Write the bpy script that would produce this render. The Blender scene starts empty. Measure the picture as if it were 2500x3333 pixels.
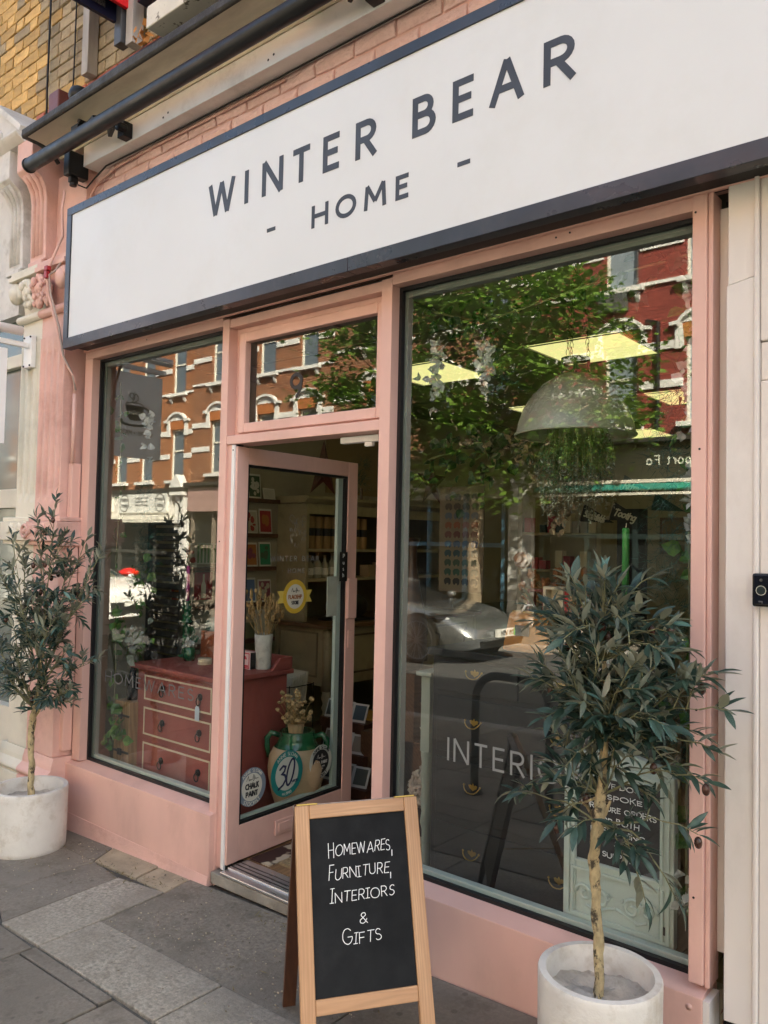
import bpy, math, random
from mathutils import Vector, Matrix
RND = random.Random(11)
sc = bpy.context.scene
COL = sc.collection
rad = math.radians

# ---------------------------------------------------------------- camera
def _cam_axes(yaw, pitch, roll):
    cy, sy, cp, sp = math.cos(yaw), math.sin(yaw), math.cos(pitch), math.sin(pitch)
    fwd = Vector((-sy*cp, cy*cp, sp)); right = Vector((cy, sy, 0)); up = right.cross(fwd)
    cr, sr = math.cos(roll), math.sin(roll)
    return right*cr + up*sr, up*cr - right*sr, fwd
_r, _u, _f = _cam_axes(rad(39.78129), rad(2.19849), rad(1.18405))
cam = bpy.data.cameras.new('camera'); cam_o = bpy.data.objects.new('camera', cam); COL.objects.link(cam_o)
cam.sensor_fit = 'HORIZONTAL'; cam.sensor_width = 36.0; cam.lens = 36.0*2600/2500
cam.clip_start = 0.05; cam.clip_end = 600
m = Matrix.Identity(4)
for i in range(3):
    m[i][0], m[i][1], m[i][2] = _r[i], _u[i], -_f[i]
m.translation = Vector((0, -2.36556, 1.61)); cam_o.matrix_world = m
sc.camera = cam_o

# ---------------------------------------------------------------- sky, sun, exposure
SUN_DIR = Vector((0.60, 0.46, 0.655)).normalized()          # towards the sun: behind the shop, high
elev = math.asin(SUN_DIR.z); azim = math.atan2(SUN_DIR.x, SUN_DIR.y)
world = bpy.data.worlds.new('World'); sc.world = world; world.use_nodes = True
wn = world.node_tree.nodes; wl = world.node_tree.links
bg = wn['Background']; sky = wn.new('ShaderNodeTexSky'); sky.sky_type = 'NISHITA'
sky.sun_disc = False; sky.sun_elevation = elev; sky.sun_rotation = azim
sky.air_density = 0.8; sky.dust_density = 6.0; sky.ozone_density = 0.6
wl.new(sky.outputs[0], bg.inputs['Color']); bg.inputs['Strength'].default_value = 0.09
sun = bpy.data.lights.new('sun', 'SUN'); sun.energy = 5.0; sun.angle = rad(0.53); sun.color = (1.0, 0.93, 0.82)
sun_o = bpy.data.objects.new('sun', sun); COL.objects.link(sun_o)
sun_o.rotation_euler = (-SUN_DIR).to_track_quat('-Z', 'Y').to_euler(); sun_o.location = (6, 12, 20)
vs = sc.view_settings; vs.view_transform = 'Standard'; vs.look = 'None'; vs.exposure = 3.1; vs.gamma = 1.0
vs.use_curve_mapping = False
vs.use_white_balance = True; vs.white_balance_temperature = 7050; vs.white_balance_tint = 4      # camera balanced for open shade
cy = sc.cycles
cy.max_bounces = 10; cy.diffuse_bounces = 4; cy.glossy_bounces = 5; cy.transparent_max_bounces = 24; cy.transmission_bounces = 6
cy.use_adaptive_sampling = False; cy.use_denoising = True; cy.caustics_reflective = False; cy.caustics_refractive = False
cy.sample_clamp_indirect = 6.0

def gz(x): return 0.0375*(x + 4.22)      # the street climbs gently to the right

# ---------------------------------------------------------------- mesh builder
def V(*a): return Vector(a)
class MB:
    def __init__(s): s.v = []; s.f = []
    def add(s, vs, fs):
        o = len(s.v); s.v += [tuple(p) for p in vs]; s.f += [tuple(i+o for i in f) for f in fs]; return s
    def box(s, x0, x1, y0, y1, z0, z1):
        return s.hexa([(x0,y0,z0),(x1,y0,z0),(x1,y1,z0),(x0,y1,z0),(x0,y0,z1),(x1,y0,z1),(x1,y1,z1),(x0,y1,z1)])
    def hexa(s, p):
        return s.add(p, [(3,2,1,0),(4,5,6,7),(0,1,5,4),(1,2,6,5),(2,3,7,6),(3,0,4,7)])
    def obox(s, o, ax, ay, az):
        o, ax, ay, az = Vector(o), Vector(ax), Vector(ay), Vector(az)
        return s.hexa([o-ax-ay-az,o+ax-ay-az,o+ax+ay-az,o-ax+ay-az,o-ax-ay+az,o+ax-ay+az,o+ax+ay+az,o-ax+ay+az])
    def bar(s, a, b, w, t, up=(0,0,1)):
        a, b = Vector(a), Vector(b); d = (b-a); L = d.length; d /= L; up = Vector(up)
        sd = d.cross(up)
        if sd.length < 1e-4: sd = d.cross(Vector((1,0,0)))
        sd.normalize(); u2 = sd.cross(d)
        return s.obox((a+b)/2, d*L/2, sd*w/2, u2*t/2)
    def tube(s, pts, r, n=8, caps=True):
        pts = [Vector(p) for p in pts]; k = len(pts)
        rs = r if isinstance(r, (list, tuple)) else [r]*k
        o = len(s.v); prev = None
        for i, p in enumerate(pts):
            d = (pts[min(i+1,k-1)] - pts[max(i-1,0)])
            if d.length < 1e-9: d = Vector((0,0,1))
            d.normalize()
            if prev is None:
                a = d.cross(Vector((0,0,1)) if abs(d.z) < .9 else Vector((1,0,0))).normalized()
            else:
                a = prev - d*prev.dot(d)
                a = a.normalized() if a.length > 1e-6 else d.cross(Vector((1,0,0))).normalized()
            prev = a; b = d.cross(a)
            for j in range(n):
                t = 2*math.pi*j/n
                s.v.append(tuple(p + (a*math.cos(t) + b*math.sin(t))*rs[i]))
        for i in range(k-1):
            for j in range(n):
                j2 = (j+1) % n
                s.f.append((o+i*n+j, o+i*n+j2, o+(i+1)*n+j2, o+(i+1)*n+j))
        if caps:
            s.f.append(tuple(o+j for j in reversed(range(n)))); s.f.append(tuple(o+(k-1)*n+j for j in range(n)))
        return s
    def lathe(s, c, prof, n=20, M=None, caps=True, sx=1, sy=1):
        c = Vector(c); o = len(s.v)
        for (r, z) in prof:
            for j in range(n):
                t = 2*math.pi*j/n; p = Vector((r*math.cos(t)*sx, r*math.sin(t)*sy, z))
                s.v.append(tuple(c + (M @ p if M else p)))
        k = len(prof)
        for i in range(k-1):
            for j in range(n):
                j2 = (j+1) % n; s.f.append((o+i*n+j, o+i*n+j2, o+(i+1)*n+j2, o+(i+1)*n+j))
        if caps:
            s.f.append(tuple(o+j for j in reversed(range(n)))); s.f.append(tuple(o+(k-1)*n+j for j in range(n)))
        return s
    def ball(s, c, r, n=10, k=6, jit=0):
        if not isinstance(r, (tuple, list)): r = (r, r, r)
        o = len(s.v); c = Vector(c)
        for i in range(k+1):
            a = math.pi*i/k
            for j in range(n):
                t = 2*math.pi*j/n; q = 1 + (RND.uniform(-jit, jit) if jit else 0)
                s.v.append((c.x+r[0]*q*math.sin(a)*math.cos(t), c.y+r[1]*q*math.sin(a)*math.sin(t), c.z-r[2]*q*math.cos(a)))
        for i in range(k):
            for j in range(n):
                j2 = (j+1) % n; s.f.append((o+i*n+j, o+i*n+j2, o+(i+1)*n+j2, o+(i+1)*n+j))
        return s
    def prism(s, poly, o, ea, eb, en, d):
        o, ea, eb, en = Vector(o), Vector(ea), Vector(eb), Vector(en); k = len(poly); b = len(s.v)
        A = [o + ea*p[0] + eb*p[1] for p in poly]
        s.v += [tuple(p) for p in A] + [tuple(p + en*d) for p in A]
        s.f.append(tuple(b+i for i in reversed(range(k)))); s.f.append(tuple(b+k+i for i in range(k)))
        for i in range(k):
            j = (i+1) % k; s.f.append((b+i, b+j, b+k+j, b+k+i))
        return s
    def frame(s, x0, x1, z0, z1, w, y0, y1, wb=None):
        wb = w if wb is None else wb
        s.box(x0, x0+w, y0, y1, z0, z1); s.box(x1-w, x1, y0, y1, z0, z1)
        s.box(x0+w, x1-w, y0, y1, z1-w, z1); s.box(x0+w, x1-w, y0, y1, z0, z0+wb); return s
    def ribbon(s, pts, hw, o, ea, eb, en, d0, d1, rnd=False):
        P = [Vector((p[0], p[1])) for p in pts]
        Q = [P[0]]
        for p in P[1:]:
            if (p-Q[-1]).length > 1e-6: Q.append(p)
        P = Q; k = len(P)
        if k < 2: return s
        L = []; Rr = []
        for i in range(k):
            a = (P[i]-P[i-1]).normalized() if i > 0 else None
            b = (P[i+1]-P[i]).normalized() if i < k-1 else None
            if a is None: a = b
            if b is None: b = a
            n1 = Vector((-a.y, a.x)); n2 = Vector((-b.y, b.x)); nn = n1+n2
            nn = nn.normalized() if nn.length > 1e-3 else n1
            mm = 1/max(.35, nn.dot(n1)); L.append(P[i]+nn*hw*mm); Rr.append(P[i]-nn*hw*mm)
        if rnd:
            a = (P[0]-P[1]).normalized(); b = (P[-1]-P[-2]).normalized()
            L = [P[0]+a*hw*.8+Vector((a.y,-a.x))*hw*.45]+L+[P[-1]+b*hw*.8+Vector((-b.y,b.x))*hw*.45]
            Rr = [P[0]+a*hw*.8-Vector((a.y,-a.x))*hw*.45]+Rr+[P[-1]+b*hw*.8-Vector((-b.y,b.x))*hw*.45]
            k += 2
        o, ea, eb, en = Vector(o), Vector(ea), Vector(eb), Vector(en)
        q = lambda p, d: tuple(o+ea*p.x+eb*p.y+en*d)
        b0 = len(s.v)
        for i in range(k): s.v += [q(L[i],d1), q(Rr[i],d1), q(L[i],d0), q(Rr[i],d0)]
        for i in range(k-1):
            a = b0+i*4; b = a+4
            s.f += [(a+1,b+1,b,a), (a,b,b+2,a+2), (b+1,a+1,a+3,b+3)]
        s.f += [(b0,b0+2,b0+3,b0+1), (b0+(k-1)*4,b0+(k-1)*4+1,b0+(k-1)*4+3,b0+(k-1)*4+2)]
        return s
    def xf(s, M):
        s.v = [tuple(M @ Vector(p)) for p in s.v]; return s
    def mesh(s, name, smooth=False):
        me = bpy.data.meshes.new(name); me.from_pydata(s.v, [], s.f); me.validate(verbose=False)
        if smooth:
            me.polygons.foreach_set('use_smooth', [True]*len(me.polygons))
        me.update(); return me

def put(name, me, mat, parent=None, kind=None, bevel=0, loc=None, rot=None, scale=None, smooth=None):
    o = bpy.data.objects.new(name, me); COL.objects.link(o)
    if mat and not me.materials: me.materials.append(mat)
    if parent is not None:
        o.parent = parent
        if loc is None and rot is None and scale is None: o.matrix_parent_inverse = INV[parent.name]
    if loc is not None: o.location = loc
    if rot is not None: o.rotation_euler = rot
    if scale is not None: o.scale = scale
    if bevel:
        b = o.modifiers.new('bevel', 'BEVEL'); b.width = bevel; b.segments = 2; b.limit_method = 'ANGLE'; b.angle_limit = rad(40)
    if kind: o['kind'] = kind
    return o
INV = {}
def thing(name, label, cat, loc=(0,0,0), group=None):
    e = bpy.data.objects.new(name, None); COL.objects.link(e); e.location = loc; e.empty_display_size = .1
    e['label'] = label; e['category'] = cat
    if group: e['group'] = group
    INV[e.name] = Matrix.Translation(-Vector(loc)); return e
def part(name, mb, mat, parent, smooth=False, bevel=0, kind=None, label=None):
    o = put(name, mb.mesh(name, smooth), mat, parent, kind, bevel)
    if parent is not None and parent.name not in INV: pass
    INV[o.name] = Matrix.Identity(4)
    if label: o['label'] = label
    return o
def single(name, mb, mat, label, cat, group=None, smooth=False, bevel=0):
    o = put(name, mb.mesh(name, smooth), mat, None, None, bevel); INV[o.name] = Matrix.Identity(4)
    o['label'] = label; o['category'] = cat
    if group: o['group'] = group
    return o
def struct(name, mb, mat, smooth=False, bevel=0, parent=None):
    o = put(name, mb.mesh(name, smooth), mat, parent, 'structure' if parent is None else None, bevel); INV[o.name] = Matrix.Identity(4); return o

# ---------------------------------------------------------------- materials
def _new(name):
    mt = bpy.data.materials.new(name); mt.use_nodes = True; nt = mt.node_tree
    return mt, nt.nodes, nt.links, nt.nodes['Principled BSDF']
def mixc(n, l, fac, a, b, mode='MIX'):
    x = n.new('ShaderNodeMix'); x.data_type = 'RGBA'; x.blend_type = mode
    for sock, val in ((x.inputs['Factor'], fac), (x.inputs[6], a), (x.inputs[7], b)):
        if hasattr(val, 'is_linked') or hasattr(val, 'links'): l.new(val, sock)
        elif isinstance(val, (int, float)): sock.default_value = val
        else: sock.default_value = (*val[:3], 1)
    return x.outputs[2]
def noise(n, l, vec, scale, detail=5, rough=.55, lo=.35, hi=.65):
    t = n.new('ShaderNodeTexNoise'); t.inputs['Scale'].default_value = scale; t.inputs['Detail'].default_value = detail; t.inputs['Roughness'].default_value = rough
    l.new(vec, t.inputs['Vector'])
    r = n.new('ShaderNodeMapRange'); r.inputs[1].default_value = lo; r.inputs[2].default_value = hi; r.clamp = True
    l.new(t.outputs[0], r.inputs[0]); return r.outputs[0]
def vecscale(n, l, src, sx, sy, sz):
    mp = n.new('ShaderNodeMapping'); mp.inputs['Scale'].default_value = (sx, sy, sz); l.new(src, mp.inputs['Vector']); return mp.outputs[0]
def bumpn(n, l, p, h, strength, dist=.01):
    b = n.new('ShaderNodeBump'); b.inputs['Strength'].default_value = strength; b.inputs['Distance'].default_value = dist
    l.new(h, b.inputs['Height']); l.new(b.outputs[0], p.inputs['Normal'])
def sc_(c, k): return tuple(max(0, min(1, x*k)) for x in c)
def pm(name, col, rough=.5, var=.12, scale=6, bump=0, bscale=60, metal=0, dirt=None, dirt_amt=.5, dscale=3, spec=.5, rnd=0, dlo=.52, dhi=.72, bdist=.004, stretch=(1,1,1), coat=0):
    mt, n, l, p = _new(name); tc = n.new('ShaderNodeTexCoord')
    v = vecscale(n, l, tc.outputs['Object'], *stretch)
    c = mixc(n, l, noise(n, l, v, scale), sc_(col, 1-var), sc_(col, 1+var))
    if dirt is not None:
        f = noise(n, l, v, dscale, 8, .68, dlo, dhi)
        mm = n.new('ShaderNodeMath'); mm.operation = 'MULTIPLY'; l.new(f, mm.inputs[0]); mm.inputs[1].default_value = dirt_amt
        c = mixc(n, l, mm.outputs[0], c, dirt)
    if rnd:
        oi = n.new('ShaderNodeObjectInfo'); mr = n.new('ShaderNodeMapRange'); mr.inputs[3].default_value = 1-rnd; mr.inputs[4].default_value = 1+rnd
        l.new(oi.outputs['Random'], mr.inputs[0]); hs = n.new('ShaderNodeHueSaturation'); l.new(c, hs.inputs['Color']); l.new(mr.outputs[0], hs.inputs['Value']); c = hs.outputs[0]
    l.new(c, p.inputs['Base Color']); p.inputs['Metallic'].default_value = metal; p.inputs['Specular IOR Level'].default_value = spec
    rr = n.new('ShaderNodeMapRange'); rr.inputs[3].default_value = max(.02, rough-.07); rr.inputs[4].default_value = min(1, rough+.07)
    l.new(noise(n, l, v, scale*2.3), rr.inputs[0]); l.new(rr.outputs[0], p.inputs['Roughness'])
    if coat: p.inputs['Coat Weight'].default_value = coat; p.inputs['Coat Roughness'].default_value = .05
    if bump: bumpn(n, l, p, noise(n, l, v, bscale, 6, .6, .2, .8), bump, bdist)
    return mt
def wood(name, c1, c2, axis='z', rough=.5, scale=14, bump=.15, knots=True):
    mt, n, l, p = _new(name); tc = n.new('ShaderNodeTexCoord')
    st = {'x': (.12,1,1), 'y': (1,.12,1), 'z': (1,1,.12)}[axis]
    v = vecscale(n, l, tc.outputs['Object'], *st)
    g1 = noise(n, l, v, scale*4, 6, .6, .3, .7); g2 = noise(n, l, v, scale, 3, .5, .35, .65)
    w = n.new('ShaderNodeTexWave'); w.wave_type = 'BANDS'; w.bands_direction = 'DIAGONAL'; w.inputs['Scale'].default_value = scale*1.6; w.inputs['Distortion'].default_value = 7; w.inputs['Detail'].default_value = 3
    l.new(v, w.inputs['Vector'])
    c = mixc(n, l, g2, c1, c2); c = mixc(n, l, w.outputs['Fac'], c, sc_(c1, .72), 'MIX')
    cc = mixc(n, l, .45, c, mixc(n, l, g1, c1, c2)); l.new(cc, p.inputs['Base Color']); p.inputs['Roughness'].default_value = rough
    bumpn(n, l, p, g1, bump, .003); return mt
def flat(name, col, rough=.6, metal=0, spec=.4, emit=0):
    mt, n, l, p = _new(name); p.inputs['Base Color'].default_value = (*col, 1); p.inputs['Roughness'].default_value = rough
    p.inputs['Metallic'].default_value = metal; p.inputs['Specular IOR Level'].default_value = spec
    if emit: p.inputs['Emission Color'].default_value = (*col, 1); p.inputs['Emission Strength'].default_value = emit
    return mt
def glassmat(name, f0=.12, tint=(.93,.96,.94), wob=.0):
    """thin glazing: clear, with a mirror reflection that grows towards grazing angles (outer skin of each face only)"""
    mt = bpy.data.materials.new(name); mt.use_nodes = True; n = mt.node_tree.nodes; l = mt.node_tree.links
    n.remove(n['Principled BSDF']); out = n['Material Output']
    tr = n.new('ShaderNodeBsdfTransparent'); tr.inputs[0].default_value = (*[c**.5 for c in tint], 1)
    gl = n.new('ShaderNodeBsdfGlossy'); gl.inputs['Roughness'].default_value = 0.0; gl.inputs[0].default_value = (1,1,1,1)
    lw = n.new('ShaderNodeLayerWeight'); lw.inputs['Blend'].default_value = .5; geo = n.new('ShaderNodeNewGeometry')
    def mth(op, a, b):
        x = n.new('ShaderNodeMath'); x.operation = op
        for i, v in enumerate((a, b)):
            if isinstance(v, (int, float)): x.inputs[i].default_value = v
            else: l.new(v, x.inputs[i])
        return x.outputs[0]
    f = mth('ADD', mth('MULTIPLY', mth('POWER', lw.outputs['Facing'], 5), 1-f0), f0)
    f = mth('MULTIPLY', f, mth('SUBTRACT', 1, geo.outputs['Backfacing']))
    if wob:
        tc = n.new('ShaderNodeTexCoord'); t = n.new('ShaderNodeTexNoise'); t.inputs['Scale'].default_value = 2.2; t.inputs['Detail'].default_value = 1
        l.new(tc.outputs['Object'], t.inputs['Vector']); b = n.new('ShaderNodeBump'); b.inputs['Strength'].default_value = wob; b.inputs['Distance'].default_value = .01
        l.new(t.outputs[0], b.inputs['Height']); l.new(b.outputs[0], gl.inputs['Normal'])
    mx = n.new('ShaderNodeMixShader')
    l.new(f, mx.inputs[0]); l.new(tr.outputs[0], mx.inputs[1]); l.new(gl.outputs[0], mx.inputs[2]); l.new(mx.outputs[0], out.inputs[0])
    return mt
def leafmat(name, c1, c2, back, rough=.45, trans=.25, per_obj=True):
    mt, n, l, p = _new(name); oi = n.new('ShaderNodeObjectInfo'); geo = n.new('ShaderNodeNewGeometry'); tc = n.new('ShaderNodeTexCoord')
    src = geo.outputs['Random Per Island'] if not per_obj else oi.outputs['Random']
    c = mixc(n, l, src, c1, c2); c = mixc(n, l, noise(n, l, tc.outputs['Object'], 30), sc_(c1, .8), c)
    c = mixc(n, l, geo.outputs['Backfacing'], c, back)
    l.new(c, p.inputs['Base Color']); p.inputs['Roughness'].default_value = rough
    if trans:
        t = n.new('ShaderNodeBsdfTranslucent'); l.new(c, t.inputs[0]); mx = n.new('ShaderNodeMixShader'); mx.inputs[0].default_value = trans
        l.new(p.outputs[0], mx.inputs[1]); l.new(t.outputs[0], mx.inputs[2]); l.new(mx.outputs[0], n['Material Output'].inputs[0])
    return mt

def stone(name, col, grit=.35, gscale=140, blotch=(.10,.09,.075), stain=.55, rnd=.1, bump=.6):
    mt, n, l, p = _new(name); tc = n.new('ShaderNodeTexCoord'); v = tc.outputs['Object']
    c = mixc(n, l, noise(n, l, v, gscale, 3, .7, .3, .7), sc_(col, 1-grit), sc_(col, 1+grit))
    c2 = mixc(n, l, noise(n, l, v, 2.3, 6, .6, .35, .7), c, sc_(col, .72))
    f = noise(n, l, v, 7, 9, .72, .50, .68); mm = n.new('ShaderNodeMath'); mm.operation = 'MULTIPLY'; l.new(f, mm.inputs[0]); mm.inputs[1].default_value = stain
    c3 = mixc(n, l, mm.outputs[0], c2, blotch)
    vo = n.new('ShaderNodeTexVoronoi'); vo.inputs['Scale'].default_value = 11; vo.inputs['Randomness'].default_value = 1; l.new(v, vo.inputs['Vector'])
    mr = n.new('ShaderNodeMapRange'); mr.inputs[1].default_value = .10; mr.inputs[2].default_value = .14; mr.inputs[3].default_value = .55; mr.inputs[4].default_value = 0; l.new(vo.outputs['Distance'], mr.inputs[0])
    c4 = mixc(n, l, mr.outputs[0], c3, sc_(blotch, .8))
    oi = n.new('ShaderNodeObjectInfo'); m2 = n.new('ShaderNodeMapRange'); m2.inputs[3].default_value = 1-rnd; m2.inputs[4].default_value = 1+rnd; l.new(oi.outputs['Random'], m2.inputs[0])
    hs = n.new('ShaderNodeHueSaturation'); l.new(c4, hs.inputs['Color']); l.new(m2.outputs[0], hs.inputs['Value']); l.new(hs.outputs[0], p.inputs['Base Color']); p.inputs['Roughness'].default_value = .85
    a = n.new('ShaderNodeMath'); a.operation = 'ADD'; l.new(noise(n, l, v, gscale, 4, .7, .2, .8), a.inputs[0]); l.new(noise(n, l, v, 18, 5, .6, .2, .8), a.inputs[1])
    bumpn(n, l, p, a.outputs[0], bump, .004); return mt
PINK = (.73, .455, .385)
M = {}
M['pink'] = pm('pink_gloss_paint', PINK, .45, .06, 3, .12, 30, dirt=(.50,.29,.235), dirt_amt=.42, dscale=3.2, stretch=(1,1,.45))
M['pink_mas'] = pm('pink_masonry_paint', (.71,.44,.375), .62, .09, 4, .35, 45, dirt=(.42,.21,.17), dirt_amt=.55, dscale=3.5, bdist=.006)
M['pink_brick'] = pm('pink_painted_brick', (.82,.565,.53), .55, .08, 7, .9, 22, dirt=(.40,.19,.16), dirt_amt=.5, dscale=5, bdist=.012, rnd=.06)
M['cream_mas'] = pm('cream_masonry_paint', (.70,.66,.55), .65, .06, 4, .3, 40, dirt=(.36,.33,.27), dirt_amt=.45, dscale=3, bdist=.005)
M['white_stone'] = pm('weathered_white_paint', (.66,.64,.60), .7, .08, 5, .4, 35, dirt=(.22,.20,.17), dirt_amt=.6, dscale=4.5, bdist=.006)
M['board_white'] = pm('old_white_board_paint', (.74,.69,.64), .5, .05, 2, .12, 20, dirt=(.45,.40,.35), dirt_amt=.45, dscale=2.5, stretch=(1,1,.5))
M['sign_white'] = pm('sign_white_vinyl', (.69,.715,.72), .42, .02, 1.5, 0, dirt=(.56,.56,.51), dirt_amt=.3, dscale=1.2)
M['navy'] = pm('navy_sign_paint', (.022,.031,.048), .32, .35, 3, .1, 30, dirt=(.06,.05,.05), dirt_amt=.4, dscale=6)
M['letter'] = pm('navy_vinyl_lettering', (.035,.045,.062), .5, .2, 8)
M['black'] = pm('black_metal', (.008,.0085,.009), .42, .2, 6, .05, 60, spec=.35)
M['gasket'] = flat('black_rubber', (.006,.006,.007), .5)
M['mint'] = pm('pale_mint_frame', (.48,.56,.50), .45, .05, 6, .05, 40, dirt=(.30,.32,.28), dirt_amt=.35)
M['grey_in'] = pm('inner_grey_frame', (.22,.25,.215), .5, .06, 6)
M['white_pl'] = pm('white_plastic', (.80,.80,.78), .4, .04, 8)
M['alu'] = pm('aluminium_sill', (.62,.64,.66), .3, .1, 20, .1, 80, metal=.9, stretch=(.1,1,1))
M['steel'] = flat('steel', (.5,.5,.5), .3, 1)
M['conc'] = pm('concrete_step', (.27,.25,.21), .85, .2, 8, .6, 50, dirt=(.10,.09,.075), dirt_amt=.6, dscale=9, bdist=.006)
M['lead'] = pm('dirty_lead_edge', (.032,.030,.026), .65, .4, 9, .5, 30, dirt=(.02,.02,.018), dirt_amt=.7, dscale=8, bdist=.01)
M['cornice'] = pm('grimy_cream_cornice', (.62,.56,.43), .45, .16, 2.2, .15, 25, dirt=(.28,.24,.17), dirt_amt=.6, dscale=2.4, stretch=(.35,1,1.6))
M['awn_board'] = pm('white_awning_board', (.84,.82,.78), .5, .04, 3, .05, 40, dirt=(.35,.31,.26), dirt_amt=.4, dscale=5)
M['ybrick'] = pm('yellow_stock_brick', (.60,.38,.14), .85, .22, 14, .8, 45, dirt=(.24,.17,.09), dirt_amt=.6, dscale=9, rnd=.28, bdist=.008)
M['gbrick'] = pm('sooty_stock_brick', (.36,.28,.17), .88, .25, 14, .8, 45, dirt=(.15,.12,.085), dirt_amt=.65, dscale=9, rnd=.30, bdist=.008)
M['rbrick'] = pm('red_rubbed_brick', (.46,.13,.07), .75, .15, 12, .4, 50, dirt=(.15,.06,.045), dirt_amt=.5, dscale=8, rnd=.15)
M['mortar'] = pm('lime_mortar', (.42,.36,.26), .95, .2, 14, .8, 70, dirt=(.16,.13,.10), dirt_amt=.6, dscale=6, bdist=.006)
M['terracotta_planter'] = pm('white_concrete_planter', (.66,.635,.58), .75, .09, 5, .35, 60, dirt=(.38,.31,.22), dirt_amt=.7, dscale=6, dlo=.5, dhi=.68)
M['soil'] = pm('planter_filler', (.47,.43,.37), .9, .2, 14, .8, 30, dirt=(.14,.12,.10), dirt_amt=.6, dscale=12, bdist=.01)
M['bark'] = pm('olive_trunk_bark', (.50,.40,.22), .8, .25, 40, .9, 90, dirt=(.04,.032,.022), dirt_amt=.95, dscale=42, stretch=(1,1,.6), bdist=.006, dlo=.52, dhi=.60)
M['twig'] = pm('olive_twig', (.17,.17,.085), .7, .2, 20)
M['pine_wood'] = wood('pine_frame_wood', (.52,.295,.15), (.62,.385,.215), 'z', .5, 20)
M['pine_wood_x'] = wood('pine_rail_wood', (.52,.295,.15), (.62,.385,.215), 'x', .5, 20)
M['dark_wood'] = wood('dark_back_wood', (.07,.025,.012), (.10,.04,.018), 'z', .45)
M['chalk'] = pm('chalkboard', (.010,.011,.012), .75, .25, 6, .05, 90, dirt=(.028,.029,.03), dirt_amt=.4, dscale=7, spec=.2)
M['chalkline'] = flat('white_chalk_pen', (.84,.85,.84), .8)
M['brass'] = flat('brass', (.36,.24,.07), .38, 1)
M['glass'] = glassmat('window_glass', .10, (.94,.965,.95), .0)
M['glass_door'] = glassmat('door_glass', .05, (.92,.95,.93))
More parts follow.
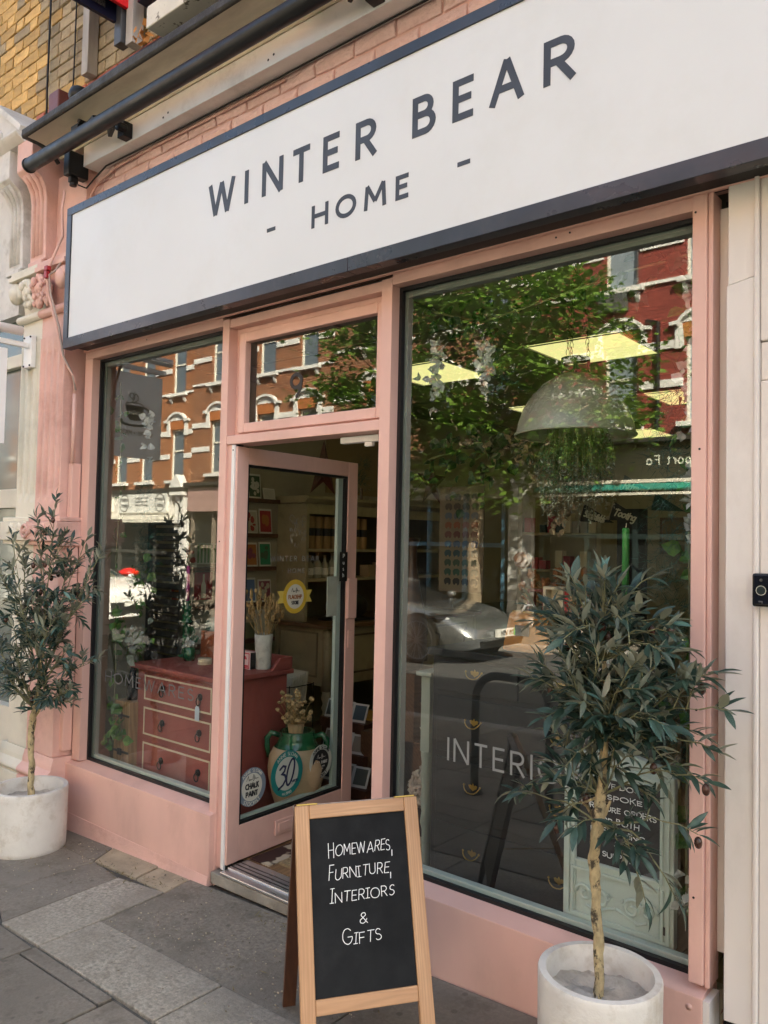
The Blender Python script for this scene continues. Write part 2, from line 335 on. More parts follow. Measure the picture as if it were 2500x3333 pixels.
# ---------------------------------------------------------------- stroke lettering
def arc(cx, cy, rx, ry, a0, a1, n=10):
    return [(cx+rx*math.cos(rad(a0+(a1-a0)*i/n)), cy+ry*math.sin(rad(a0+(a1-a0)*i/n))) for i in range(n+1)]
def _rbowl(x0, x1, yb, yt):      # open bowl: from (x0,yt) round to (x0,yb)
    r = (yt-yb)/2
    return [(x0, yt), (x1-r*.95, yt)] + arc(x1-r*.95, (yb+yt)/2, r*.95, r, 90, -90, 10)[1:] + [(x0, yb)]
GL = {
 'A': (.86, [[(0,0),(.43,1)],[(.43,1),(.86,0)],[(.15,.32),(.71,.32)]]),
 'B': (.62, [[(0,0),(0,1)], _rbowl(0,.52,.53,1), _rbowl(0,.6,0,.53)]),
 'C': (.78, [arc(.48,.5,.46,.5,48,312,18)]),
 'D': (.76, [[(0,0),(0,1)], [(0,1),(.3,1)]+arc(.3,.5,.45,.5,90,-90,14)[1:]+[(0,0)]]),
 'E': (.52, [[(0,0),(0,1)],[(0,1),(.52,1)],[(0,.52),(.46,.52)],[(0,0),(.52,0)]]),
 'F': (.5, [[(0,0),(0,1)],[(0,1),(.5,1)],[(0,.52),(.44,.52)]]),
 'G': (.82, [arc(.48,.5,.46,.5,45,345,18)+[(.93-.03,.46)],[(.52,.46),(.92,.46)]]),
 'H': (.7, [[(0,0),(0,1)],[(.7,0),(.7,1)],[(0,.52),(.7,.52)]]),
 'I': (.0, [[(0,0),(0,1)]]),
 'K': (.6, [[(0,0),(0,1)],[(.58,1),(0,.42)],[(.2,.6),(.62,0)]]),
 'L': (.46, [[(0,1),(0,0),(.46,0)]]),
 'M': (.86, [[(0,0),(.06,1)],[(.06,1),(.43,.3)],[(.43,.3),(.8,1)],[(.8,1),(.86,0)]]),
 'N': (.72, [[(0,0),(0,1)],[(0,1),(.72,0)],[(.72,0),(.72,1)]]),
 'O': (.96, [arc(.48,.5,.48,.5,90,450,24)]),
 'P': (.58, [[(0,0),(0,1)], _rbowl(0,.56,.45,1)]),
 'R': (.62, [[(0,0),(0,1)], _rbowl(0,.56,.48,1), [(.26,.48),(.62,0)]]),
 'S': (.54, [arc(.27,.755,.25,.245,35,270,10)+arc(.27,.255,.27,.255,90,-145,10)[1:]]),
 'T': (.64, [[(0,1),(.64,1)],[(.32,1),(.32,0)]]),
 'U': (.66, [[(0,1),(0,.34)]+arc(.33,.34,.33,.34,180,360,10)[1:]+[(.66,1)]]),
 'V': (.78, [[(0,1),(.39,0)],[(.39,0),(.78,1)]]),
 'W': (1.12, [[(0,1),(.28,0)],[(.28,0),(.56,.97)],[(.56,.97),(.84,0)],[(.84,0),(1.12,1)]]),
 'Y': (.72, [[(0,1),(.36,.46)],[(.72,1),(.36,.46)],[(.36,.46),(.36,0)]]),
 'Z': (.6, [[(0,1),(.6,1)],[(.6,1),(0,0)],[(0,0),(.6,0)]]), 'X': (.66, [[(0,1),(.66,0)],[(.66,1),(0,0)]]),
 '-': (.3, [[(0,.5),(.3,.5)]]), '+': (.5, [[(0,.45),(.5,.45)],[(.25,.2),(.25,.7)]]), ' ': (.3, []),
 ',': (.1, [[(.1,.08),(.0,-.2)]]), '.': (.05, [[(0,0),(0,.07)]]), '&': (.7, [[(.7,0),(.12,.72)]+arc(.3,.8,.2,.2,200,-20,8)+[(.08,.36)]+arc(.27,.22,.25,.22,150,330,8)+[(.64,.4)]]),
 '0': (.6, [arc(.3,.5,.3,.5,90,450,20)]), '1': (.2, [[(0,.8),(.2,1),(.2,0)]]), '3': (.55, [arc(.27,.75,.26,.25,140,-90,10),arc(.27,.26,.28,.26,90,-145,10)]),
 '9': (.56, [arc(.28,.7,.28,.3,0,360,16),[(.56,.7),(.52,.36),(.32,0)]]), '5': (.55, [[(.5,1),(.1,1),(.06,.56)]+arc(.27,.33,.28,.33,120,-145,12)]), '6': (.56,[arc(.28,.3,.28,.3,0,360,16),[(0,.3),(.06,.62),(.34,1)]]),
 'a': (.46, [arc(.22,.32,.22,.32,0,360,12),[(.45,.64),(.45,0)]]), 'c': (.4, [arc(.24,.32,.23,.32,50,310,10)]), 'e': (.45, [[(.02,.34),(.45,.34)]+arc(.24,.32,.22,.32,5,310,12)]),
 'f': (.3, [arc(.34,.8,.2,.2,60,180,6)+[(.14,0)],[(0,.62),(.32,.62)]]), 'g': (.46, [arc(.22,.32,.22,.32,0,360,12),[(.45,.64),(.45,-.1)]+arc(.24,-.1,.21,.22,0,-140,6)]),
 'h': (.42, [[(0,0),(0,1)],[(0,.4)]+arc(.21,.42,.21,.22,180,0,8)+[(.42,0)]]), 'i': (.0, [[(0,0),(0,.64)],[(0,.8),(0,.9)]]), 'l': (0, [[(0,0),(0,1)]]), 'n': (.42, [[(0,0),(0,.64)],[(0,.4)]+arc(.21,.42,.21,.22,180,0,8)+[(.42,0)]]),
 'o': (.48, [arc(.24,.32,.24,.32,90,450,16)]), 'p': (.46, [[(0,-.35),(0,.64)],arc(.23,.32,.23,.32,180,540,14)]), 'r': (.26, [[(0,0),(0,.64)],[(0,.4)]+arc(.2,.4,.2,.24,180,70,6)]),
 's': (.36, [arc(.18,.48,.16,.16,35,270,8)+arc(.18,.16,.18,.16,90,-145,8)[1:]]), 't': (.3, [[(.14,.9),(.14,.12)]+arc(.26,.12,.12,.12,180,290,5),[(0,.64),(.3,.64)]]), 'u': (.42, [[(0,.64),(0,.22)]+arc(.21,.22,.21,.22,180,360,8)+[(.42,.64)],[(.42,.3),(.42,0)]]), 'm': (.7,[[(0,0),(0,.64)],[(0,.4)]+arc(.17,.45,.17,.19,180,0,6)+[(.34,0)],[(.34,.4)]+arc(.52,.45,.17,.19,180,0,6)+[(.69,0)]]), 'y': (.46,[[(0,.64),(.23,.02)],[(.46,.64),(.1,-.34)]]), 'd': (.46,[arc(.22,.32,.22,.32,0,360,12),[(.45,1),(.45,0)]]), 'k': (.42,[[(0,0),(0,1)],[(.4,.64),(0,.26)],[(.14,.38),(.42,0)]]), 'q': (.46,[arc(.22,.32,.22,.32,0,360,12),[(.45,.64),(.45,-.35)]]), 'b': (.46,[[(0,0),(0,1)],arc(.23,.32,.23,.32,180,540,14)]), 'w': (.64,[[(0,.64),(.16,0)],[(.16,0),(.32,.6)],[(.32,.6),(.48,0)],[(.48,0),(.64,.64)]]),
}
def trim(q, e):        # keep the outer edge of bars and bowls flush with the stem ends
    if len(q) == 2 and abs(q[0][1]-q[1][1]) > .05: return q
    return [(x, e+y*(1-2*e) if 0 <= y <= 1 else y) for x, y in q]
def layout(s, h, sp):
    out = []; x = 0
    for ch in s:
        w, st = GL[ch]; out.append((ch, x, w*h, [[(x+p[0]*h, p[1]*h) for p in q] for q in st])); x += w*h + sp*h
    return out, x - sp*h
def lettering(mb, s, h, sp, hw, o, ea, eb, en, d0=0, d1=.001, width=None, anchor='l', rnd=False, hand=0, seed=1):
    lay, w = layout(s, h, sp); rr = random.Random(seed)
    kx = (width/w) if width else 1
    off = {'l': 0, 'c': -w*kx/2, 'r': -w*kx}[anchor]; k = 0
    for ch, x, cw, st in lay:
        st = [[(p[0], p[1]*h) for p in trim([(p[0], p[1]/h) for p in q], hw/h)] for q in st]
        jy = rr.uniform(-hand, hand)*h; tl = rr.uniform(-hand, hand)*.5; js = 1+rr.uniform(-hand, hand)
        for q in st:
            pts = [(off+p[0]*kx+(p[1]*tl if hand else 0), p[1]*js+jy) for p in q]
            mb.ribbon(pts, hw, o, ea, eb, en, d0, d1+(k % 7)*.00012, rnd); k += 1
    return mb
def arc_lettering(mb, s, h, sp, hw, o, ea, eb, en, R, a_mid, d1=.001, inside=False):
    lay, w = layout(s, h, sp); o, ea, eb, en = Vector(o), Vector(ea), Vector(eb), Vector(en); k = 0
    for ch, x, cw, st in lay:
        t = (x+cw/2-w/2)/R
        a = rad(a_mid) + (t if inside else -t)
        rv = ea*math.cos(a)+eb*math.sin(a); tv = ea*math.sin(a)-eb*math.cos(a)
        if inside: tv = -tv
        up = -rv if inside else rv
        for q in st:
            mb.ribbon([(p[0]-x-cw/2, p[1]-h/2) for p in q], hw, o+rv*R, tv, up, en, 0, d1+(k % 7)*.00012); k += 1
    return mb
def disc(mb, o, ea, eb, en, r, d, n=36, ry=None):
    return mb.prism([(r*math.cos(2*math.pi*i/n), (ry or r)*math.sin(2*math.pi*i/n)) for i in range(n)], o, ea, eb, en, d)
EX, EY, EZ = V(1,0,0), V(0,1,0), V(0,0,1)
# ================================================================ SETTING: street
def slope_sheet(x0, x1, y0, y1, dz, th):
    mb = MB(); mb.hexa([(x0,y0,gz(x0)+dz-th),(x1,y0,gz(x1)+dz-th),(x1,y1,gz(x1)+dz-th),(x0,y1,gz(x0)+dz-th),
                        (x0,y0,gz(x0)+dz),(x1,y0,gz(x1)+dz),(x1,y1,gz(x1)+dz),(x0,y1,gz(x0)+dz)]); return mb
M['york'] = stone('york_stone', (.205,.182,.148), .26, 75, (.095,.082,.062), .75, .10, .45)
M['granite'] = stone('pale_granite_slab', (.33,.30,.245), .5, 70, (.17,.15,.115), .5, .05, .9)
M['infill'] = stone('worn_concrete_infill', (.225,.20,.160), .40, 60, (.10,.088,.066), .75, .05, .9)
M['tan'] = pm('sandy_slab', (.37,.31,.215), .88, .14, 9, .5, 60, dirt=(.13,.11,.08), dirt_amt=.5, dscale=6)
M['joint'] = pm('slab_joint', (.085,.078,.066), .95, .35, 30, .8, 60)
M['asphalt'] = pm('road_asphalt', (.055,.054,.052), .85, .25, 40, .6, 120, dirt=(.09,.085,.08), dirt_amt=.4, dscale=1.5)
M['kerbm'] = pm('granite_kerb', (.28,.27,.25), .8, .25, 40, .4, 90)
ground = struct('ground', slope_sheet(-140, 140, -140, 140, -.42, .3), M['asphalt'])
pave = struct('pavement', slope_sheet(-45, 25, -3.55, .12, -.012, .25), M['joint'])
road = struct('road', slope_sheet(-60, 40, -9.75, -3.72, -.13, .1), M['asphalt'])
mb = MB()
for i in range(46):
    x = -42 + i*1.4
    mb.hexa([(x+.004,-3.715,gz(x)-.3),(x+1.392,-3.715,gz(x+1.4)-.3),(x+1.392,-3.553,gz(x+1.4)-.3),(x+.004,-3.553,gz(x)-.3),
             (x+.004,-3.715,gz(x)-.002),(x+1.392,-3.715,gz(x+1.4)-.002),(x+1.392,-3.553,gz(x+1.4)-.002),(x+.004,-3.553,gz(x)-.002)])
struct('kerb', mb, M['kerbm'], bevel=.012)
struct('far_kerb', MB().hexa([(-60,-9.9,gz(-60)-.3),(40,-9.9,gz(40)-.3),(40,-9.755,gz(40)-.3),(-60,-9.755,gz(-60)-.3),(-60,-9.9,gz(-60)),(40,-9.9,gz(40)),(40,-9.755,gz(40)),(-60,-9.755,gz(-60))]), M['kerbm'], bevel=.015)
struct('far_pavement', slope_sheet(-60, 40, -13.4, -9.905, -.004, .25), M['york'])
# flagstones of the near pavement, each a child of the pavement
def slab(name, poly, mat, top=0., parent=pave, wob=.0):
    mb = MB(); k = len(poly); cx = sum(p[0] for p in poly)/k; cy_ = sum(p[1] for p in poly)/k
    q = []
    for (x, y) in poly:
        d = Vector((cx-x, cy_-y)); d = d.normalized()*.004 if d.length > 0 else d
        q.append((x+d.x, y+d.y))
    t = RND.uniform(-wob, wob)
    vs = [(x, y, gz(x)-.05) for x, y in q] + [(x, y, gz(x)+top+t) for x, y in q]
    mb.add(vs, [tuple(reversed(range(k))), tuple(range(k, 2*k))] + [(i, (i+1) % k, k+(i+1) % k, k+i) for i in range(k)])
    return struct(name, mb, mat, parent=parent, bevel=.004)
def rect(x0, x1, y0, y1): return [(x0,y0),(x1,y0),(x1,y1),(x0,y1)]
# border round the entrance and the infill inside it
slab('granite_border', [(-3.285,-.80),(-2.975,-.80),(-2.985,-.535),(-3.02,-.20),(-3.33,-.235)], M['granite'], .002)
slab('granite_border', [(-2.975,-.80),(-2.2,-.815),(-2.2,-.54),(-2.985,-.535)], M['granite'], .002)
slab('granite_border', [(-2.2,-.815),(-1.42,-.83),(-1.42,-.54),(-2.2,-.54)], M['granite'], .001)
slab('granite_border', [(-1.42,-.83),(-.62,-.84),(-.62,-.55),(-1.42,-.54)], M['granite'], .002)
slab('concrete_infill', [(-2.985,-.535),(-1.75,-.54),(-1.75,-.033),(-3.06,-.033),(-3.02,-.20)], M['infill'], -.002)
slab('paving_slab', [(-1.75,-.54),(-.62,-.55),(-.62,-.033),(-1.75,-.033)], M['york'], 0)
slab('sandy_slab', [(-3.61,-.195),(-3.26,-.19),(-3.30,-.033),(-3.70,-.033)], M['tan'], .001)
slab('sandy_slab', [(-3.26,-.19),(-3.02,-.20),(-3.06,-.033),(-3.30,-.033)], M['tan'], -.003)
slab('paving_slab', [(-4.6,-.16),(-3.61,-.195),(-3.70,-.033),(-4.6,-.033)], M['york'], 0)
slab('paving_slab', [(-3.59,-.68),(-3.29,-.79),(-3.33,-.235),(-3.60,-.195)], M['york'], .001)
slab('paving_slab', [(-4.5,-.75),(-3.585,-.74),(-3.605,-.195),(-4.5,-.165)], M['york'], -.001)
slab('paving_slab', [(-3.6,-1.5),(-2.985,-1.5),(-2.985,-.815),(-3.29,-.80),(-3.6,-.69)], M['york'], -.001)
slab('paving_slab', [(-2.98,-.868),(-2.425,-.872),(-2.425,-.82),(-2.98,-.808)], M['york'], 0)
slab('paving_slab', [(-2.98,-1.5),(-2.42,-1.5),(-2.42,-.878),(-2.98,-.874)], M['york'], .001)
slab('paving_slab', [(-2.415,-1.5),(-1.7,-1.5),(-1.7,-.84),(-2.415,-.825)], M['york'], -.001)
slab('paving_slab', [(-1.695,-1.5),(-1.0,-1.5),(-1.0,-.85),(-1.695,-.84)], M['york'], 0)
slab('paving_slab', [(-.995,-1.5),(-.2,-1.5),(-.2,-.86),(-.995,-.85)], M['york'], 0)
slab('paving_slab', rect(-4.5,-3.605,-1.5,-.755), M['york'], 0)
for r_, (ya, yb) in enumerate(((-2.15,-1.505),(-2.85,-2.155),(-3.545,-2.855))):
    x = -9.5 + r_*.33
    while x < 3.2:
        w = RND.choice((.62,.76,.9)); slab('paving_slab', rect(x, x+w-.006, ya, yb), M['york'], 0, wob=.0015); x += w
for r_, (ya, yb) in enumerate(((-1.5,-.77),(-.765,-.04))):
    x = -9.4 + r_*.4
    while x < -5.0:
        w = min(RND.choice((.62,.76,.9)), -4.51-x) if x > -5.3 else RND.choice((.62,.76))
        slab('paving_slab', rect(x, x+w-.006, ya, yb), M['york'], 0, wob=.0015); x += w
for (ya, yb) in ((-1.5,-.87),(-.865,-.04)):
    for x in (-.195 if ya < -1 else -.61, .55, 1.3, 2.05): slab('paving_slab', rect(x, x+.74, ya, yb), M['york'], 0, wob=.001)
# loose pebbles, petals and leaf litter on the entrance
mb = MB()
for i in range(640):
    x = RND.uniform(-3.9, -1.7); y = RND.gauss(-.36, .16)
    if x < -3.0 and RND.random() < .55: y = RND.uniform(-.22, -.04)
    if y > -.045: continue
    r_ = RND.uniform(.0014, .0055); mb.ball((x, y, gz(x)+r_*.35), (r_, r_*RND.uniform(.5,1), r_*.5), 5, 3)
o = struct('litter', mb, pm('pale_petals_and_grit', (.30,.26,.19), .8, .75, 60)); o['kind'] = 'stuff'
mb = MB()
for i in range(150):
    if i < 60: x, y = RND.gauss(-2.25, .16), RND.gauss(-.10, .025)
    elif i < 100: x, y = RND.uniform(-3.6,-3.1), RND.gauss(-.2, .03)
    else: x, y = RND.uniform(-4.0,-1.6), RND.uniform(-1.2,-.05)
    if y > -.045: y = -.05
    a = RND.uniform(0, 6.28); L = RND.uniform(.006, .022); z = gz(x)+.003
    d = Vector((math.cos(a), math.sin(a), RND.uniform(0,.25)))*L; s_ = Vector((-math.sin(a), math.cos(a), 0))*.0025; c = Vector((x, y, z))
    mb.add([c-d, c+s_, c+d+Vector((0,0,.003)), c-s_], [(0,1,2,3)])
o = struct('leaf_litter', mb, pm('dry_leaf_bits', (.16,.13,.05), .8, .6, 60)); o['kind'] = 'stuff'
def brick_mat(name, c1, c2, mort, paint=False):
    mt, n, l, p = _new(name); tc = n.new('ShaderNodeTexCoord'); sx = n.new('ShaderNodeSeparateXYZ'); cb_ = n.new('ShaderNodeCombineXYZ'); l.new(tc.outputs['Object'], sx.inputs[0])
    l.new(sx.outputs['X'], cb_.inputs['X']); l.new(sx.outputs['Z'], cb_.inputs['Y'])
    b = n.new('ShaderNodeTexBrick'); l.new(cb_.outputs[0], b.inputs['Vector']); b.inputs['Scale'].default_value = 1; b.inputs['Brick Width'].default_value = .225; b.inputs['Row Height'].default_value = .076; b.inputs['Mortar Size'].default_value = .009; b.inputs['Mortar Smooth'].default_value = .2; b.inputs['Bias'].default_value = -.1
    b.inputs['Color1'].default_value = (*c1,1); b.inputs['Color2'].default_value = (*c2,1); b.inputs['Mortar'].default_value = (*mort,1)
    c = mixc(n, l, noise(n, l, tc.outputs['Object'], 5, 6, .6), b.outputs['Color'], sc_(c1,.6)); c = mixc(n, l, .55, b.outputs['Color'], c)
    l.new(c, p.inputs['Base Color']); p.inputs['Roughness'].default_value = .8
    inv = n.new('ShaderNodeMath'); inv.operation = 'SUBTRACT'; inv.inputs[0].default_value = 1; l.new(b.outputs['Fac'], inv.inputs[1]); bumpn(n, l, p, inv.outputs[0], .6, .012); return mt
M['stock_tex'] = brick_mat('far_yellow_stock_brick', (.46,.29,.11), (.30,.20,.095), (.40,.34,.25)); M['soot_tex'] = brick_mat('far_sooty_stock_brick', (.30,.23,.14), (.20,.155,.10), (.36,.30,.22))
# ================================================================ OUR TERRACE: upper wall, bricks
bld = thing('terrace_building', 'sooty brown stock brick building rising above the pink shopfront', 'building', (-2.7,.3,3.45))
mb = MB()
mb.box(-4.955, -2.1, .112, .34, 3.42, 5.87)                     # mortar face behind the single bricks
mb.box(-4.955, 1.2, .345, 8.6, 9.0, 9.2); mb.box(-4.955, 1.2, 8.4, 8.6, 0, 9.0); mb.box(-4.955,-4.75,.345,8.4,0,9.0); mb.box(1.0,1.2,.345,8.4,0,9.0)  # unseen roof, back and side walls, put in to block the sun
mb.box(-4.745, .995, .345, 8.395, 3.0, 3.3)                   # floor above the shop
part('wall', mb, M['mortar'], bld)
part('wall', MB().box(-2.0995,1.2,.108,.34,3.42,5.87).box(-4.955,1.2,.102,.34,5.8705,9.2), M['soot_tex'], bld)
yb = thing('yellow_brick_building', 'cleaned yellow stock brick building above the white pediment', 'building', (-9,.3,3.45))
mb = MB(); mb.box(-6.62, -4.96, .112, .34, 3.42, 5.80); mb.box(-16,-4.96,.345,8.6,9.0,9.2); mb.box(-16,-4.96,8.4,8.6,0,9.0); mb.box(-16,-15.8,.345,8.4,0,9)  # roof, back and end wall are unseen, added to keep the sun off
part('wall', mb, M['mortar'], yb)
part('wall', MB().box(-16,-6.6205,.102,.34,3.42,5.80).box(-16,-4.96,.102,.34,5.8005,9.2), M['stock_tex'], yb)
# individual bricks (Flemish-ish bond), proud of the mortar, where the camera sees them
bw, bh, jt = .225, .068, .0095
meshes = {}
def brickmesh(L, tag):
    if (L, tag) not in meshes:
        mb = MB(); mb.box(-L/2, L/2, 0, .02, -bh/2, bh/2); jr = random.Random(hash((L, len(meshes))) & 255)
        mb.v = [(v[0]+jr.uniform(-.004,.004), v[1]+(jr.uniform(-.003,.003) if v[1] < .01 else 0), v[2]+jr.uniform(-.0035,.0035)) for v in mb.v]
        meshes[(L, tag)] = mb.mesh('brick')
    return meshes[(L, tag)]
def lay(x0, x1, z0, rows, parent, mats, lim=300, seed=3, keep=None):
    rr = random.Random(seed); n = 0; extra = MB()
    for r_ in range(rows):
        z = z0 + r_*(bh+jt); x = x0 - (.0 if r_ % 2 else .085); k = r_ % 2
        while x < x1:
            L = bw-jt if k % 2 == 0 else .1055
            a, b = max(x, x0), min(x+L, x1)
            if b-a > .03 and (keep is None or keep((a+b)/2, z)):
                mt = mats(r_, (a+b)/2, rr)
                y = .102 - rr.uniform(0, .005)
                if n < lim:
                    me = brickmesh(round(b-a, 3), mt.name+str(rr.randrange(5)))
                    o = put('brick', me, mt, parent, bevel=.005, loc=Vector(((a+b)/2, y, z)) - Vector(parent.location), rot=(rr.uniform(-.02,.02),0,rr.uniform(-.012,.012)))
                    n += 1
            x += L + jt; k += 1
keepL = lambda x, z: z > 3.98 and z < 5.75 and (-6.75 < x)
lay(-6.6, -4.958, 4.02, 23, yb, lambda r_, x, rr: M['rbrick'] if (r_ == 4 and x > -5.05) else (M['gbrick'] if rr.random() < .12 else M['ybrick']), 300, 3, lambda x, z: z < 4.02+.0775*(23) and x > -6.6 + max(0, (4.5-z))*1.2)
lay(-4.952, -2.15, 4.02, 24, bld, lambda r_, x, rr: M['rbrick'] if r_ in (4,) else (M['ybrick'] if rr.random() < .10 else M['gbrick']), 300, 4, lambda x, z: z > 4.0 and x < -2.2 and x < -2.45 + (4.62-z)*1.9 + 1.0)
# pink painted brick strip between sign and awning board, each brick its own piece
bh_s, bh = bh, .068
strip = thing('painted_brick_wall', 'band of rough pink painted bricks above the shop sign', 'wall', (-2.4,.03,3.5))
mb = MB(); mb.box(-4.22, 1.0, .03, .108, 3.30, 3.78); part('wall', mb, M['pink_mas'], strip)
rr = random.Random(9)
for r_ in range(6):
    z = 3.345 + r_*.0785; x = -4.22 - (.11 if r_ % 2 else 0)
    while x < -.35:
        a, b = max(x, -4.215), min(x+.215, .9)
        if b-a > .04:
            mb = MB(); w = (b-a)/2
            n = 3
            pts = []
            for i in range(n+1):
                xx = -w + 2*w*i/n
                pts.append([(xx, rr.uniform(-.004,.003), -.0345+rr.uniform(-.003,.003)), (xx, -.006+rr.uniform(-.006,.003), 0+rr.uniform(-.008,.008)), (xx, rr.uniform(-.004,.003), .0345+rr.uniform(-.003,.003))])
            vs = []
            for p3 in pts: vs += p3 + [(p3[0][0], .014, p3[0][2]), (p3[2][0], .014, p3[2][2])]
            fs = []
            for i in range(n):
                A, B = i*5, i*5+5
                fs += [(A,B,B+1,A+1),(A+1,B+1,B+2,A+2),(A+2,B+2,B+4,A+4),(A+3,B+3,B,A)]
            fs += [(0,1,2,4,3), (n*5+3,n*5+4,n*5+2,n*5+1,n*5)]
            mb.add(vs, fs)
            put('brick', mb.mesh('brick'), M['pink_brick'], strip, loc=Vector(((a+b)/2, .022, z))-Vector(strip.location), bevel=.004)
        x += .225
# ---- stepping party features on the brick wall
mb = MB(); mb.tube([(-4.905,.075,4.0),(-4.91,.07,4.5),(-4.90,.07,5.2),(-4.905,.075,6.2)], .007, 6); single('wall_cable', mb, M['black'], 'black cable running up the seam between yellow and sooty bricks', 'cable', smooth=True)
mb = MB(); mb.tube([(-4.60,.04,4.12),(-4.59,.075,4.4),(-4.585,.075,5.0),(-4.57,.075,6.2)], .005, 6); single('wall_cable', mb, M['black'], 'thin black cable up the sooty wall beside the round black lamp', 'cable', smooth=True)
grey_timber = pm('weathered_grey_timber', (.42,.39,.36), .8, .2, 12, .4, 40, stretch=(1,1,.2))
dark_post = pm('dark_metal_post', (.06,.06,.065), .5, .2, 12)
mb = MB(); mb.box(-4.42,-4.35,.03,.095,4.36,6.2); single('timber_batten', mb, grey_timber, 'lone grey timber batten on the brick wall left of the agent board', 'batten', bevel=.003)
ag = thing('agent_board', 'red and dark blue estate agent board fixed high on two posts', 'sign', (-3.9,0,4.5))
part('post', MB().box(-3.985,-3.915,-.02,.04,4.345,6.3), dark_post, ag, bevel=.003)
part('post', MB().box(-3.90,-3.835,.0,.07,4.325,6.3), grey_timber, ag, bevel=.003, label='paler grey timber post of the board')
navyb = flat('agent_navy', (.006,.008,.03), .35); redb = flat('agent_red', (.70,.014,.02), .4)
part('board', MB().box(-3.99,-3.966,-.62,-.021,4.475,6.2), navyb, ag)
part('red_panel', MB().box(-3.905,-3.882,-.62,.03,4.53,6.2), redb, ag, label='bright red face of the board')
part('board', MB().box(-3.76,-3.1,-.02,.06,4.50,6.2), navyb, ag)
part('poster_patch', MB().box(-3.9655,-3.9645,-.20,-.09,4.52,4.70), pm('speckled_print', (.07,.07,.075), .6, .8, 160), ag)
ab = MB(); ab.box(-4.745,-4.625,.0,.085,4.10,4.345); single('alarm_box', ab, pm('maroon_plastic', (.16,.05,.045), .5, .1, 8), 'maroon alarm box sitting on the cornice ledge', 'alarm box', bevel=.008)
la = MB(); la.lathe((-4.43,.02,4.235),[(.0,-.05),(.055,-.05),(.06,.0),(.05,.03),(.02,.05)],14,Matrix.Rotation(rad(100),3,'X')); single('wall_lamp', la, M['black'], 'small round black floodlight on the ledge beside the alarm box', 'lamp', smooth=True)
wb = MB(); wb.box(-3.28,-2.2,-.27,-.13,4.03,4.135)
single('timber_box', wb, pm('flaking_white_paint', (.66,.63,.55), .8, .05, 8, .3, 30, dirt=(.16,.13,.10), dirt_amt=1, dscale=16, dlo=.58, dhi=.62), 'peeling white box section lying on the cornice under the agent board', 'box', bevel=.005)
mb = MB()
for i in range(26):
    c = Vector((-3.66+RND.gauss(0,.03), -.03+RND.gauss(0,.02), 4.24+abs(RND.gauss(0,.035)))); a = Vector((RND.uniform(-1,1),RND.uniform(-1,1),RND.uniform(-.5,1)))*.03; b = Vector((RND.uniform(-1,1),RND.uniform(-1,1),RND.uniform(-1,1)))*.018
    mb.add([c-a,c+b,c+a,c-b],[(0,1,2,3)])
single('dry_leaves', mb, flat('dry_orange_leaf', (.45,.19,.05), .7), 'tuft of dry orange leaves caught behind the cornice', 'leaves')
# ---- cornice (grimy cream cove with black lead lip)
cn = thing('cornice', 'grimy cream curved cornice with black lead lip under the bricks', 'cornice', (-2,-.1,3.75))
prof = []
for i in range(13):
    t = math.pi/2*i/12; prof.append((-.082-.178*(1-math.cos(t)), 3.805+.055*math.sin(t)))
poly = prof + [(-.275,3.861),(.05,3.861),(.05,3.805)]
mb = MB(); mb.prism([(p[0],p[1]) for p in poly], (-4.42,0,0), EY, EZ, EX, 5.2); part('cove', mb, M['cornice'], cn)
mb = MB(); mb.prism([(-.285,3.862),(-.294,3.872),(-.292,3.908),(-.265,3.922),(.10,3.97),(.10,3.862)], (-4.46,0,0), EY, EZ, EX, 5.25); part('lead_lip', mb, M['lead'], cn, bevel=.004)
mb = MB(); mb.tube([(-4.47,-.28,3.88),(-4.45,-.20,3.865),(-4.43,-.13,3.835),(-4.425,-.085,3.78)], .012, 6); part('edge_trim', mb, M['lead'], cn, smooth=True)
mb = MB(); mb.tube([(-4.40,-.02,4.17),(-3.9,-.03,4.165),(-3.2,-.03,4.17),(-2.2,-.03,4.165),(-1.0,-.03,4.165)], .028, 8); single('ledge_pipe', mb, M['black'], 'black pipe lying along the top of the cornice ledge', 'pipe', smooth=True)
# ---- awning: white board, rolled tube, brackets
aw = thing('awning', 'rolled black awning tube on brackets below the cornice', 'awning', (-2.2,-.2,3.62))
part('board', MB().box(-4.16, .6, -.078, .018, 3.688, 3.803), M['awn_board'], aw, bevel=.003)
part('roller_tube', MB().tube([(-4.455,-.24,3.722),(.6,-.24,3.722)], .039, 24), M['black'], aw, smooth=False, bevel=.003)
o = aw.children[-1]
for p in o.data.polygons: p.use_smooth = len(p.vertices) == 4
part('end_cap', MB().tube([(-4.467,-.24,3.722),(-4.456,-.24,3.722)], .042, 24), flat('cap_black', (.004,.004,.004), .5), aw)
part('tube_seam', MB().box(-4.44,.6,-.247,-.233,3.7605,3.7635), flat('seam_grey', (.05,.05,.05), .4), aw)
for x in (-3.70, -1.98):
    br = part('bracket', MB().obox((x,-.105,3.735),(.03,0,0),(0,.027,0),(0,0,.04)).obox((x-.05,-.15,3.755),(.075,-.03,0),(0,.012,.004),(0,-.004,.018)).tube([(x+.02,-.115,3.735),(x+.02,-.165,3.735)],.024,12), M['black'], aw, bevel=.004)
    part('arm', MB().obox((x-.20,-.20,3.79),(.10,-.02,.0),(0,.012,.004),(0,-.003,.014)).obox((x-.31,-.19,3.80),(.035,0,0),(0,.03,0),(0,0,.022)).tube([(x-.27,-.22,3.83),(x-.27,-.16,3.83)],.014,8), M['black'], aw, bevel=.003)
    part('bolt', MB().tube([(x+.02,-.1655,3.735),(x+.02,-.169,3.735)],.011,10), M['steel'], br)
gb = part('gearbox', MB().box(-4.225,-4.165,-.16,-.04,3.625,3.76).box(-4.21,-4.18,-.14,-.09,3.59,3.625), M['black'], aw, bevel=.006)
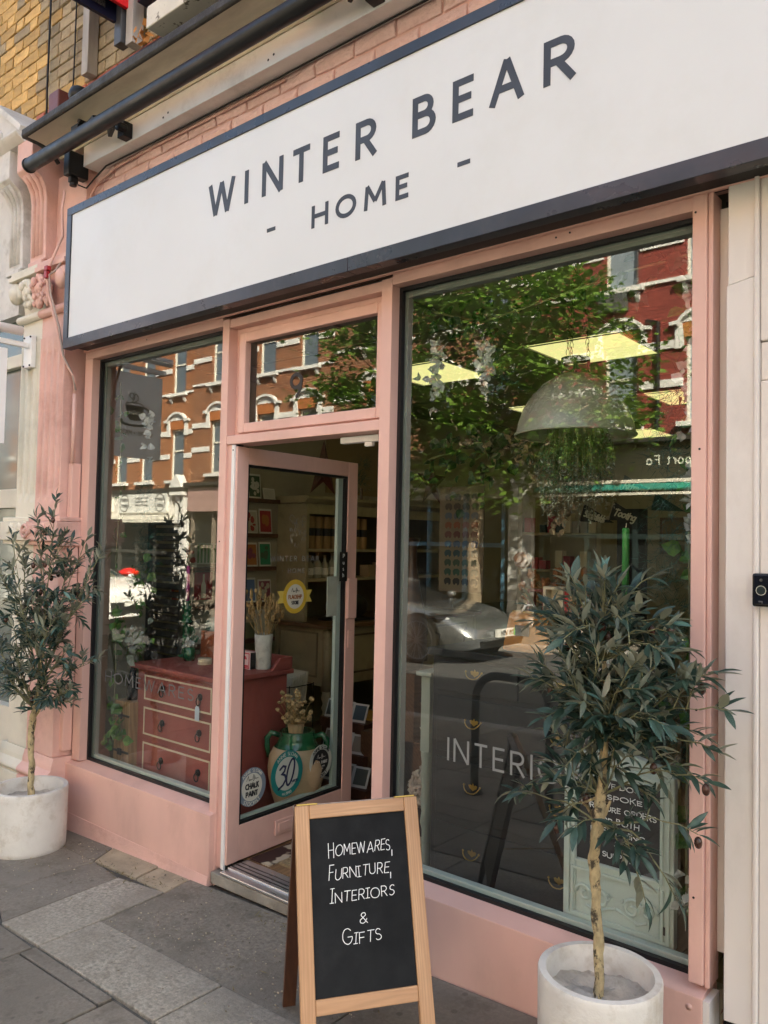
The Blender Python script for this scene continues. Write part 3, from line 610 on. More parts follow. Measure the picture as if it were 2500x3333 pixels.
part('gear_eye', MB().tube([(-4.195,-.115,3.59),(-4.195,-.115,3.575)],.02,10), M['black'], gb)
for k, x in enumerate((-3.40,-3.36,-2.62,-2.585,-1.7)):
    part('screw_hole', MB().tube([(x,-.0795,3.72+.012*(k%2)),(x,-.0775,3.72+.012*(k%2))],.0055,8), M['gasket'], aw)
mb = MB(); mb.tube([(-4.19,-.09,3.59),(-4.15,-.06,3.57),(-4.10,-.04,3.62),(-4.02,-.02,3.675),(-3.6,-.005,3.682),(-2.8,-.005,3.679),(-2.0,-.005,3.682),(-1,-.005,3.68)], .0045, 6)
single('awning_cable', mb, M['black'], 'thin dark cable clipped along the underside of the awning board', 'cable', smooth=True)
mb = MB(); mb.tube([(-4.19,-.02,3.40),(-4.185,-.01,3.56),(-4.12,.0,3.62),(-3.95,.0,3.655),(-3.6,.005,3.664),(-2.6,.005,3.662)], .007, 6)
single('painted_cable', mb, M['pink_mas'], 'pink painted cable looping from the awning board down behind the sign', 'cable', smooth=True)
# ================================================================ SIGN
sg = thing('shop_sign', 'large white fascia sign with navy frame reading WINTER BEAR HOME', 'sign', (-2.2,-.13,2.64))
X0, X1, Z0, Z1 = -4.180, .35, 2.642, 3.428
part('panel', MB().box(X0+.05, X1-.05, -.146, -.11, Z0+.05, Z1-.04), M['sign_white'], sg)
part('frame_bar', MB().box(X0, X1, -.152, -.100, Z1-.044, Z1), M['navy'], sg, bevel=.002)
part('frame_bar', MB().box(X0, -2.05, -.152, -.100, Z0, Z0+.056), M['navy'], sg, bevel=.002)
part('frame_bar', MB().box(-2.048, X1, -.152, -.100, Z0, Z0+.056), M['navy'], sg, bevel=.002)
part('frame_bar', MB().box(X0, X0+.046, -.152, -.100, Z0+.0565, Z1-.0445), M['navy'], sg, bevel=.002)
part('frame_bar', MB().box(X1-.046, X1, -.152, -.100, Z0+.0565, Z1-.0445), M['navy'], sg, bevel=.002)
part('backing', MB().box(X0+.03, X1-.03, -.0995, .015, Z0+.012, Z1-.012), M['gasket'], sg)
def sign_letters(items, z0, h, hw):
    for ch, xl, xr in items:
        w, st = GL[ch]; k = (xr-xl-2*hw)/(w*h) if w else 1
        mb = MB()
        for i, q in enumerate(st): mb.ribbon([(p[0]*h*k, p[1]*h) for p in trim(q, hw/h)], hw, (xl+hw, -.1462, z0), EX, EZ, -EY, 0, .0012+i*.00015)
        part('letter', mb, M['letter'], sg)
sign_letters([('W',-2.925,-2.737),('I',-2.673,-2.648),('N',-2.560,-2.430),('T',-2.384,-2.262),('E',-2.200,-2.100),('R',-2.027,-1.916),('B',-1.752,-1.645),('E',-1.576,-1.478),('A',-1.428,-1.292),('R',-1.224,-1.108)], 3.066, .146, .0125)
sign_letters([('H',-2.256,-2.164),('O',-2.125,-2.017),('M',-1.977,-1.868),('E',-1.824,-1.756)], 2.857, .091, .0085)
for xl in (-2.521, -1.551): part('dash', MB().box(xl, xl+.052, -.1474, -.146, 2.904, 2.920), M['letter'], sg)
# ================================================================ SHOPFRONT
sf = thing('shopfront', 'pink painted wooden shopfront with two large windows and an open door', 'shopfront', (-2.5,0,.1))
ZB, ZT = .371, 2.611
XL, XR, XA, XB = -4.123, -2.980, -1.951, -.800
part('soffit', MB().box(-4.20,-.20,-.0995,.06,2.664,2.70), M['pink'], sf, bevel=.003)
part('head_rail', MB().box(-4.20,XR-.001,.0,.10,ZT,2.663), M['pink'], sf, bevel=.002)
part('head_rail', MB().box(XA+.001,-.755,.0,.10,ZT,2.663), M['pink'], sf, bevel=.002)
part('soffit_bead', MB().box(-4.19,-.4,-.02,-.001,2.650,2.6635), M['pink'], sf, bevel=.002)
part('jamb', MB().box(-4.20,XL,.0,.10,ZB,ZT-.001), M['pink'], sf, bevel=.002)
part('post', MB().box(XR,-2.932,.0,.12,.0,2.64), M['pink'], sf, bevel=.002)
part('post', MB().box(-2.005,XA,.0,.12,.02,2.6405), M['pink'], sf, bevel=.002)
part('jamb', MB().box(XB,-.757,-.012,.075,ZB+.01,ZT+.04), M['pink'], sf, bevel=.004)
part('jamb', MB().box(-.7565,-.742,-.004,.075,ZB+.005,2.655), M['pink'], sf, bevel=.003)
def riser(x0, x1, plinth):
    mb = MB(); mb.hexa([(x0,-.03,gz(x0)-.01),(x1,-.03,gz(x1)-.01),(x1,.10,gz(x1)-.01),(x0,.10,gz(x0)-.01),(x0,-.03,ZB-.016),(x1,-.03,ZB-.016),(x1,.10,ZB-.016),(x0,.10,ZB-.016)])
    k = part('stall_riser', mb, M['pink'], sf, bevel=.003)
    part('sill', MB().add([(x0+.001,-.028,ZB-.0155),(x1-.001,-.028,ZB-.0155),(x1-.001,.06,ZB+.004),(x0+.001,.06,ZB+.004),(x0+.001,.06,ZB-.0155),(x1-.001,.06,ZB-.0155)], [(0,1,2,3),(3,2,5,4),(0,4,5,1),(1,5,2),(0,3,4)]), M['pink'], k)
    if plinth:
        h = .095
        part('plinth', MB().hexa([(x0,-.042,gz(x0)-.01),(x1,-.042,gz(x1)-.01),(x1,-.0305,gz(x1)-.01),(x0,-.0305,gz(x0)-.01),(x0,-.034,gz(x0)+h),(x1,-.034,gz(x1)+.035),(x1,-.0305,gz(x1)+.035),(x0,-.0305,gz(x0)+h)]), M['pink_mas'], k, bevel=.003)
    return k
k1 = riser(-4.215, -2.935, True)
k2 = riser(-2.003, -.753, False)
for x in (-1.15, -.79, -1.85): part('rivet', MB().lathe((x,-.0305,.322),[(.010,0),(.009,-.003),(.004,-.0045)],14,Matrix.Rotation(rad(-90),3,'X').inverted()), M['pink'], k2, smooth=True)
for x in (-4.0,-3.75,-3.5,-3.25): part('rivet', MB().ball((x,-.031,.325),(.006,.002,.006),8,4), M['pink'], k1)
part('riser_end', MB().box(-.7525,-.735,-.029,.06,.10,ZB-.02), M['board_white'], sf)
# window units: rubber gasket, inner frame, pane, sill ledge
def window_unit(x0, x1):
    w = part('window', MB().frame(x0+.0005, x1-.0005, ZB+.001, ZT-.0005, .014, .046, .066), M['gasket'], sf)
    part('inner_frame', MB().frame(x0-.012, x1+.012, ZB+.002, ZT+.0, .036, .074, .105, .0), M['grey_in'], w, bevel=.002); part('inner_rail', MB().box(x0+.025,x1-.025,.074,.105,ZB+.004,ZB+.028), M['mint'], w, bevel=.002)
    part('inner_sill', MB().box(x0-.01, x1+.01, .106, .15, ZB-.03, ZB+.004), M['mint'], w, bevel=.002)
    part('pane', MB().box(x0+.006, x1-.006, .0665, .0715, ZB+.006, ZT-.006), M['glass'], w)
    return w
w1 = window_unit(XL, XR); w2 = window_unit(XA, XB)
frost = flat('frosted_lettering', (.24,.255,.25), .6); frost2 = flat('faint_lettering', (.16,.16,.155), .6)
mb = MB(); lettering(mb, 'HOMEWARES', .060, .36, .0034, (-3.99,.0655,.818), EX, EZ, -EY, 0, .0004, width=.782); part('window_lettering', mb, frost2, w1)
mb = MB(); lettering(mb, 'INTERIORS', .083, .34, .0043, (-1.695,.0655,.820), EX, EZ, -EY, 0, .0004, width=.60); part('window_lettering', mb, frost, w2)
# transom light over the door
part('slot_shade', MB().box(XR+.048,-2.006,.05,.09,2.60,2.662), M['gasket'], sf)  # black board behind the open gap stands in for the shade inside it
part('transom_rail', MB().box(-2.9315,-2.0055,.004,.11,2.598,2.638), M['pink'], sf, bevel=.003)
part('transom_rail', MB().box(-2.9315,-2.0055,.002,.11,2.049,2.090), M['pink'], sf, bevel=.003)
tr = part('transom_window', MB().frame(-2.892,-2.0065,2.103,2.570,.044,.030,.066), M['pink'], sf, bevel=.004)
part('transom_stop', MB().frame(-2.931,-2.006,2.091,2.597,.020,.05,.10), M['pink'], tr)
part('pane', MB().box(-2.85,-2.05,.067,.072,2.145,2.53), M['glass'], tr)
mb = MB(); lettering(mb, '9', .115, .1, .0085, (-2.575,.0658,2.237), EX, EZ, -EY, 0, .0006, rnd=True); part('house_number', mb, flat('dark_vinyl', (.02,.016,.014), .5), tr)
part('door_closer', MB().box(-2.27,-2.06,.065,.095,2.018,2.045).box(-2.14,-2.10,.07,.09,2.0,2.018), M['white_pl'], sf, bevel=.003)
for (x, z) in ((-.79,2.60),(-.775,1.9),(-.78,1.15),(-1.2,2.64),(-1.25,2.635),(-3.6,2.64),(-2.96,1.6),(-.785,.62)):
    part('nail_hole', MB().tube([(x,-.0135 if x > -.81 else -.0012,z),(x,-.0118 if x > -.81 else .0005,z)],.0035,8), M['gasket'], sf)
# white weather strip between post and open door
part('door_jamb_seal', MB().box(-2.9315,-2.900,.012,.05,.12,2.048), M['pink'], sf)
part('door_jamb_seal', MB().box(-2.8995,-2.866,.014,.05,.118,2.047), M['gasket'], sf)
part('weather_strip', MB().box(-2.894,-2.8735,.004,.0135,.12,2.046), M['white_pl'], sf)
part('strip_screw', MB().tube([(-2.884,.0042,2.022),(-2.884,.0028,2.022)],.004,10), M['gasket'], sf)
# threshold
part('threshold', MB().hexa([(-2.93,-.022,.055),(-2.006,-.022,.07),(-2.006,.14,.07),(-2.93,.14,.055),(-2.93,-.022,.107),(-2.006,-.022,.112),(-2.006,.14,.112),(-2.93,.14,.107)]), M['conc'], sf, bevel=.005)
th = part('door_sill', MB().box(-2.86,-2.006,-.026,.018,.1125,.126).box(-2.86,-2.006,.018,.135,.1125,.133), M['alu'], sf, bevel=.003)
part('sill_groove', MB().box(-2.86,-2.006,.035,.043,.1332,.1345).box(-2.86,-2.006,.062,.068,.1332,.1345).box(-2.86,-2.006,.09,.094,.1332,.1345), flat('groove_dark', (.03,.03,.03), .5), th)
# ---- open door leaf. local: u = width from hinge (0..0.885), w = outward normal, z
du = Vector((-.038, .885, 0)).normalized(); dn = Vector((du.y, -du.x, 0)); H0 = Vector((-2.862, .012, 0))
def dbox(mb, u0, u1, w0, w1, z0, z1):
    o = H0 + du*(u0+u1)/2 + dn*(w0+w1)/2 + EZ*(z0+z1)/2
    return mb.obox(o, du*(u1-u0)/2, dn*(w1-w0)/2, EZ*(z1-z0)/2)
ZD0, ZD1 = .140, 2.040
door = part('door', dbox(dbox(dbox(dbox(MB(), .0,.072,-.045,.0,ZD0,ZD1), .800,.878,-.045,.0,ZD0,ZD1), .0722,.7998,-.045,-.001,1.962,ZD1), .0722,.7998,-.045,-.001,ZD0,.300), M['pink'], sf, bevel=.003)
part('glazing_bead', dbox(dbox(dbox(dbox(MB(), .0722,.084,-.03,-.006,.3003,1.9617), .788,.7998,-.03,-.006,.3003,1.9617), .0842,.7878,-.03,-.006,.3003,.312), .0842,.7878,-.03,-.006,1.950,1.9617), M['gasket'], door)
part('pane', dbox(MB(), .078,.794,-.026,-.021,.305,1.957), M['glass_door'], door)
part('inner_bead', dbox(dbox(MB(), .752,.7875,-.05,-.03,.313,1.949), .0842,.7515,-.05,-.03,.313,.325), M['mint'], door)
part('lock_case', dbox(MB(), .800,.872,.0,.016,1.20,1.415), M['pink'], door, bevel=.004)
part('cylinder_plate', dbox(dbox(MB(), .818,.852,.0,.006,1.045,1.135), .831,.839,.006,.0075,1.065,1.105), M['pink'], door, bevel=.003)
pp = part('push_plate', dbox(MB(), .735,.795,.002,.008,1.40,1.556), M['black'], door, bevel=.002)
po = H0 + du*.765 + dn*.008
mb = MB()
for i, ch in enumerate('Push'): lettering(mb, ch, .022, .1, .0014, po+EZ*(1.524-.034*i)-du*.008, du, EZ, dn, 0, .0006)
part('plate_lettering', mb, M['chalkline'], pp)
part('notice_sheet', dbox(MB(), .68,.757,-.034,-.0295,1.215,1.425), pm('pale_notice', (.52,.53,.46), .6, .1, 12), door)
lp = part('letter_plate', dbox(MB(), .300,.560,.0,.010,.192,.262), M['pink'], door, bevel=.004)
part('letter_flap', dbox(MB(), .318,.542,.0102,.015,.206,.248), M['pink'], lp, bevel=.003)
# door lettering and stickers
mb = MB(); lettering(mb, 'WINTER BEAR', .027, .52, .0022, H0+du*.250+dn*(-.0207)+EZ*1.508, du, EZ, dn, 0, .0004, width=.345); part('door_lettering', mb, flat('door_frost', (.20,.19,.17), .6), door)
mb = MB(); lettering(mb, '- HOME -', .024, .55, .002, H0+du*.330+dn*(-.0207)+EZ*1.449, du, EZ, dn, 0, .0004, width=.20); part('door_lettering', mb, bpy.data.materials['door_frost'], door)
mb = MB(); rb = random.Random(5)
o_ = H0+du*.435+dn*(-.0207)+EZ*1.655
for i in range(80):        # shaggy bear-head mark drawn in small fur strokes
    a = rb.uniform(0, 6.283); q = math.sqrt(rb.random()); x = q*.062*math.cos(a); z = q*.072*math.sin(a)
    if z < -.02 and abs(x) < .02 and rb.random() < .6: continue
    mb.ribbon([(x,z),(x+rb.uniform(-.006,.006),z-rb.uniform(.008,.016))], .0009, o_, du, EZ, dn, 0, .0004+.00002*i)
for sx in (-1,1): mb.ribbon(arc(sx*.045,.068,.016,.016,0,300,10), .0012, o_, du, EZ, dn, 0, .0004)
part('door_emblem', mb, bpy.data.materials['door_frost'], door)
def sticker(uc, zc, r, ring, face, build, name='sticker', ry=None):
    o = H0+du*uc+dn*(-.0207)+EZ*zc
    s = part(name, disc(MB(), o, du, EZ, dn, r, .0008), ring, door)
    part('sticker_face', disc(MB(), o+dn*.0009, du, EZ, dn, r*.72, .0006), face, s)
    return s, o+dn*.0018
def sig(o, sc_k, mb, hw=.0011):        # looping signature
    pts = [(-.9,-.1),(-.75,.25),(-.62,.45),(-.55,.1),(-.5,-.1),(-.42,.05),(-.36,-.08),(-.3,.04),(-.22,-.08),(-.12,.03),(-.05,-.05),(.05,.0),(.2,.5),(.32,.42),(.22,.1),(.3,-.15),(.12,-.25),(.3,-.05),(.42,.3),(.46,.0),(.55,.04),(.62,-.06),(.72,.05),(.85,-.04),(1.0,.02)]
    return mb.ribbon([(p[0]*sc_k, p[1]*sc_k) for p in pts], hw, o, du, EZ, dn, 0, .0005)
c_yel = flat('sticker_yellow', (.60,.40,.045), .5); c_cream = flat('sticker_cream', (.62,.60,.50), .5); c_ink = flat('sticker_ink', (.03,.03,.03), .5); c_grey = flat('sticker_grey', (.20,.24,.28), .5); c_teal = flat('sticker_teal', (.012,.19,.17), .5); c_pale = flat('sticker_pale', (.50,.53,.46), .5); c_blk = flat('sticker_black', (.012,.013,.014), .5); c_white = flat('sticker_white_ink', (.60,.60,.56), .5); c_blue = flat('sticker_navy_brush', (.012,.018,.06), .5)
o = H0+du*.426+dn*(-.0213)+EZ*1.332
rbn = part('sticker_ribbon', MB().prism([(-.125,-.03),(-.06,-.03),(-.06,.03),(-.125,.03),(-.105,0)], o, du, EZ, dn, .0005).prism([(.125,-.03),(.105,0),(.125,.03),(.06,.03),(.06,-.03)], o, du, EZ, dn, .0005), pm('ribbon_gold', (.62,.47,.10), .5, .1, 20), door)
s, o = sticker(.426,1.332,.085,c_yel,c_cream,None)
mb = MB(); lettering(mb,'FLAGSHIP',.021,.16,.0021,o-EZ*.012,du,EZ,dn,0,.0005,width=.094,anchor='c'); part('sticker_lettering',mb,flat('sticker_rust',(.30,.10,.02),.5),s)
mb = MB(); lettering(mb,'STORE',.019,.2,.0021,o-EZ*.040,du,EZ,dn,0,.0005,width=.05,anchor='c'); sig(o+EZ*.027,.032,mb,.001); part('sticker_lettering',mb,c_ink,s)
s, o = sticker(.165,.450,.090,c_grey,c_cream,None)
mb = MB(); lettering(mb,'CHALK',.028,.2,.0034,o-EZ*.008,du,EZ,dn,0,.0005,width=.082,anchor='c'); lettering(mb,'PAINT',.026,.2,.0032,o-EZ*.043,du,EZ,dn,0,.0005,width=.074,anchor='c'); sig(o+EZ*.036,.04,mb,.001); part('sticker_lettering',mb,c_ink,s)
mb = MB(); arc_lettering(mb,'ANNIE SLOAN',.014,.3,.0011,o-dn*.0006,du,EZ,dn,.0775,90); arc_lettering(mb,'STOCKIST',.016,.3,.0012,o-dn*.0006,du,EZ,dn,.0775,270,inside=True); part('sticker_lettering',mb,c_cream,s)
s, o = sticker(.400,.462,.112,c_teal,c_pale,None)
mb = MB()
mb.ribbon([(-.052,.028),(-.03,.042),(-.012,.036),(-.02,.015),(-.036,.004),(-.016,-.004),(-.008,-.025),(-.028,-.05),(-.06,-.066)], .0055, o, du, EZ, dn, 0, .0005, True)
mb.ribbon([(p[0]+p[1]*.25, p[1]) for p in arc(.022,.004,.023,.062,95,455,20)], .0055, o, du, EZ, dn, 0, .0007, True)
part('sticker_numeral',mb,c_blue,s)
mb = MB(); lettering(mb,'years',.02,.08,.0014,o+du*.032-EZ*.052,du,(EZ+du*.2).normalized(),dn,0,.0006,rnd=True); part('sticker_lettering',mb,c_blue,s)
mb = MB(); arc_lettering(mb,'ANNIE SLOAN',.016,.3,.0012,o-dn*.0006,du,EZ,dn,.0965,90); part('sticker_lettering',mb,c_pale,s); mb = MB(); arc_lettering(mb,'est.1990',.013,.25,.0009,o-dn*.0006,du,EZ,dn,.0965,270,inside=True); part('sticker_lettering',mb,c_pale,s)
s, o = sticker(.648,.470,.086,c_pale,c_blk,None)
mb = MB(); lettering(mb,'WALL PAINT',.016,.25,.0015,o-EZ*.012,du,EZ,dn,0,.0005,width=.098,anchor='c'); sig(o+EZ*.022,.034,mb,.0008); lettering(mb,'SIMPLY AND',.007,.3,.0006,o-EZ*.028,du,EZ,dn,0,.0005,anchor='c'); lettering(mb,'CLEAN',.007,.3,.0006,o-EZ*.040,du,EZ,dn,0,.0005,anchor='c'); part('sticker_lettering',mb,c_white,s)
mb = MB(); arc_lettering(mb,'ANNIE SLOAN',.014,.3,.0013,o-dn*.0006,du,EZ,dn,.0735,90); arc_lettering(mb,'STOCKIST',.015,.3,.0013,o-dn*.0006,du,EZ,dn,.0735,270,inside=True); part('sticker_lettering',mb,c_ink,s)
# ================================================================ PILASTER (half pink, half cream)
pl = thing('pilaster', 'ornate fluted pilaster painted half cream and half pink beside the shopfront', 'pilaster', (-4.5,-.05,0))
XS = -4.537
def halves(name, fn, smooth=False, bevel=.004, xl=-4.77, xr=-4.25):
    part(name, fn(xl, XS-.0005), M['cream_mas'], pl, smooth, bevel, label='cream painted half'); part(name, fn(XS+.0005, xr), M['pink_mas'], pl, smooth, bevel, label='pink painted half')
def tbox(y0, z0, z1, y1=.1): return lambda a, b: MB().box(a, b, y0, y1, z0, z1)
halves('plinth', lambda a, b: MB().hexa([(a,-.15,gz(a)-.02),(b,-.15,gz(b)-.02),(b,.1,gz(b)-.02),(a,.1,gz(a)-.02),(a,-.145,.25),(b,-.145,.25),(b,.1,.25),(a,.1,.25)]), xl=-4.84, xr=-4.19)
def torus(a, b): 
    mb = MB(); prof = [(-.142,.25)]+[(-.128-.022*math.sin(math.pi*i/8), .252+.055*i/8) for i in range(9)]+[(-.115,.32),(-.112,.345),(-.10,.385),(.1,.385),(.1,.25)]
    return mb.prism([(p[0],p[1]) for p in prof], (a,0,0), EY, EZ, EX, b-a)
halves('base_moulding', torus, xl=-4.82, xr=-4.21)
halves('shaft_base', tbox(-.095,.386,1.555), xl=-4.765, xr=-4.24)
def block(a, b): return MB().box(a, b, -.145, .1, 1.58, 1.69).box(a+.0, b, -.125, .1, 1.556, 1.579).box(a, b, -.13, .1, 1.691, 1.715)
halves('block', block, xl=-4.86, xr=-4.185)
# carved leaf on the block
for (xc, mt) in ((-4.72,M['cream_mas']),(-4.62,M['cream_mas']),(-4.46,M['pink_mas']),(-4.34,M['pink_mas'])):
    mb = MB()
    for k in range(5):
        a = rad(30+30*k); mb.ball((xc+.034*math.cos(a),-.147,1.61+.05*math.sin(a)),(.010+.012*abs(math.cos(a)),.008,.012+.014*math.sin(a)),8,5)
    part('carved_leaf', mb, mt, pl, True)
part('carved_rosette', MB().tube([(-4.54+.036*math.cos(t*.5236),-.15,1.635+.036*math.sin(t*.5236)) for t in range(13)],.009,6).ball((-4.54,-.15,1.635),(.016,.012,.016),10,6), M['pink_mas'], pl, True)
# fluted shaft: flutes cut as concave channels
def shaft(a, b, n):
    mb = MB(); zs = [1.716,1.80,1.84,1.86,2.62,2.66,2.69,2.76]
    w = (b-a)/n; xs = []
    for i in range(n):
        for t in (0,.14,.26,.5,.74,.86): xs.append((a+(i+t)*w, t))
    xs.append((b, 0))
    depth = {0:0,.14:0,.26:.014,.5:.022,.74:.014,.86:0}
    o = len(mb.v)
    for z in zs:
        k = {1.716:0,1.80:0,1.84:.55,1.86:1,2.62:1,2.66:.9,2.69:.4,2.76:0}[z]
        for (x, t) in xs: mb.v.append((x, -.095+depth[t]*k, z))
    m_ = len(xs)
    for r_ in range(len(zs)-1):
        for c in range(m_-1): mb.f.append((o+r_*m_+c, o+r_*m_+c+1, o+(r_+1)*m_+c+1, o+(r_+1)*m_+c))
    mb.add([(a,-.095,1.716),(a,.1,1.716),(a,.1,2.76),(a,-.095,2.76)],[(0,1,2,3)]); mb.add([(b,-.095,1.716),(b,.1,1.716),(b,.1,2.76),(b,-.095,2.76)],[(3,2,1,0)])
    return mb
part('shaft', shaft(-4.77, XS-.0005, 3), M['cream_mas'], pl, label='cream painted half of the fluted shaft'); part('shaft', shaft(XS+.0005, -4.255, 4), M['pink_mas'], pl, label='pink painted half of the fluted shaft')
halves('neck', tbox(-.09,2.761,2.885), xl=-4.77, xr=-4.25)
halves('astragal', lambda a, b: MB().tube([(a,-.10,2.905),(b,-.10,2.905)],.024,12).box(a,b,-.10,.1,2.886,2.925), xl=-4.80, xr=-4.225)
halves('capital_bell', lambda a, b: MB().hexa([(a,-.07,2.926),(b,-.07,2.926),(b,.1,2.926),(a,.1,2.926),(a,-.11,3.14),(b,-.11,3.14),(b,.1,3.14),(a,.1,3.14)]), xl=-4.79, xr=-4.235)
def acanthus(xc, zc, s, mt, seed):
    rr = random.Random(seed); mb = MB()
    for k in range(9):
        a = rad(-20+27.5*k); q = s*rr.uniform(.75,1.05)
        c = Vector((xc+q*.55*math.cos(a), -.125-.02*rr.random(), zc+q*.62*math.sin(a)))
        mb.ball(c, (s*.24, s*.22, s*.30), 9, 6, .12)
    mb.ball((xc,-.13,zc-.01),(s*.42,s*.34,s*.5),10,7,.1); mb.ball((xc,-.165,zc+.02),(s*.16,s*.2,s*.3),8,6,.1)
    part('acanthus', mb, mt, pl, True)
for i, (x, z, s, mt) in enumerate(((-4.66,3.06,.085,M['cream_mas']),(-4.615,2.98,.06,M['cream_mas']),(-4.51,3.06,.085,M['pink_mas']),(-4.50,2.97,.065,M['pink_mas']),(-4.42,3.03,.075,M['pink_mas']),(-4.40,2.965,.055,M['pink_mas']))): acanthus(x, z, s, mt, i)
for (xc, mt, sx) in ((-4.80,M['cream_mas'],-1),(-4.27,M['pink_mas'],1)):     # volutes
    pts = [(xc+sx*(.012+.055*(1-t/22)*math.cos(t*.55)), -.12, 3.07+.055*(1-t/22)*math.sin(t*.55)) for t in range(22)]
    part('volute', MB().tube(pts, [.024*(1-.5*t/22) for t in range(22)], 8).ball((xc+sx*.01,-.12,3.065),(.05,.045,.06),10,7,.06), mt, pl, True)
halves('abacus', lambda a, b: MB().box(a,b,-.15,.1,3.141,3.17).box(a,b,-.135,.1,3.171,3.20), xl=-4.86, xr=-4.20)
# scroll brackets above
def bracket(x0, x1, mt, lb):
    b = part('bracket', MB().prism([(.05,3.235),(-.10,3.235),(-.105,3.60),(-.115,3.66),(-.14,3.71),(-.185,3.745),(-.20,3.76),(-.20,3.93),(.05,3.93)], (x0,0,0), EY, EZ, EX, x1-x0), mt, pl, bevel=.005, label=lb)
    w = x1-x0
    for k in range(3):
        xc = x0+w*(.25+.25*k)
        part('reed', MB().tube([(xc,-.098,3.27),(xc,-.10,3.58),(xc,-.112,3.65),(xc,-.14,3.70),(xc,-.178,3.738)], w*.085, 8), mt, b, True)
    part('foot', MB().box(x0+.012,x1-.012,-.118,.05,3.205,3.234).box(x0+.0,x1-.0,-.105,.05,3.2345,3.246), mt, b, bevel=.004)
bracket(-4.70, -4.515, M['pink_mas'], 'pink scroll bracket'); bracket(-4.985, -4.80, M['white_stone'], 'weathered white scroll bracket')
part('return', MB().box(-4.5145,-4.19,-.035,.1,3.201,3.735), M['pink_mas'], pl)
part('return', MB().box(-4.7995,-4.7005,-.03,.1,3.201,3.93), M['white_stone'], pl)
# crowning pediment
pd = part('pediment', MB().prism([(-5.34,3.985),(-4.64,3.985),(-4.64,4.0),(-4.985,4.245),(-5.34,4.0)], (0,-.20,0), EX, EZ, EY, .29), M['white_stone'], pl, bevel=.006, label='weathered white pediment on top')
for (a, b) in (((-5.34,4.01),(-4.985,4.258)),((-4.64,4.01),(-4.985,4.258))):
    part('raking_cornice', MB().bar((a[0],-.185,a[1]),(b[0],-.185,b[1]),.07,.035,(0,0,1)).bar((a[0],-.04,a[1]+.008),(b[0],-.04,b[1]+.008),.26,.022,(0,0,1)), M['white_stone'], pd, bevel=.004)
part('pediment_carving', MB().ball((-4.98,-.205,4.09),(.045,.02,.06),10,6,.1).ball((-4.93,-.205,4.055),(.03,.02,.03),8,6,.1).ball((-5.04,-.205,4.055),(.03,.02,.03),8,6,.1), M['white_stone'], pd, True)
prof = [(-.05,3.93)]+[(-.20-.05*math.sin(rad(90*i/8)), 3.93+.055*i/8) for i in range(9)]+[(.05,3.985)]
part('cornice_block', MB().prism([(p[0],p[1]) for p in prof], (-5.30,0,0), EY, EZ, EX, .68), M['white_stone'], pl, bevel=.003)
# cables on the pilaster
def cable(pts, r, mt, lb): single('cable', MB().tube(pts, r, 6), mt, lb, 'cable', smooth=True)
cable([(-4.255,-.13,3.56),(-4.26,-.14,3.45),(-4.262,-.13,3.30),(-4.30,-.16,3.18),(-4.34,-.175,3.10),(-4.335,-.165,2.98),(-4.29,-.135,2.80),(-4.25,-.12,2.64),(-4.225,-.09,2.56),(-4.205,-.06,2.50),(-4.203,-.055,2.38)], .008, M['pink_mas'], 'pink painted cable hanging from the awning gearbox down the pilaster')
cable([(-4.185,-.11,3.22),(-4.24,-.14,3.15),(-4.285,-.155,3.10),(-4.318,-.172,3.08),(-4.315,-.16,2.97),(-4.265,-.13,2.78),(-4.235,-.115,2.62),(-4.21,-.07,2.52),(-4.197,-.055,2.43)], .006, pm('grey_cable', (.42,.33,.29), .5), 'greyish cable strung from the sign corner across the capital')
single('cable_clip', MB().box(-4.345,-4.315,-.19,-.165,3.06,3.13).box(-4.335,-4.30,-.195,-.17,3.10,3.125), flat('red_clip', (.35,.02,.03), .4), 'small red clip holding the cables at the capital', 'clip', bevel=.003)
single('conduit_box', MB().box(-4.247,-4.2035,-.055,.0,.42,2.02), M['pink'], 'tall pink trunking cover between pilaster and window frame', 'trunking', bevel=.004)
single('conduit', MB().tube([(-4.203,-.055,2.022),(-4.204,-.055,2.41)],.012,8), M['pink'], 'pink pipe rising out of the tall trunking cover', 'conduit', smooth=True)
# ================================================================ LEFT NEIGHBOUR (coffee shop)
ls = thing('neighbour_shopfront', 'white framed shopfront with grey green glass left of the pilaster', 'shopfront', (-5.6,0,0))
gg = pm('grey_green_glazing', (.12,.145,.125), .12, .06, 2)
part('window', MB().box(-9.5,-4.86,.05,.06,.55,3.1), gg, ls)
part('frame', MB().box(-9.5,-4.78,.0,.11,1.78,1.90).box(-9.5,-4.78,.01,.11,2.68,2.76).box(-7.2,-7.1,.012,.11,.56,1.779).box(-7.2,-7.1,.012,.11,1.901,2.679).box(-9.6,-9.5,.0,.11,.56,2.999).box(-4.88,-4.78,.005,.11,.56,1.779).box(-4.88,-4.78,.005,.11,1.901,2.679), M['cream_mas'], ls, bevel=.004)
part('stall_riser', MB().hexa([(-9.6,-.01,-.3),(-4.845,-.01,-.04),(-4.845,.1,-.04),(-9.6,.1,-.3),(-9.6,-.01,.55),(-4.845,-.01,.55),(-4.845,.1,.55),(-9.6,.1,.55)]), M['cream_mas'], ls)
part('fascia', MB().box(-9.6,-4.99,-.02,.1,3.0,3.9), M['white_stone'], ls)
single('white_cable', MB().tube([(-4.83,-.16,.95),(-4.80,-.165,.7),(-4.77,-.17,.5),(-4.75,-.17,.35),(-4.755,-.17,.2),(-4.77,-.17,.06)],.008,6), M['white_pl'], 'white cable trailing down the cream pilaster foot', 'cable', smooth=True)
single('socket_box', MB().box(-4.86,-4.79,-.20,-.152,.18,.42), M['white_pl'], 'white outdoor socket box at the foot of the cream pilaster', 'box', bevel=.01)
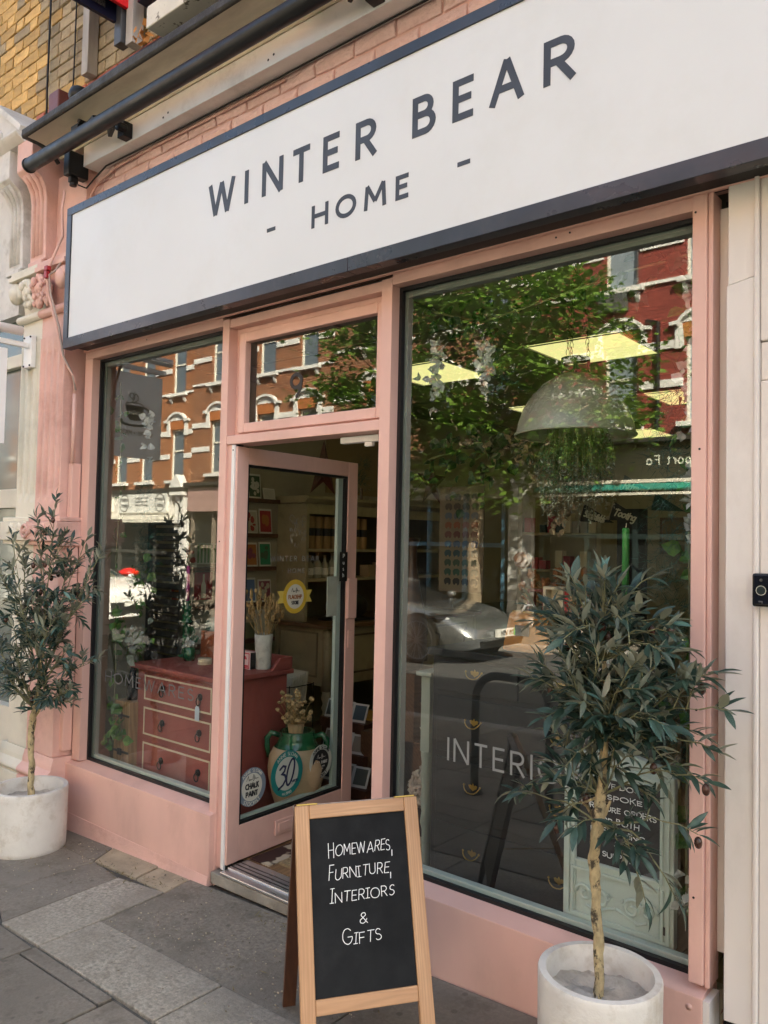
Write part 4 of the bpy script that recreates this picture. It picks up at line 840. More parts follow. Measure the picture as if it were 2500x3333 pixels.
hs = thing('hanging_sign', 'white square projecting sign with black coffee cup and COFFEE MATCHA lettering', 'sign', (-4.62,-.4,2.2))
part('mount_plate', MB().box(-4.685,-4.59,-.125,-.0955,2.60,2.79), M['white_pl'], hs, bevel=.003)
for (x, z) in ((-4.675,2.78),(-4.60,2.78),(-4.675,2.61),(-4.60,2.61)): part('bolt', MB().tube([(x,-.131,z),(x,-.125,z)],.006,8), M['black'], hs)
part('arm', MB().box(-4.65,-4.62,-.70,-.126,2.715,2.745), M['white_pl'], hs, bevel=.003)
part('lamp_tube', MB().tube([(-4.60,-.18,2.80),(-4.60,-.72,2.80)],.028,16), M['white_pl'], hs, True)
part('lamp_bracket', MB().tube([(-4.635,-.36,2.745),(-4.61,-.36,2.79)],.008,6), M['white_pl'], hs)
for y in (-.30,-.62): part('hanger', MB().tube([(-4.635,y,2.715),(-4.635,y,2.69)],.006,6), M['steel'], hs)
sp_ = part('sign_panel', MB().box(-4.645,-4.625,-.675,-.245,2.135,2.69), pm('sign_panel_white', (.80,.82,.82), .35, .03, 3), hs, bevel=.003)
so = Vector((-4.6248,-.46,2.43)); se = EY
mb = MB()
ink = flat('sign_ink', (.01,.01,.012), .5)
mb.prism([(-.075,.05),(.06,.05),(.05,-.02),(.025,-.05),(-.045,-.05),(-.068,-.02)], so, se, EZ, EX, .0007)
mb.ribbon(arc(-.085,.01,.028,.032,70,290,12), .006, so, se, EZ, EX, 0, .0008)
mb.ribbon(arc(-.005,-.062,.10,.022,150,390,16), .008, so, se, EZ, EX, 0, .0009)
mb.ribbon(arc(-.007,.05,.068,.018,0,360,20), .004, so, se, EZ, EX, 0, .0010)
mb.ribbon([(0,.06),(.012,.075),(.002,.088)]+arc(-.014,.105,.016,.018,-40,190,8)[::1]+[(-.03,.088),(0,.07)], .0035, so, se, EZ, EX, 0, .0011)
mb.ribbon(arc(.016,.112,.016,.016,180,-40,8)+[(.004,.085)], .0035, so, se, EZ, EX, 0, .0012)
part('cup_emblem', mb, ink, sp_)
mb = MB(); lettering(mb,'coffee',.03,.1,.0026,so-se*.045-EZ*.012+EX*.0008,se,EZ,EX,0,.0008); part('cup_lettering', mb, c_cream, sp_)
mb = MB(); lettering(mb,'COFFEE + MATCHA',.026,.22,.0024,so-EZ*.145,se,EZ,EX,0,.0008,width=.29,anchor='c'); part('sign_lettering', mb, ink, sp_)
# ================================================================ RIGHT NEIGHBOUR (boarded white front)
rn = thing('white_boarded_front', 'scuffed white painted timber boarding right of the pink shopfront', 'shopfront', (0,0,.3))
part('batten', MB().box(-.7415,-.708,.055,.10,.46,2.62), M['board_white'], rn, bevel=.003)
part('gap_dark_sheet', MB().box(-.74,-.60,.11,.14,.1,2.66), M['gasket'], rn)  # black sheet behind the boards makes the open gap read black
def gap(a, b): return .305
part('board', MB().hexa([(-.700,-.02,.315),(-.625,-.02,.32),(-.625,.05,.32),(-.700,.05,.315),(-.700,-.02,2.36),(-.625,-.02,2.375),(-.625,.05,2.375),(-.700,.05,2.36)]), M['board_white'], rn, bevel=.003)
part('board', MB().hexa([(-.697,-.016,2.362),(-.625,-.016,2.377),(-.625,.05,2.377),(-.697,.05,2.362),(-.697,-.016,2.66),(-.625,-.016,2.66),(-.625,.05,2.66),(-.697,.05,2.66)]), M['board_white'], rn, bevel=.003)
part('board', MB().box(-.6245,-.612,-.028,.05,.33,2.66), M['board_white'], rn, bevel=.004)
part('board', MB().box(-.6115,-.30,-.012,.05,.33,2.08).box(-.6115,-.30,-.006,.05,2.082,2.19).box(-.6115,-.30,-.012,.05,2.192,2.66), M['board_white'], rn, bevel=.004)
part('board', MB().box(-.2995,.9,-.016,.05,.30,2.66), M['board_white'], rn, bevel=.004)
part('plinth', MB().box(-.55,.9,-.03,.1,.02,.30), M['white_stone'], rn, bevel=.006)
part('fascia', MB().box(.36,1.2,-.05,.1,2.66,3.6), M['board_white'], rn)
db = thing('video_doorbell', 'black rectangular video doorbell on the white boards', 'doorbell', (-.59,-.03,1.5))
part('body', MB().box(-.621,-.565,-.052,-.0285,1.458,1.548), flat('bell_black', (.008,.008,.009), .25), db, bevel=.006)
part('face', MB().box(-.615,-.571,-.0535,-.0521,1.466,1.542), flat('bell_gloss', (.004,.005,.012), .08), db)
part('button', MB().tube([(-.597,-.0536,1.502),(-.597,-.0555,1.502)],.0115,20), flat('bell_lens', (.02,.03,.03), .1), db)
part('button_ring', MB().tube([(-.597+.0125*math.cos(t*.524),-.0545,1.502+.0125*math.sin(t*.524)) for t in range(13)],.0012,5), M['steel'], db)
part('camera_dot', MB().tube([(-.597,-.0536,1.530),(-.597,-.0548,1.530)],.004,12), flat('bell_grey', (.06,.06,.06), .3), db)
part('maker_mark', lettering(MB(),'ring',.006,.15,.0006,(-.603,-.0536,1.470),EX,EZ,-EY,0,.0003), flat('bell_mark', (.10,.10,.11), .5), db)
mb = MB()
for i in range(40):
    x = RND.uniform(-.735,-.70); z = gz(-.7)+.02+abs(RND.gauss(0,.07)); c = Vector((x, RND.uniform(-.02,.06), z)); a = Vector((RND.uniform(-.4,.4),RND.uniform(-1,1),RND.uniform(-1,1))).normalized()*RND.uniform(.008,.02); b = Vector((RND.uniform(-1,1),RND.uniform(-1,1),RND.uniform(-1,1))).normalized()*.006
    mb.add([c-a,c+b,c+a,c-b],[(0,1,2,3)])
o = single('leaf_debris', mb, pm('brown_leaf_debris', (.16,.075,.04), .8, .6, 60), 'brown dead leaves caught in the gap beside the white boards', 'leaves'); o['kind'] = 'stuff'
# unseen neighbours of our own terrace, right and left, added to shade the street
def plain_house(x0, x1, lb, mt):
    h = thing('terrace_house', lb, 'building', ((x0+x1)/2,.3,0), 'houses of the near terrace')
    zb = gz((x0+x1)/2)
    part('wall', MB().box(x0,x1,.13,8.5,3.2+zb*.5,9.1+zb*.6), mt, h)
    part('shop_fascia', MB().box(x0+.05,x1-.05,-.1,.13,2.7+zb*.5,3.4+zb*.5), M['white_stone'], h)
    part('shop_window', MB().box(x0+.2,x1-.2,.05,.12,.4+zb,2.68+zb*.5), gg, h)
    part('stall_riser', MB().box(x0+.05,x1-.05,.0,8.4,zb-.4,.39+zb), M['cream_mas'], h)
    for zz in (4.2, 6.9):
        for k in range(2):
            xc = x0+(x1-x0)*(.28+.44*k)
            w = part('window', MB().frame(xc-.45,xc+.45,zz,zz+1.6,.06,.08,.13), M['white_pl'], h)
            part('pane', MB().box(xc-.4,xc+.4,.11,.125,zz+.05,zz+1.55), gg, w); part('sill', MB().box(xc-.55,xc+.55,.0,.13,zz-.1,zz-.005), M['white_stone'], w)
tb = pm('plain_stock_brick', (.30,.21,.12), .9, .3, 18, .5, 40, dirt=(.12,.09,.06), dirt_amt=.6)
plain_house(1.25, 6.9, 'stock brick house next along the near terrace uphill of the white boards', tb)
plain_house(6.95, 12.6, 'second stock brick house uphill of the white boards', tb)
plain_house(12.65, 18.3, 'third stock brick house uphill of the white boards', tb)
plain_house(18.35, 24, 'last stock brick house uphill along the near terrace', tb)
part('ground_floor_wall', MB().box(-16,-9.61,.02,.34,-.6,3.419), M['cream_mas'], yb)
plain_house(-22, -16.05, 'stock brick house downhill beyond the yellow brick building', tb)
# ================================================================ PLANTERS AND OLIVE TREES
def planter(x, y, r, h, lb):
    z = gz(x); t = thing('planter', lb, 'planter', (x,y,z), 'round white planters outside the shop')
    prof = [(r*.93,.0),(r*.975,.008),(r*.985,.03)]+[(r*(.985+.015*k/6), .03+(h-.05)*k/6) for k in range(1,7)]+[(r,h-.006),(r*.985,h),(r*.87,h),(r*.855,h-.008),(r*.84,h-.10),(r*.83,h-.11)]
    part('pot', MB().lathe((x,y,z-.004),prof,48), M['terracotta_planter'], t, True)
    o = t.children[0]; m_ = o.modifiers.new('e','EDGE_SPLIT'); m_.split_angle = rad(50)
    mb = MB(); n = 48
    vs = [(x,y,z+h-.065)]
    for k in range(1,11):
        for j in range(n): a = 6.2832*j/n; q = r*.85*k/10; vs.append((x+q*math.cos(a), y+q*math.sin(a), z+h-.074+RND.uniform(-.005,.006)+.006*math.sin(q*70+math.cos(a*3)*2)))
    fs = [(0,1+j,1+(j+1)%n) for j in range(n)]
    for k in range(9): fs += [(1+k*n+j,1+(k+1)*n+j,1+(k+1)*n+(j+1)%n,1+k*n+(j+1)%n) for j in range(n)]
    part('fill', mb.add(vs,fs), M['soil'], t, True)
    return t
planter(-4.06,-.305,.188,.315,'white concrete planter on the left holding the smaller olive tree')
planter(-.95,-.268,.165,.34,'stained white concrete planter on the right holding the larger olive tree')
def leafmesh(L, w, fold, curl, name='leaf'):
    mb = MB(); rows = [(0,.06),(.18,.62),(.42,1),(.68,.82),(.88,.4),(1,.03)]
    for (t, k) in rows:
        x = L*t; z = -curl*L*t*t
        mb.v += [(x,-w*k/2,z+fold*w*k*.5),(x,0,z),(x,w*k/2,z+fold*w*k*.5)]
    for i in range(5):
        a = i*3; mb.f += [(a,a+3,a+4,a+1),(a+1,a+4,a+5,a+2)]
    return mb
M['olive_dark'] = leafmat('olive_leaf_dark', (.024,.056,.040), (.07,.135,.098), (.26,.28,.21), .42, .12)
M['olive_teal'] = leafmat('olive_leaf_teal', (.08,.17,.14), (.13,.26,.22), (.26,.30,.25), .4, .12)
M['olive_pale'] = leafmat('olive_leaf_pale', (.10,.13,.095), (.24,.27,.21), (.30,.32,.25), .5, .15)
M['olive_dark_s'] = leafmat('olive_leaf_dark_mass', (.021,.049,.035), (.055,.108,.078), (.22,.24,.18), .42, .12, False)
M['olive_fruit'] = pm('olive_fruit_skin', (.055,.022,.014), .25, .5, 30)
def olive(name_lb, base, nodes, tips, leaf_len, cam_pos, seed, nleaf, fruit_pts=12, dark=False):
    """nodes: trunk polyline [(p,r)], tips: list of (branch root index, end point)"""
    rr = random.Random(seed); t = thing('olive_tree', name_lb, 'tree', base)
    P = [Vector(p) for p, r in nodes]
    pts = []; rs = []
    for i in range(len(P)-1):                         # knobbly trunk
        for k in range(6):
            q = P[i].lerp(P[i+1], k/6); r_ = nodes[i][1]*(1-k/6)+nodes[i+1][1]*k/6
            pts.append(q+Vector((rr.gauss(0,.12),rr.gauss(0,.12),0))*r_); rs.append(r_*rr.uniform(.9,1.14))
    pts.append(P[-1]); rs.append(nodes[-1][1])
    part('trunk', MB().tube(pts, rs, 12), M['bark'], t, True)
    leaves = []; twigs = MB(); limbs = MB(); fr = []
    for (i, end, rad0) in tips:
        a = P[i]; b = Vector(end); mid = a.lerp(b,.5)+Vector((rr.gauss(0,.02),rr.gauss(0,.02),rr.uniform(-.0,.04)))
        br = [a, a.lerp(mid,.55)+Vector((0,0,-.005)), mid, mid.lerp(b,.55)+Vector((0,0,.012)), b]
        (limbs if rad0 > .006 else twigs).tube(br, [rad0, rad0*.8, rad0*.62, rad0*.45, rad0*.25], 7)
        n = max(3, int((b-a).length/.045))
        for k in range(n):                            # side sprays
            f = .28+.72*k/(n-1) if n > 1 else 1
            seg = f*4; i0 = min(3, int(seg)); c = br[i0].lerp(br[i0+1], seg-i0); d = (br[i0+1]-br[i0]).normalized()
            s = Vector((rr.gauss(0,1),rr.gauss(0,1),rr.gauss(.15,.7))).normalized()
            d2 = (d*.55+s*.8).normalized(); L = rr.uniform(.04,.10)
            if f > .97: d2 = d; L *= 1.2
            e = c+d2*L+Vector((0,0,.004)); tw = [c, c.lerp(e,.5)+Vector((0,0,.008)), e]
            twigs.tube(tw, [.0022,.0018,.0012], 5, False)
            m_ = rr.randint(6, 9)
            for j in range(m_):
                g = .35+.65*j/(m_-1); c2 = tw[0].lerp(tw[2], g)+Vector((0,0,.008*(1-abs(2*g-1))))
                side = d2.cross(Vector((rr.gauss(0,1),rr.gauss(0,1),rr.gauss(0,1)))).normalized()
                ld = (d2*.75+side*.7+Vector((0,0,rr.uniform(-.15,.35)))).normalized() if j < m_-1 else d2
                leaves.append((c2, ld, leaf_len*rr.uniform(.7,1.25)))
            if rr.random() < .2: fr.append(e+Vector((0,0,-.02)))
    if limbs.v: part('limbs', limbs, M['bark'], t, True)
    part('twigs', twigs, M['twig'], t, True)
    cp = Vector(cam_pos)
    rr.shuffle(leaves); leaves = leaves[:nleaf]
    leaves.sort(key=lambda q: (q[0]-cp).length)
    variants = [leafmesh(1, w, f, c).mesh('leaf', True) for w, f, c in ((.29,.45,.12),(.25,.35,.25),(.33,.35,.05),(.25,.5,.35))]
    byv = {}
    for k, v_ in enumerate(variants):
        for mn in ('olive_dark','olive_teal','olive_pale'):
            me = v_.copy(); me.materials.clear(); me.materials.append(M[mn]); byv[(k,mn)] = me
    mass = MB(); proto = [leafmesh(1,.29,.4,.15), leafmesh(1,.25,.5,.3)]
    for i, (c, d, L) in enumerate(leaves):
        x = d.normalized(); up = Vector((rr.gauss(0,.45),rr.gauss(0,.45),1)); y = up.cross(x).normalized(); z = x.cross(y)
        mt = Matrix(((x.x,y.x,z.x),(x.y,y.y,z.y),(x.z,y.z,z.z))).to_4x4()
        mt.translation = c; S = Matrix.Scale(L,4)
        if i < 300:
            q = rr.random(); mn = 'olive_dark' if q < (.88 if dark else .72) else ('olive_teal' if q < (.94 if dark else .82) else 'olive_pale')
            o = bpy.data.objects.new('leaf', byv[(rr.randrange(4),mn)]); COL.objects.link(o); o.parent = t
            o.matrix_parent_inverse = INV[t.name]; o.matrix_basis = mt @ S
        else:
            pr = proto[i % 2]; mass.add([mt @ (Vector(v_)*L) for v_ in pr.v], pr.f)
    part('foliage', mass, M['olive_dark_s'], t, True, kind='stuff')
    for c in fr[:fruit_pts]:
        part('olive', MB().ball(c, (.0105,.0105,.0155), 10, 7), M['olive_fruit'], t, True)
    return t, len(leaves)
CP = (0,-2.366,1.61)
def rp(rr, c, s): return Vector(c)+Vector((rr.gauss(0,s),rr.gauss(0,s),rr.gauss(0,s*.6)))
rr = random.Random(21)
# left tree
B = Vector((-4.05,-.30,.25))
trunkL = [((-4.05,-.30,.22),.0165),((-4.05,-.305,.42),.0155),((-4.062,-.31,.56),.016),((-4.07,-.30,.645),.018),((-4.03,-.31,.715),.013),((-3.98,-.31,.85),.009),((-3.94,-.31,1.2),.006)]
tips = [(3,(-4.14,-.30,.80),.011),(3,(-3.93,-.28,.78),.007)]
ends = [(-3.90,-.31,1.70),(-4.02,-.33,1.62),(-3.86,-.29,1.56),(-4.30,-.36,1.34),(-4.22,-.30,1.42),(-4.12,-.40,1.5),(-3.72,-.26,1.52),(-3.64,-.24,1.44),(-3.60,-.30,1.30),(-3.70,-.40,1.2),(-4.36,-.34,1.18),(-4.38,-.30,1.0),(-4.30,-.42,1.05),(-4.34,-.33,.86),(-4.20,-.42,.95),(-4.16,-.28,1.15),(-3.95,-.44,1.25),(-3.82,-.42,1.08),(-3.66,-.38,1.02),(-3.55,-.30,1.0),(-3.62,-.36,.86),(-3.72,-.33,.80),(-3.86,-.38,.92),(-4.02,-.42,1.05),(-4.08,-.26,1.35),(-3.78,-.22,1.3),(-3.92,-.22,1.45),(-4.12,-.44,.88),(-4.33,-.28,.76)]
tips += [((5 if e[2] > 1.1 else 4), tuple(Vector(e)), .0045) for e in ends]
olive('slender dark green olive tree in the planter on the left', (-4.05,-.30,.25), trunkL, tips, .056, CP, 5, 2600, 16, True)
# right tree
trunkR = [((-.95,-.268,.30),.0145),((-.952,-.268,.50),.0135),((-.962,-.27,.66),.013),((-.970,-.27,.74),.0145),((-.964,-.272,.80),.0140),((-.955,-.272,.86),.018),((-.95,-.27,.93),.014),((-.94,-.27,1.08),.009),((-.945,-.27,1.3),.006)]
tips = [(5,(-1.0,-.28,.90),.010),(5,(-1.03,-.26,.88),.007),(6,(-.905,-.26,1.0),.012)]
ends = [(-1.12,-.28,.93),(-1.08,-.31,.90),(-1.12,-.25,1.38),(-1.08,-.28,1.39),(-1.09,-.28,1.24),(-.69,-.26,1.20),(-.72,-.25,1.26),(-.73,-.28,1.12),(-.74,-.28,1.03),(-.78,-.27,.90),(-.84,-.31,.79),(-.80,-.28,.80),(-1.05,-.3,.97)]
q = random.Random(31)
for i in range(56):
    a = i*2.399963; zf = 1-2*(i+.5)/56; w_ = math.sqrt(max(0,1-zf*zf)); k = q.uniform(.7,1.02)
    ends.append((-.93+.165*w_*math.cos(a)*k, -.275+.12*w_*math.sin(a)*k, 1.275+.265*zf*k))
tips += [((8 if e[2] > 1.35 else (7 if e[2] > 1.05 else (6 if e[2] > .9 else 5))), e, .004) for e in ends]
olive('larger bushy olive tree in the planter on the right before the window', (-.95,-.268,.37), trunkR, tips, .061, CP, 8, 3600, 18)
# ================================================================ A-BOARD
bt = thing('chalkboard_stand', 'pine framed folding chalkboard on the pavement listing homewares and furniture', 'a-board', (-1.7,-.45,.1))
d = Vector((.582,.813,.022)).normalized(); TL = Vector((-1.801,-.604,.788)); f = Vector((.813,-.582,0)); W = .394
L = .7456; sl = (f*.27+Vector((0,0,-.695))).normalized(); nb = d.cross(sl); 
if nb.dot(f) < 0: nb = -nb
def bb(mb, s0, s1, t0, t1, n0, n1, o=TL, dd=d, ss=sl, nn=nb):
    return mb.obox(o+dd*(s0+s1)/2+ss*(t0+t1)/2+nn*(n0+n1)/2, dd*(s1-s0)/2, ss*(t1-t0)/2, nn*(n1-n0)/2)
def local_wood(nm, axis_vec, c1, c2):
    mt, n, l, p = _new(nm); tc = n.new('ShaderNodeTexCoord'); mp = n.new('ShaderNodeMapping')
    q = axis_vec.to_track_quat('X','Z').inverted().to_euler(); mp.inputs['Rotation'].default_value = q; l.new(tc.outputs['Object'], mp.inputs['Vector'])
    v = vecscale(n, l, mp.outputs[0], .07, 1, 1)
    g1 = noise(n, l, v, 90, 6, .6, .3, .7); g2 = noise(n, l, v, 18, 3, .5, .35, .65)
    w = n.new('ShaderNodeTexWave'); w.bands_direction = 'Y'; w.inputs['Scale'].default_value = 38; w.inputs['Distortion'].default_value = 9; w.inputs['Detail'].default_value = 3; l.new(v, w.inputs['Vector'])
    c = mixc(n, l, g2, c1, c2); mm = n.new('ShaderNodeMath'); mm.operation = 'MULTIPLY'; l.new(w.outputs['Fac'], mm.inputs[0]); mm.inputs[1].default_value = .55
    c = mixc(n, l, mm.outputs[0], c, sc_(c1,.62)); c = mixc(n, l, g1, sc_(c1,.85), c); l.new(c, p.inputs['Base Color']); p.inputs['Roughness'].default_value = .5; bumpn(n, l, p, g1, .15, .002); return mt
wz = local_wood('pine_stile', sl, (.50,.27,.13), (.60,.36,.19)); wx = local_wood('pine_rail', d, (.50,.27,.13), (.62,.38,.205))
part('leg', bb(MB(),0,.044,0,L,-.02,0), wz, bt, bevel=.0025); part('leg', bb(MB(),W-.044,W,0,L,-.02,0), wz, bt, bevel=.0025)
part('rail', bb(MB(),.0443,W-.0443,0,.040,-.019,-.001), wx, bt, bevel=.0025); part('rail', bb(MB(),.0443,W-.0443,.525,.566,-.019,-.001), wx, bt, bevel=.0025)
cb = part('chalkboard', bb(MB(),.0443,W-.0443,.0402,.5248,-.016,-.008), M['chalk'], bt)
eb = -sl
for s, t0, x0, wd, h in (('Homewares',.155,.100,.195,.037),('Furniture',.218,.098,.188,.036),('Interiors',.283,.100,.198,.034),('&',.345,.186,.024,.034),('Gifts',.397,.132,.118,.036)):
    mb = MB()
    GL['I'] = (.30, [[(.15,0),(.15,1)]]); lay_, w_ = layout(s.upper(), h, .22); GL['I'] = (0, [[(0,0),(0,1)]]); kx = wd/w_; q = random.Random(len(s)+int(t0*1000))
    for i, (ch, x, cw, st) in enumerate(lay_):
        k = 1.15 if i == 0 and s != '&' else .82; jy = q.uniform(-.06,.06)*h; tl = q.uniform(-.05,.16)
        for j, g in enumerate(st):
            pts = [(x0+p[0]*kx+p[1]*tl+q.uniform(-.0004,.0004), p[1]*k+jy+p[0]*.02+q.uniform(-.0005,.0005)) for p in g]
            if ch == 'I' and j == 0 and i > 0 or (ch == 'I' and s == 'Interiors'):
                a, b = pts[0], pts[-1]
                for e in (a, b): mb.ribbon([(e[0]-.006,e[1]),(e[0]+.006,e[1]+.0005)], .0009, TL+sl*t0+nb*(-.008), d, eb, nb, 0, .0009+.0001*j, True)
            mb.ribbon(pts, .00095, TL+sl*t0+nb*(-.008), d, eb, nb, 0, .0007+.0001*(i % 5)+.0005*(j % 3)*.2, True)
    if t0 < .25: mb.ribbon([(x0+wd+.006,.004),(x0+wd+.005,-.012)], .0013, TL+sl*t0+nb*(-.008), d, eb, nb, 0, .0008, True)
    part('chalk_lettering', mb, M['chalkline'], cb)
# back leaf, hinges, top edges
slb = (-f*.15+Vector((0,0,-.70))).normalized(); nb2 = d.cross(slb)
if nb2.dot(f) > 0: nb2 = -nb2
o2 = TL - f*.024
for (s0, s1) in ((0,.042),(W-.042,W)): part('back_leg', bb(MB(),s0,s1,.0,.705,-.02,0,o2,d,slb,nb2), M['dark_wood'], bt, bevel=.002)
part('back_board', bb(MB(),.0423,W-.0423,.01,.56,-.015,-.006,o2,d,slb,nb2), M['dark_wood'], bt)
greyw = pm('weathered_top_wood', (.33,.28,.24), .8, .2, 30)
part('top_edge', bb(MB(),0,.05,-.006,.004,-.046,-.022), greyw, bt, bevel=.001); part('top_edge', bb(MB(),.051,W-.051,-.004,.004,-.044,-.022), greyw, bt, bevel=.001); part('top_edge', bb(MB(),W-.05,W,-.006,.004,-.046,-.022), greyw, bt, bevel=.001)
for s0 in (.006, W-.072): part('hinge', bb(MB(),s0,s0+.066,-.006,-.0005,-.024,-.008), M['brass'], bt, bevel=.001)
part('stay', MB().tube([TL+d*.38+sl*.38-nb*.01, TL+d*.38+slb*.38-f*.02], .0025, 6), M['brass'], bt)
# ================================================================ INTERIOR SHELL
XW, XE, YB, ZF, ZC = -4.66, .9, 6.4, .13, 2.80
M['wall_cream'] = pm('cream_interior_paint', (.36,.31,.215), .7, .05, 3)
M['wall_olive'] = pm('olive_interior_paint', (.17,.17,.09), .7, .05, 3)
M['ceil'] = pm('ceiling_tile', (.26,.235,.19), .85, .06, 20, .2, 120)
M['floor_w'] = wood('floorboard', (.20,.115,.055), (.30,.19,.10), 'y', .4, 10)
fl = struct('floor', MB().box(-4.74,.99,.14,6.5,-.1,ZF-.012), pm('floor_gap', (.03,.02,.012), .8))
x = -4.70
while x < .9:
    w = .118; y = .142; k = 0
    while y < 6.4:
        L_ = RND.choice((1.4,1.8,2.2,2.6)); y2 = min(6.4, y+L_); struct('floorboard', MB().box(x,x+w-.004,y,y2-.003,ZF-.011,ZF), M['floor_w'], parent=fl); y = y2
    x += w
wl_ = struct('wall_left', MB().box(-4.745,XW,.145,YB,ZF,2.99), M['wall_cream'])
struct('dado', MB().box(XW+.0005,XW+.006,.15,YB-.01,ZF,.985), M['wall_olive'], parent=wl_)
struct('wall_back', MB().box(-4.74,.99,YB,YB+.1,ZF,2.99), M['wall_cream'])
struct('wall_right', MB().box(XE,.995,.145,YB,ZF,2.99), M['wall_cream'])
struct('wall_front', MB().box(-4.74,-4.215,.112,.144,-.1,2.99).box(-.735,.99,.112,.144,-.1,2.99).box(-4.2145,-.7355,.112,.144,2.80,2.99).box(-4.2145,-2.94,.112,.143,-.1,.33).box(-2.0,-.7355,.112,.143,-.1,.33), M['wall_cream'])
ce = struct('ceiling', MB().box(-4.74,.99,.145,6.5,2.815,2.99), flat('ceiling_void', (.12,.11,.09), .9))
panels = [(-3.6,1.8),(-2.4,1.8),(-3.6,3.6),(-2.4,3.6),(-1.2,1.8),(-1.2,3.6),(-2.4,5.4),(-1.2,5.4),(-3.6,5.4)]
tile = MB().box(.004,.592,.004,.592,0,.012).mesh('ceiling_tile'); tile.materials.append(M['ceil'])
for i in range(9):
    for j in range(11):
        x0, y0 = -4.8+.6*i, -.0+.6*j
        if any(abs(x0-a) < .1 and abs(y0-b) < .1 for a, b in panels): continue
        if x0 < -4.75 or y0 < .1 or y0 > 6 or x0+.6 > .99: continue
        o = put('ceiling_tile', tile, None, ce, loc=(x0,y0,ZC))
mb = MB()
for i in range(10): mb.box(-4.812+.6*i+.0,-4.812+.6*i+.024,.15,6.4,ZC-.006,ZC-.0005)
struct('ceiling_grid', mb, flat('grid_grey', (.13,.12,.10), .6), parent=ce)
mb = MB()
for j in range(1,11): mb.box(-4.65,.9,-.012+.6*j,.012+.6*j,ZC-.0075,ZC-.0062)
struct('ceiling_grid', mb, bpy.data.materials['grid_grey'], parent=ce)
lit = flat('lit_panel', (1.0,.93,.42), .5, emit=.115)
names = {(-2.4,1.8):'lit yellowish ceiling panel directly behind the pendant chains',(-3.6,1.8):'lit ceiling panel seen at the left edge of the right window',(-3.6,3.6):'lit ceiling panel showing left of the pendant dome',(-2.4,3.6):'lit ceiling panel showing right of the pendant dome'}
for (a, b) in panels:
    t = thing('ceiling_light', names.get((a,b),'lit ceiling panel in the %s row, %s of the shop' % ({1.8:'front',3.6:'middle',5.4:'back'}[b],{-3.6:'left',-2.4:'centre',-1.2:'right side'}[a])), 'light panel', (a+.3,b+.3,ZC), 'lit ceiling panels')
    part('diffuser', MB().box(a+.012,a+.588,b+.012,b+.588,ZC-.004,ZC+.004), lit, t); part('frame', MB().box(a,a+.0115,b,b+.6,ZC-.009,ZC+.006).box(a+.5885,a+.6,b,b+.6,ZC-.009,ZC+.006), M['white_pl'], t)
# ================================================================ LEFT WINDOW
M['red_paint'] = pm('red_chalk_paint', (.29,.07,.056), .5, .12, 5, .05, 40, dirt=(.36,.12,.10), dirt_amt=.3)
M['cream_line'] = flat('cream_trim', (.62,.54,.38), .6)
M['iron'] = flat('dark_iron', (.012,.011,.010), .35, .6)
ch = thing('red_chest_of_drawers', 'dusky red chest of three drawers with cream lines in the left window', 'chest of drawers', (-3.56,.47,ZF))
def rz(o, ang, c):
    Mx = Matrix.Translation(c) @ Matrix.Rotation(rad(ang),4,'Z') @ Matrix.Translation(-Vector(c))
    return Mx
def cbox(mb, *a): return mb.box(*a)
part('carcass', MB().box(-3.92,-3.22,.225,.70,ZF,.885), M['red_paint'], ch, bevel=.003)
part('top', MB().box(-3.965,-3.185,.195,.72,.8855,.912), M['red_paint'], ch, bevel=.006)
part('upstand', MB().box(-3.95,-3.20,.70,.72,.9125,.975).prism([(.56,.9125),(.70,.9125),(.70,.975),(.62,.975),(.585,.945)],(-3.205,0,0),EY,EZ,EX,.018), M['red_paint'], ch, bevel=.003)
for (z0, z1) in ((.715,.865),(.525,.690),(.315,.500)):
    dw = part('drawer', MB().box(-3.845,-3.245,.214,.2248,z0,z1), M['red_paint'], ch, bevel=.003)
    part('cream_line', MB().frame(-3.838,-3.252,z0+.008,z1-.008,.009,.2115,.2138), M['cream_line'], dw)
    for xh in (-3.665,-3.345):
        zc = (z0+z1)/2+.01
        hd = part('handle', MB().lathe((xh,.2138,zc),[(.006,-.012),(.017,-.008),(.019,.0)],12,Matrix.Rotation(rad(90),3,'X').inverted()).tube([(xh+.017*math.sin(t*.5236),.200,zc-.014+.020*math.cos(t*.5236)-.008) for t in range(13)],.0032,6), M['iron'], dw, True)
part('skirt', MB().box(-3.92,-3.22,.2235,.2245,ZF,.30), M['red_paint'], ch)
tg = thing('price_tag', 'pale blue paper price tag hanging from the red chest handle', 'tag', (-3.345,.205,.73))
part('card', MB().prism([(-.017,0),(.017,0),(.017,.062),(.008,.074),(-.008,.074),(-.017,.062)],(-3.352,.200,.682),EX,EZ,EY,.002), flat('tag_blue', (.50,.60,.68), .7), tg); part('string', MB().tube([(-3.352,.201,.752),(-3.348,.199,.78),(-3.345,.198,.80)],.0009,5), M['cream_line'], tg)
M['green_glaze'] = pm('green_glaze', (.012,.085,.035), .15, .35, 12, coat=.4)
def lathe_single(name, c, prof, mt, lb, cat, n=24, group=None): return single(name, MB().lathe(c, prof, n), mt, lb, cat, group, smooth=True)
lathe_single('candlestick',(-3.93,.55,.9125),[(.045,0),(.045,.012),(.022,.02),(.024,.05),(.026,.11),(.028,.17),(.024,.19),(.034,.20),(.038,.208),(.022,.222),(.030,.238),(.034,.245),(.018,.26),(.026,.278),(.03,.285),(.018,.30),(.022,.322),(.022,.33)],M['green_glaze'],'tall ridged dark green candlestick on the red chest','candlestick')
cd = thing('candle', 'tall magenta pink candle in the green candlestick', 'candle', (-3.93,.55,1.243))
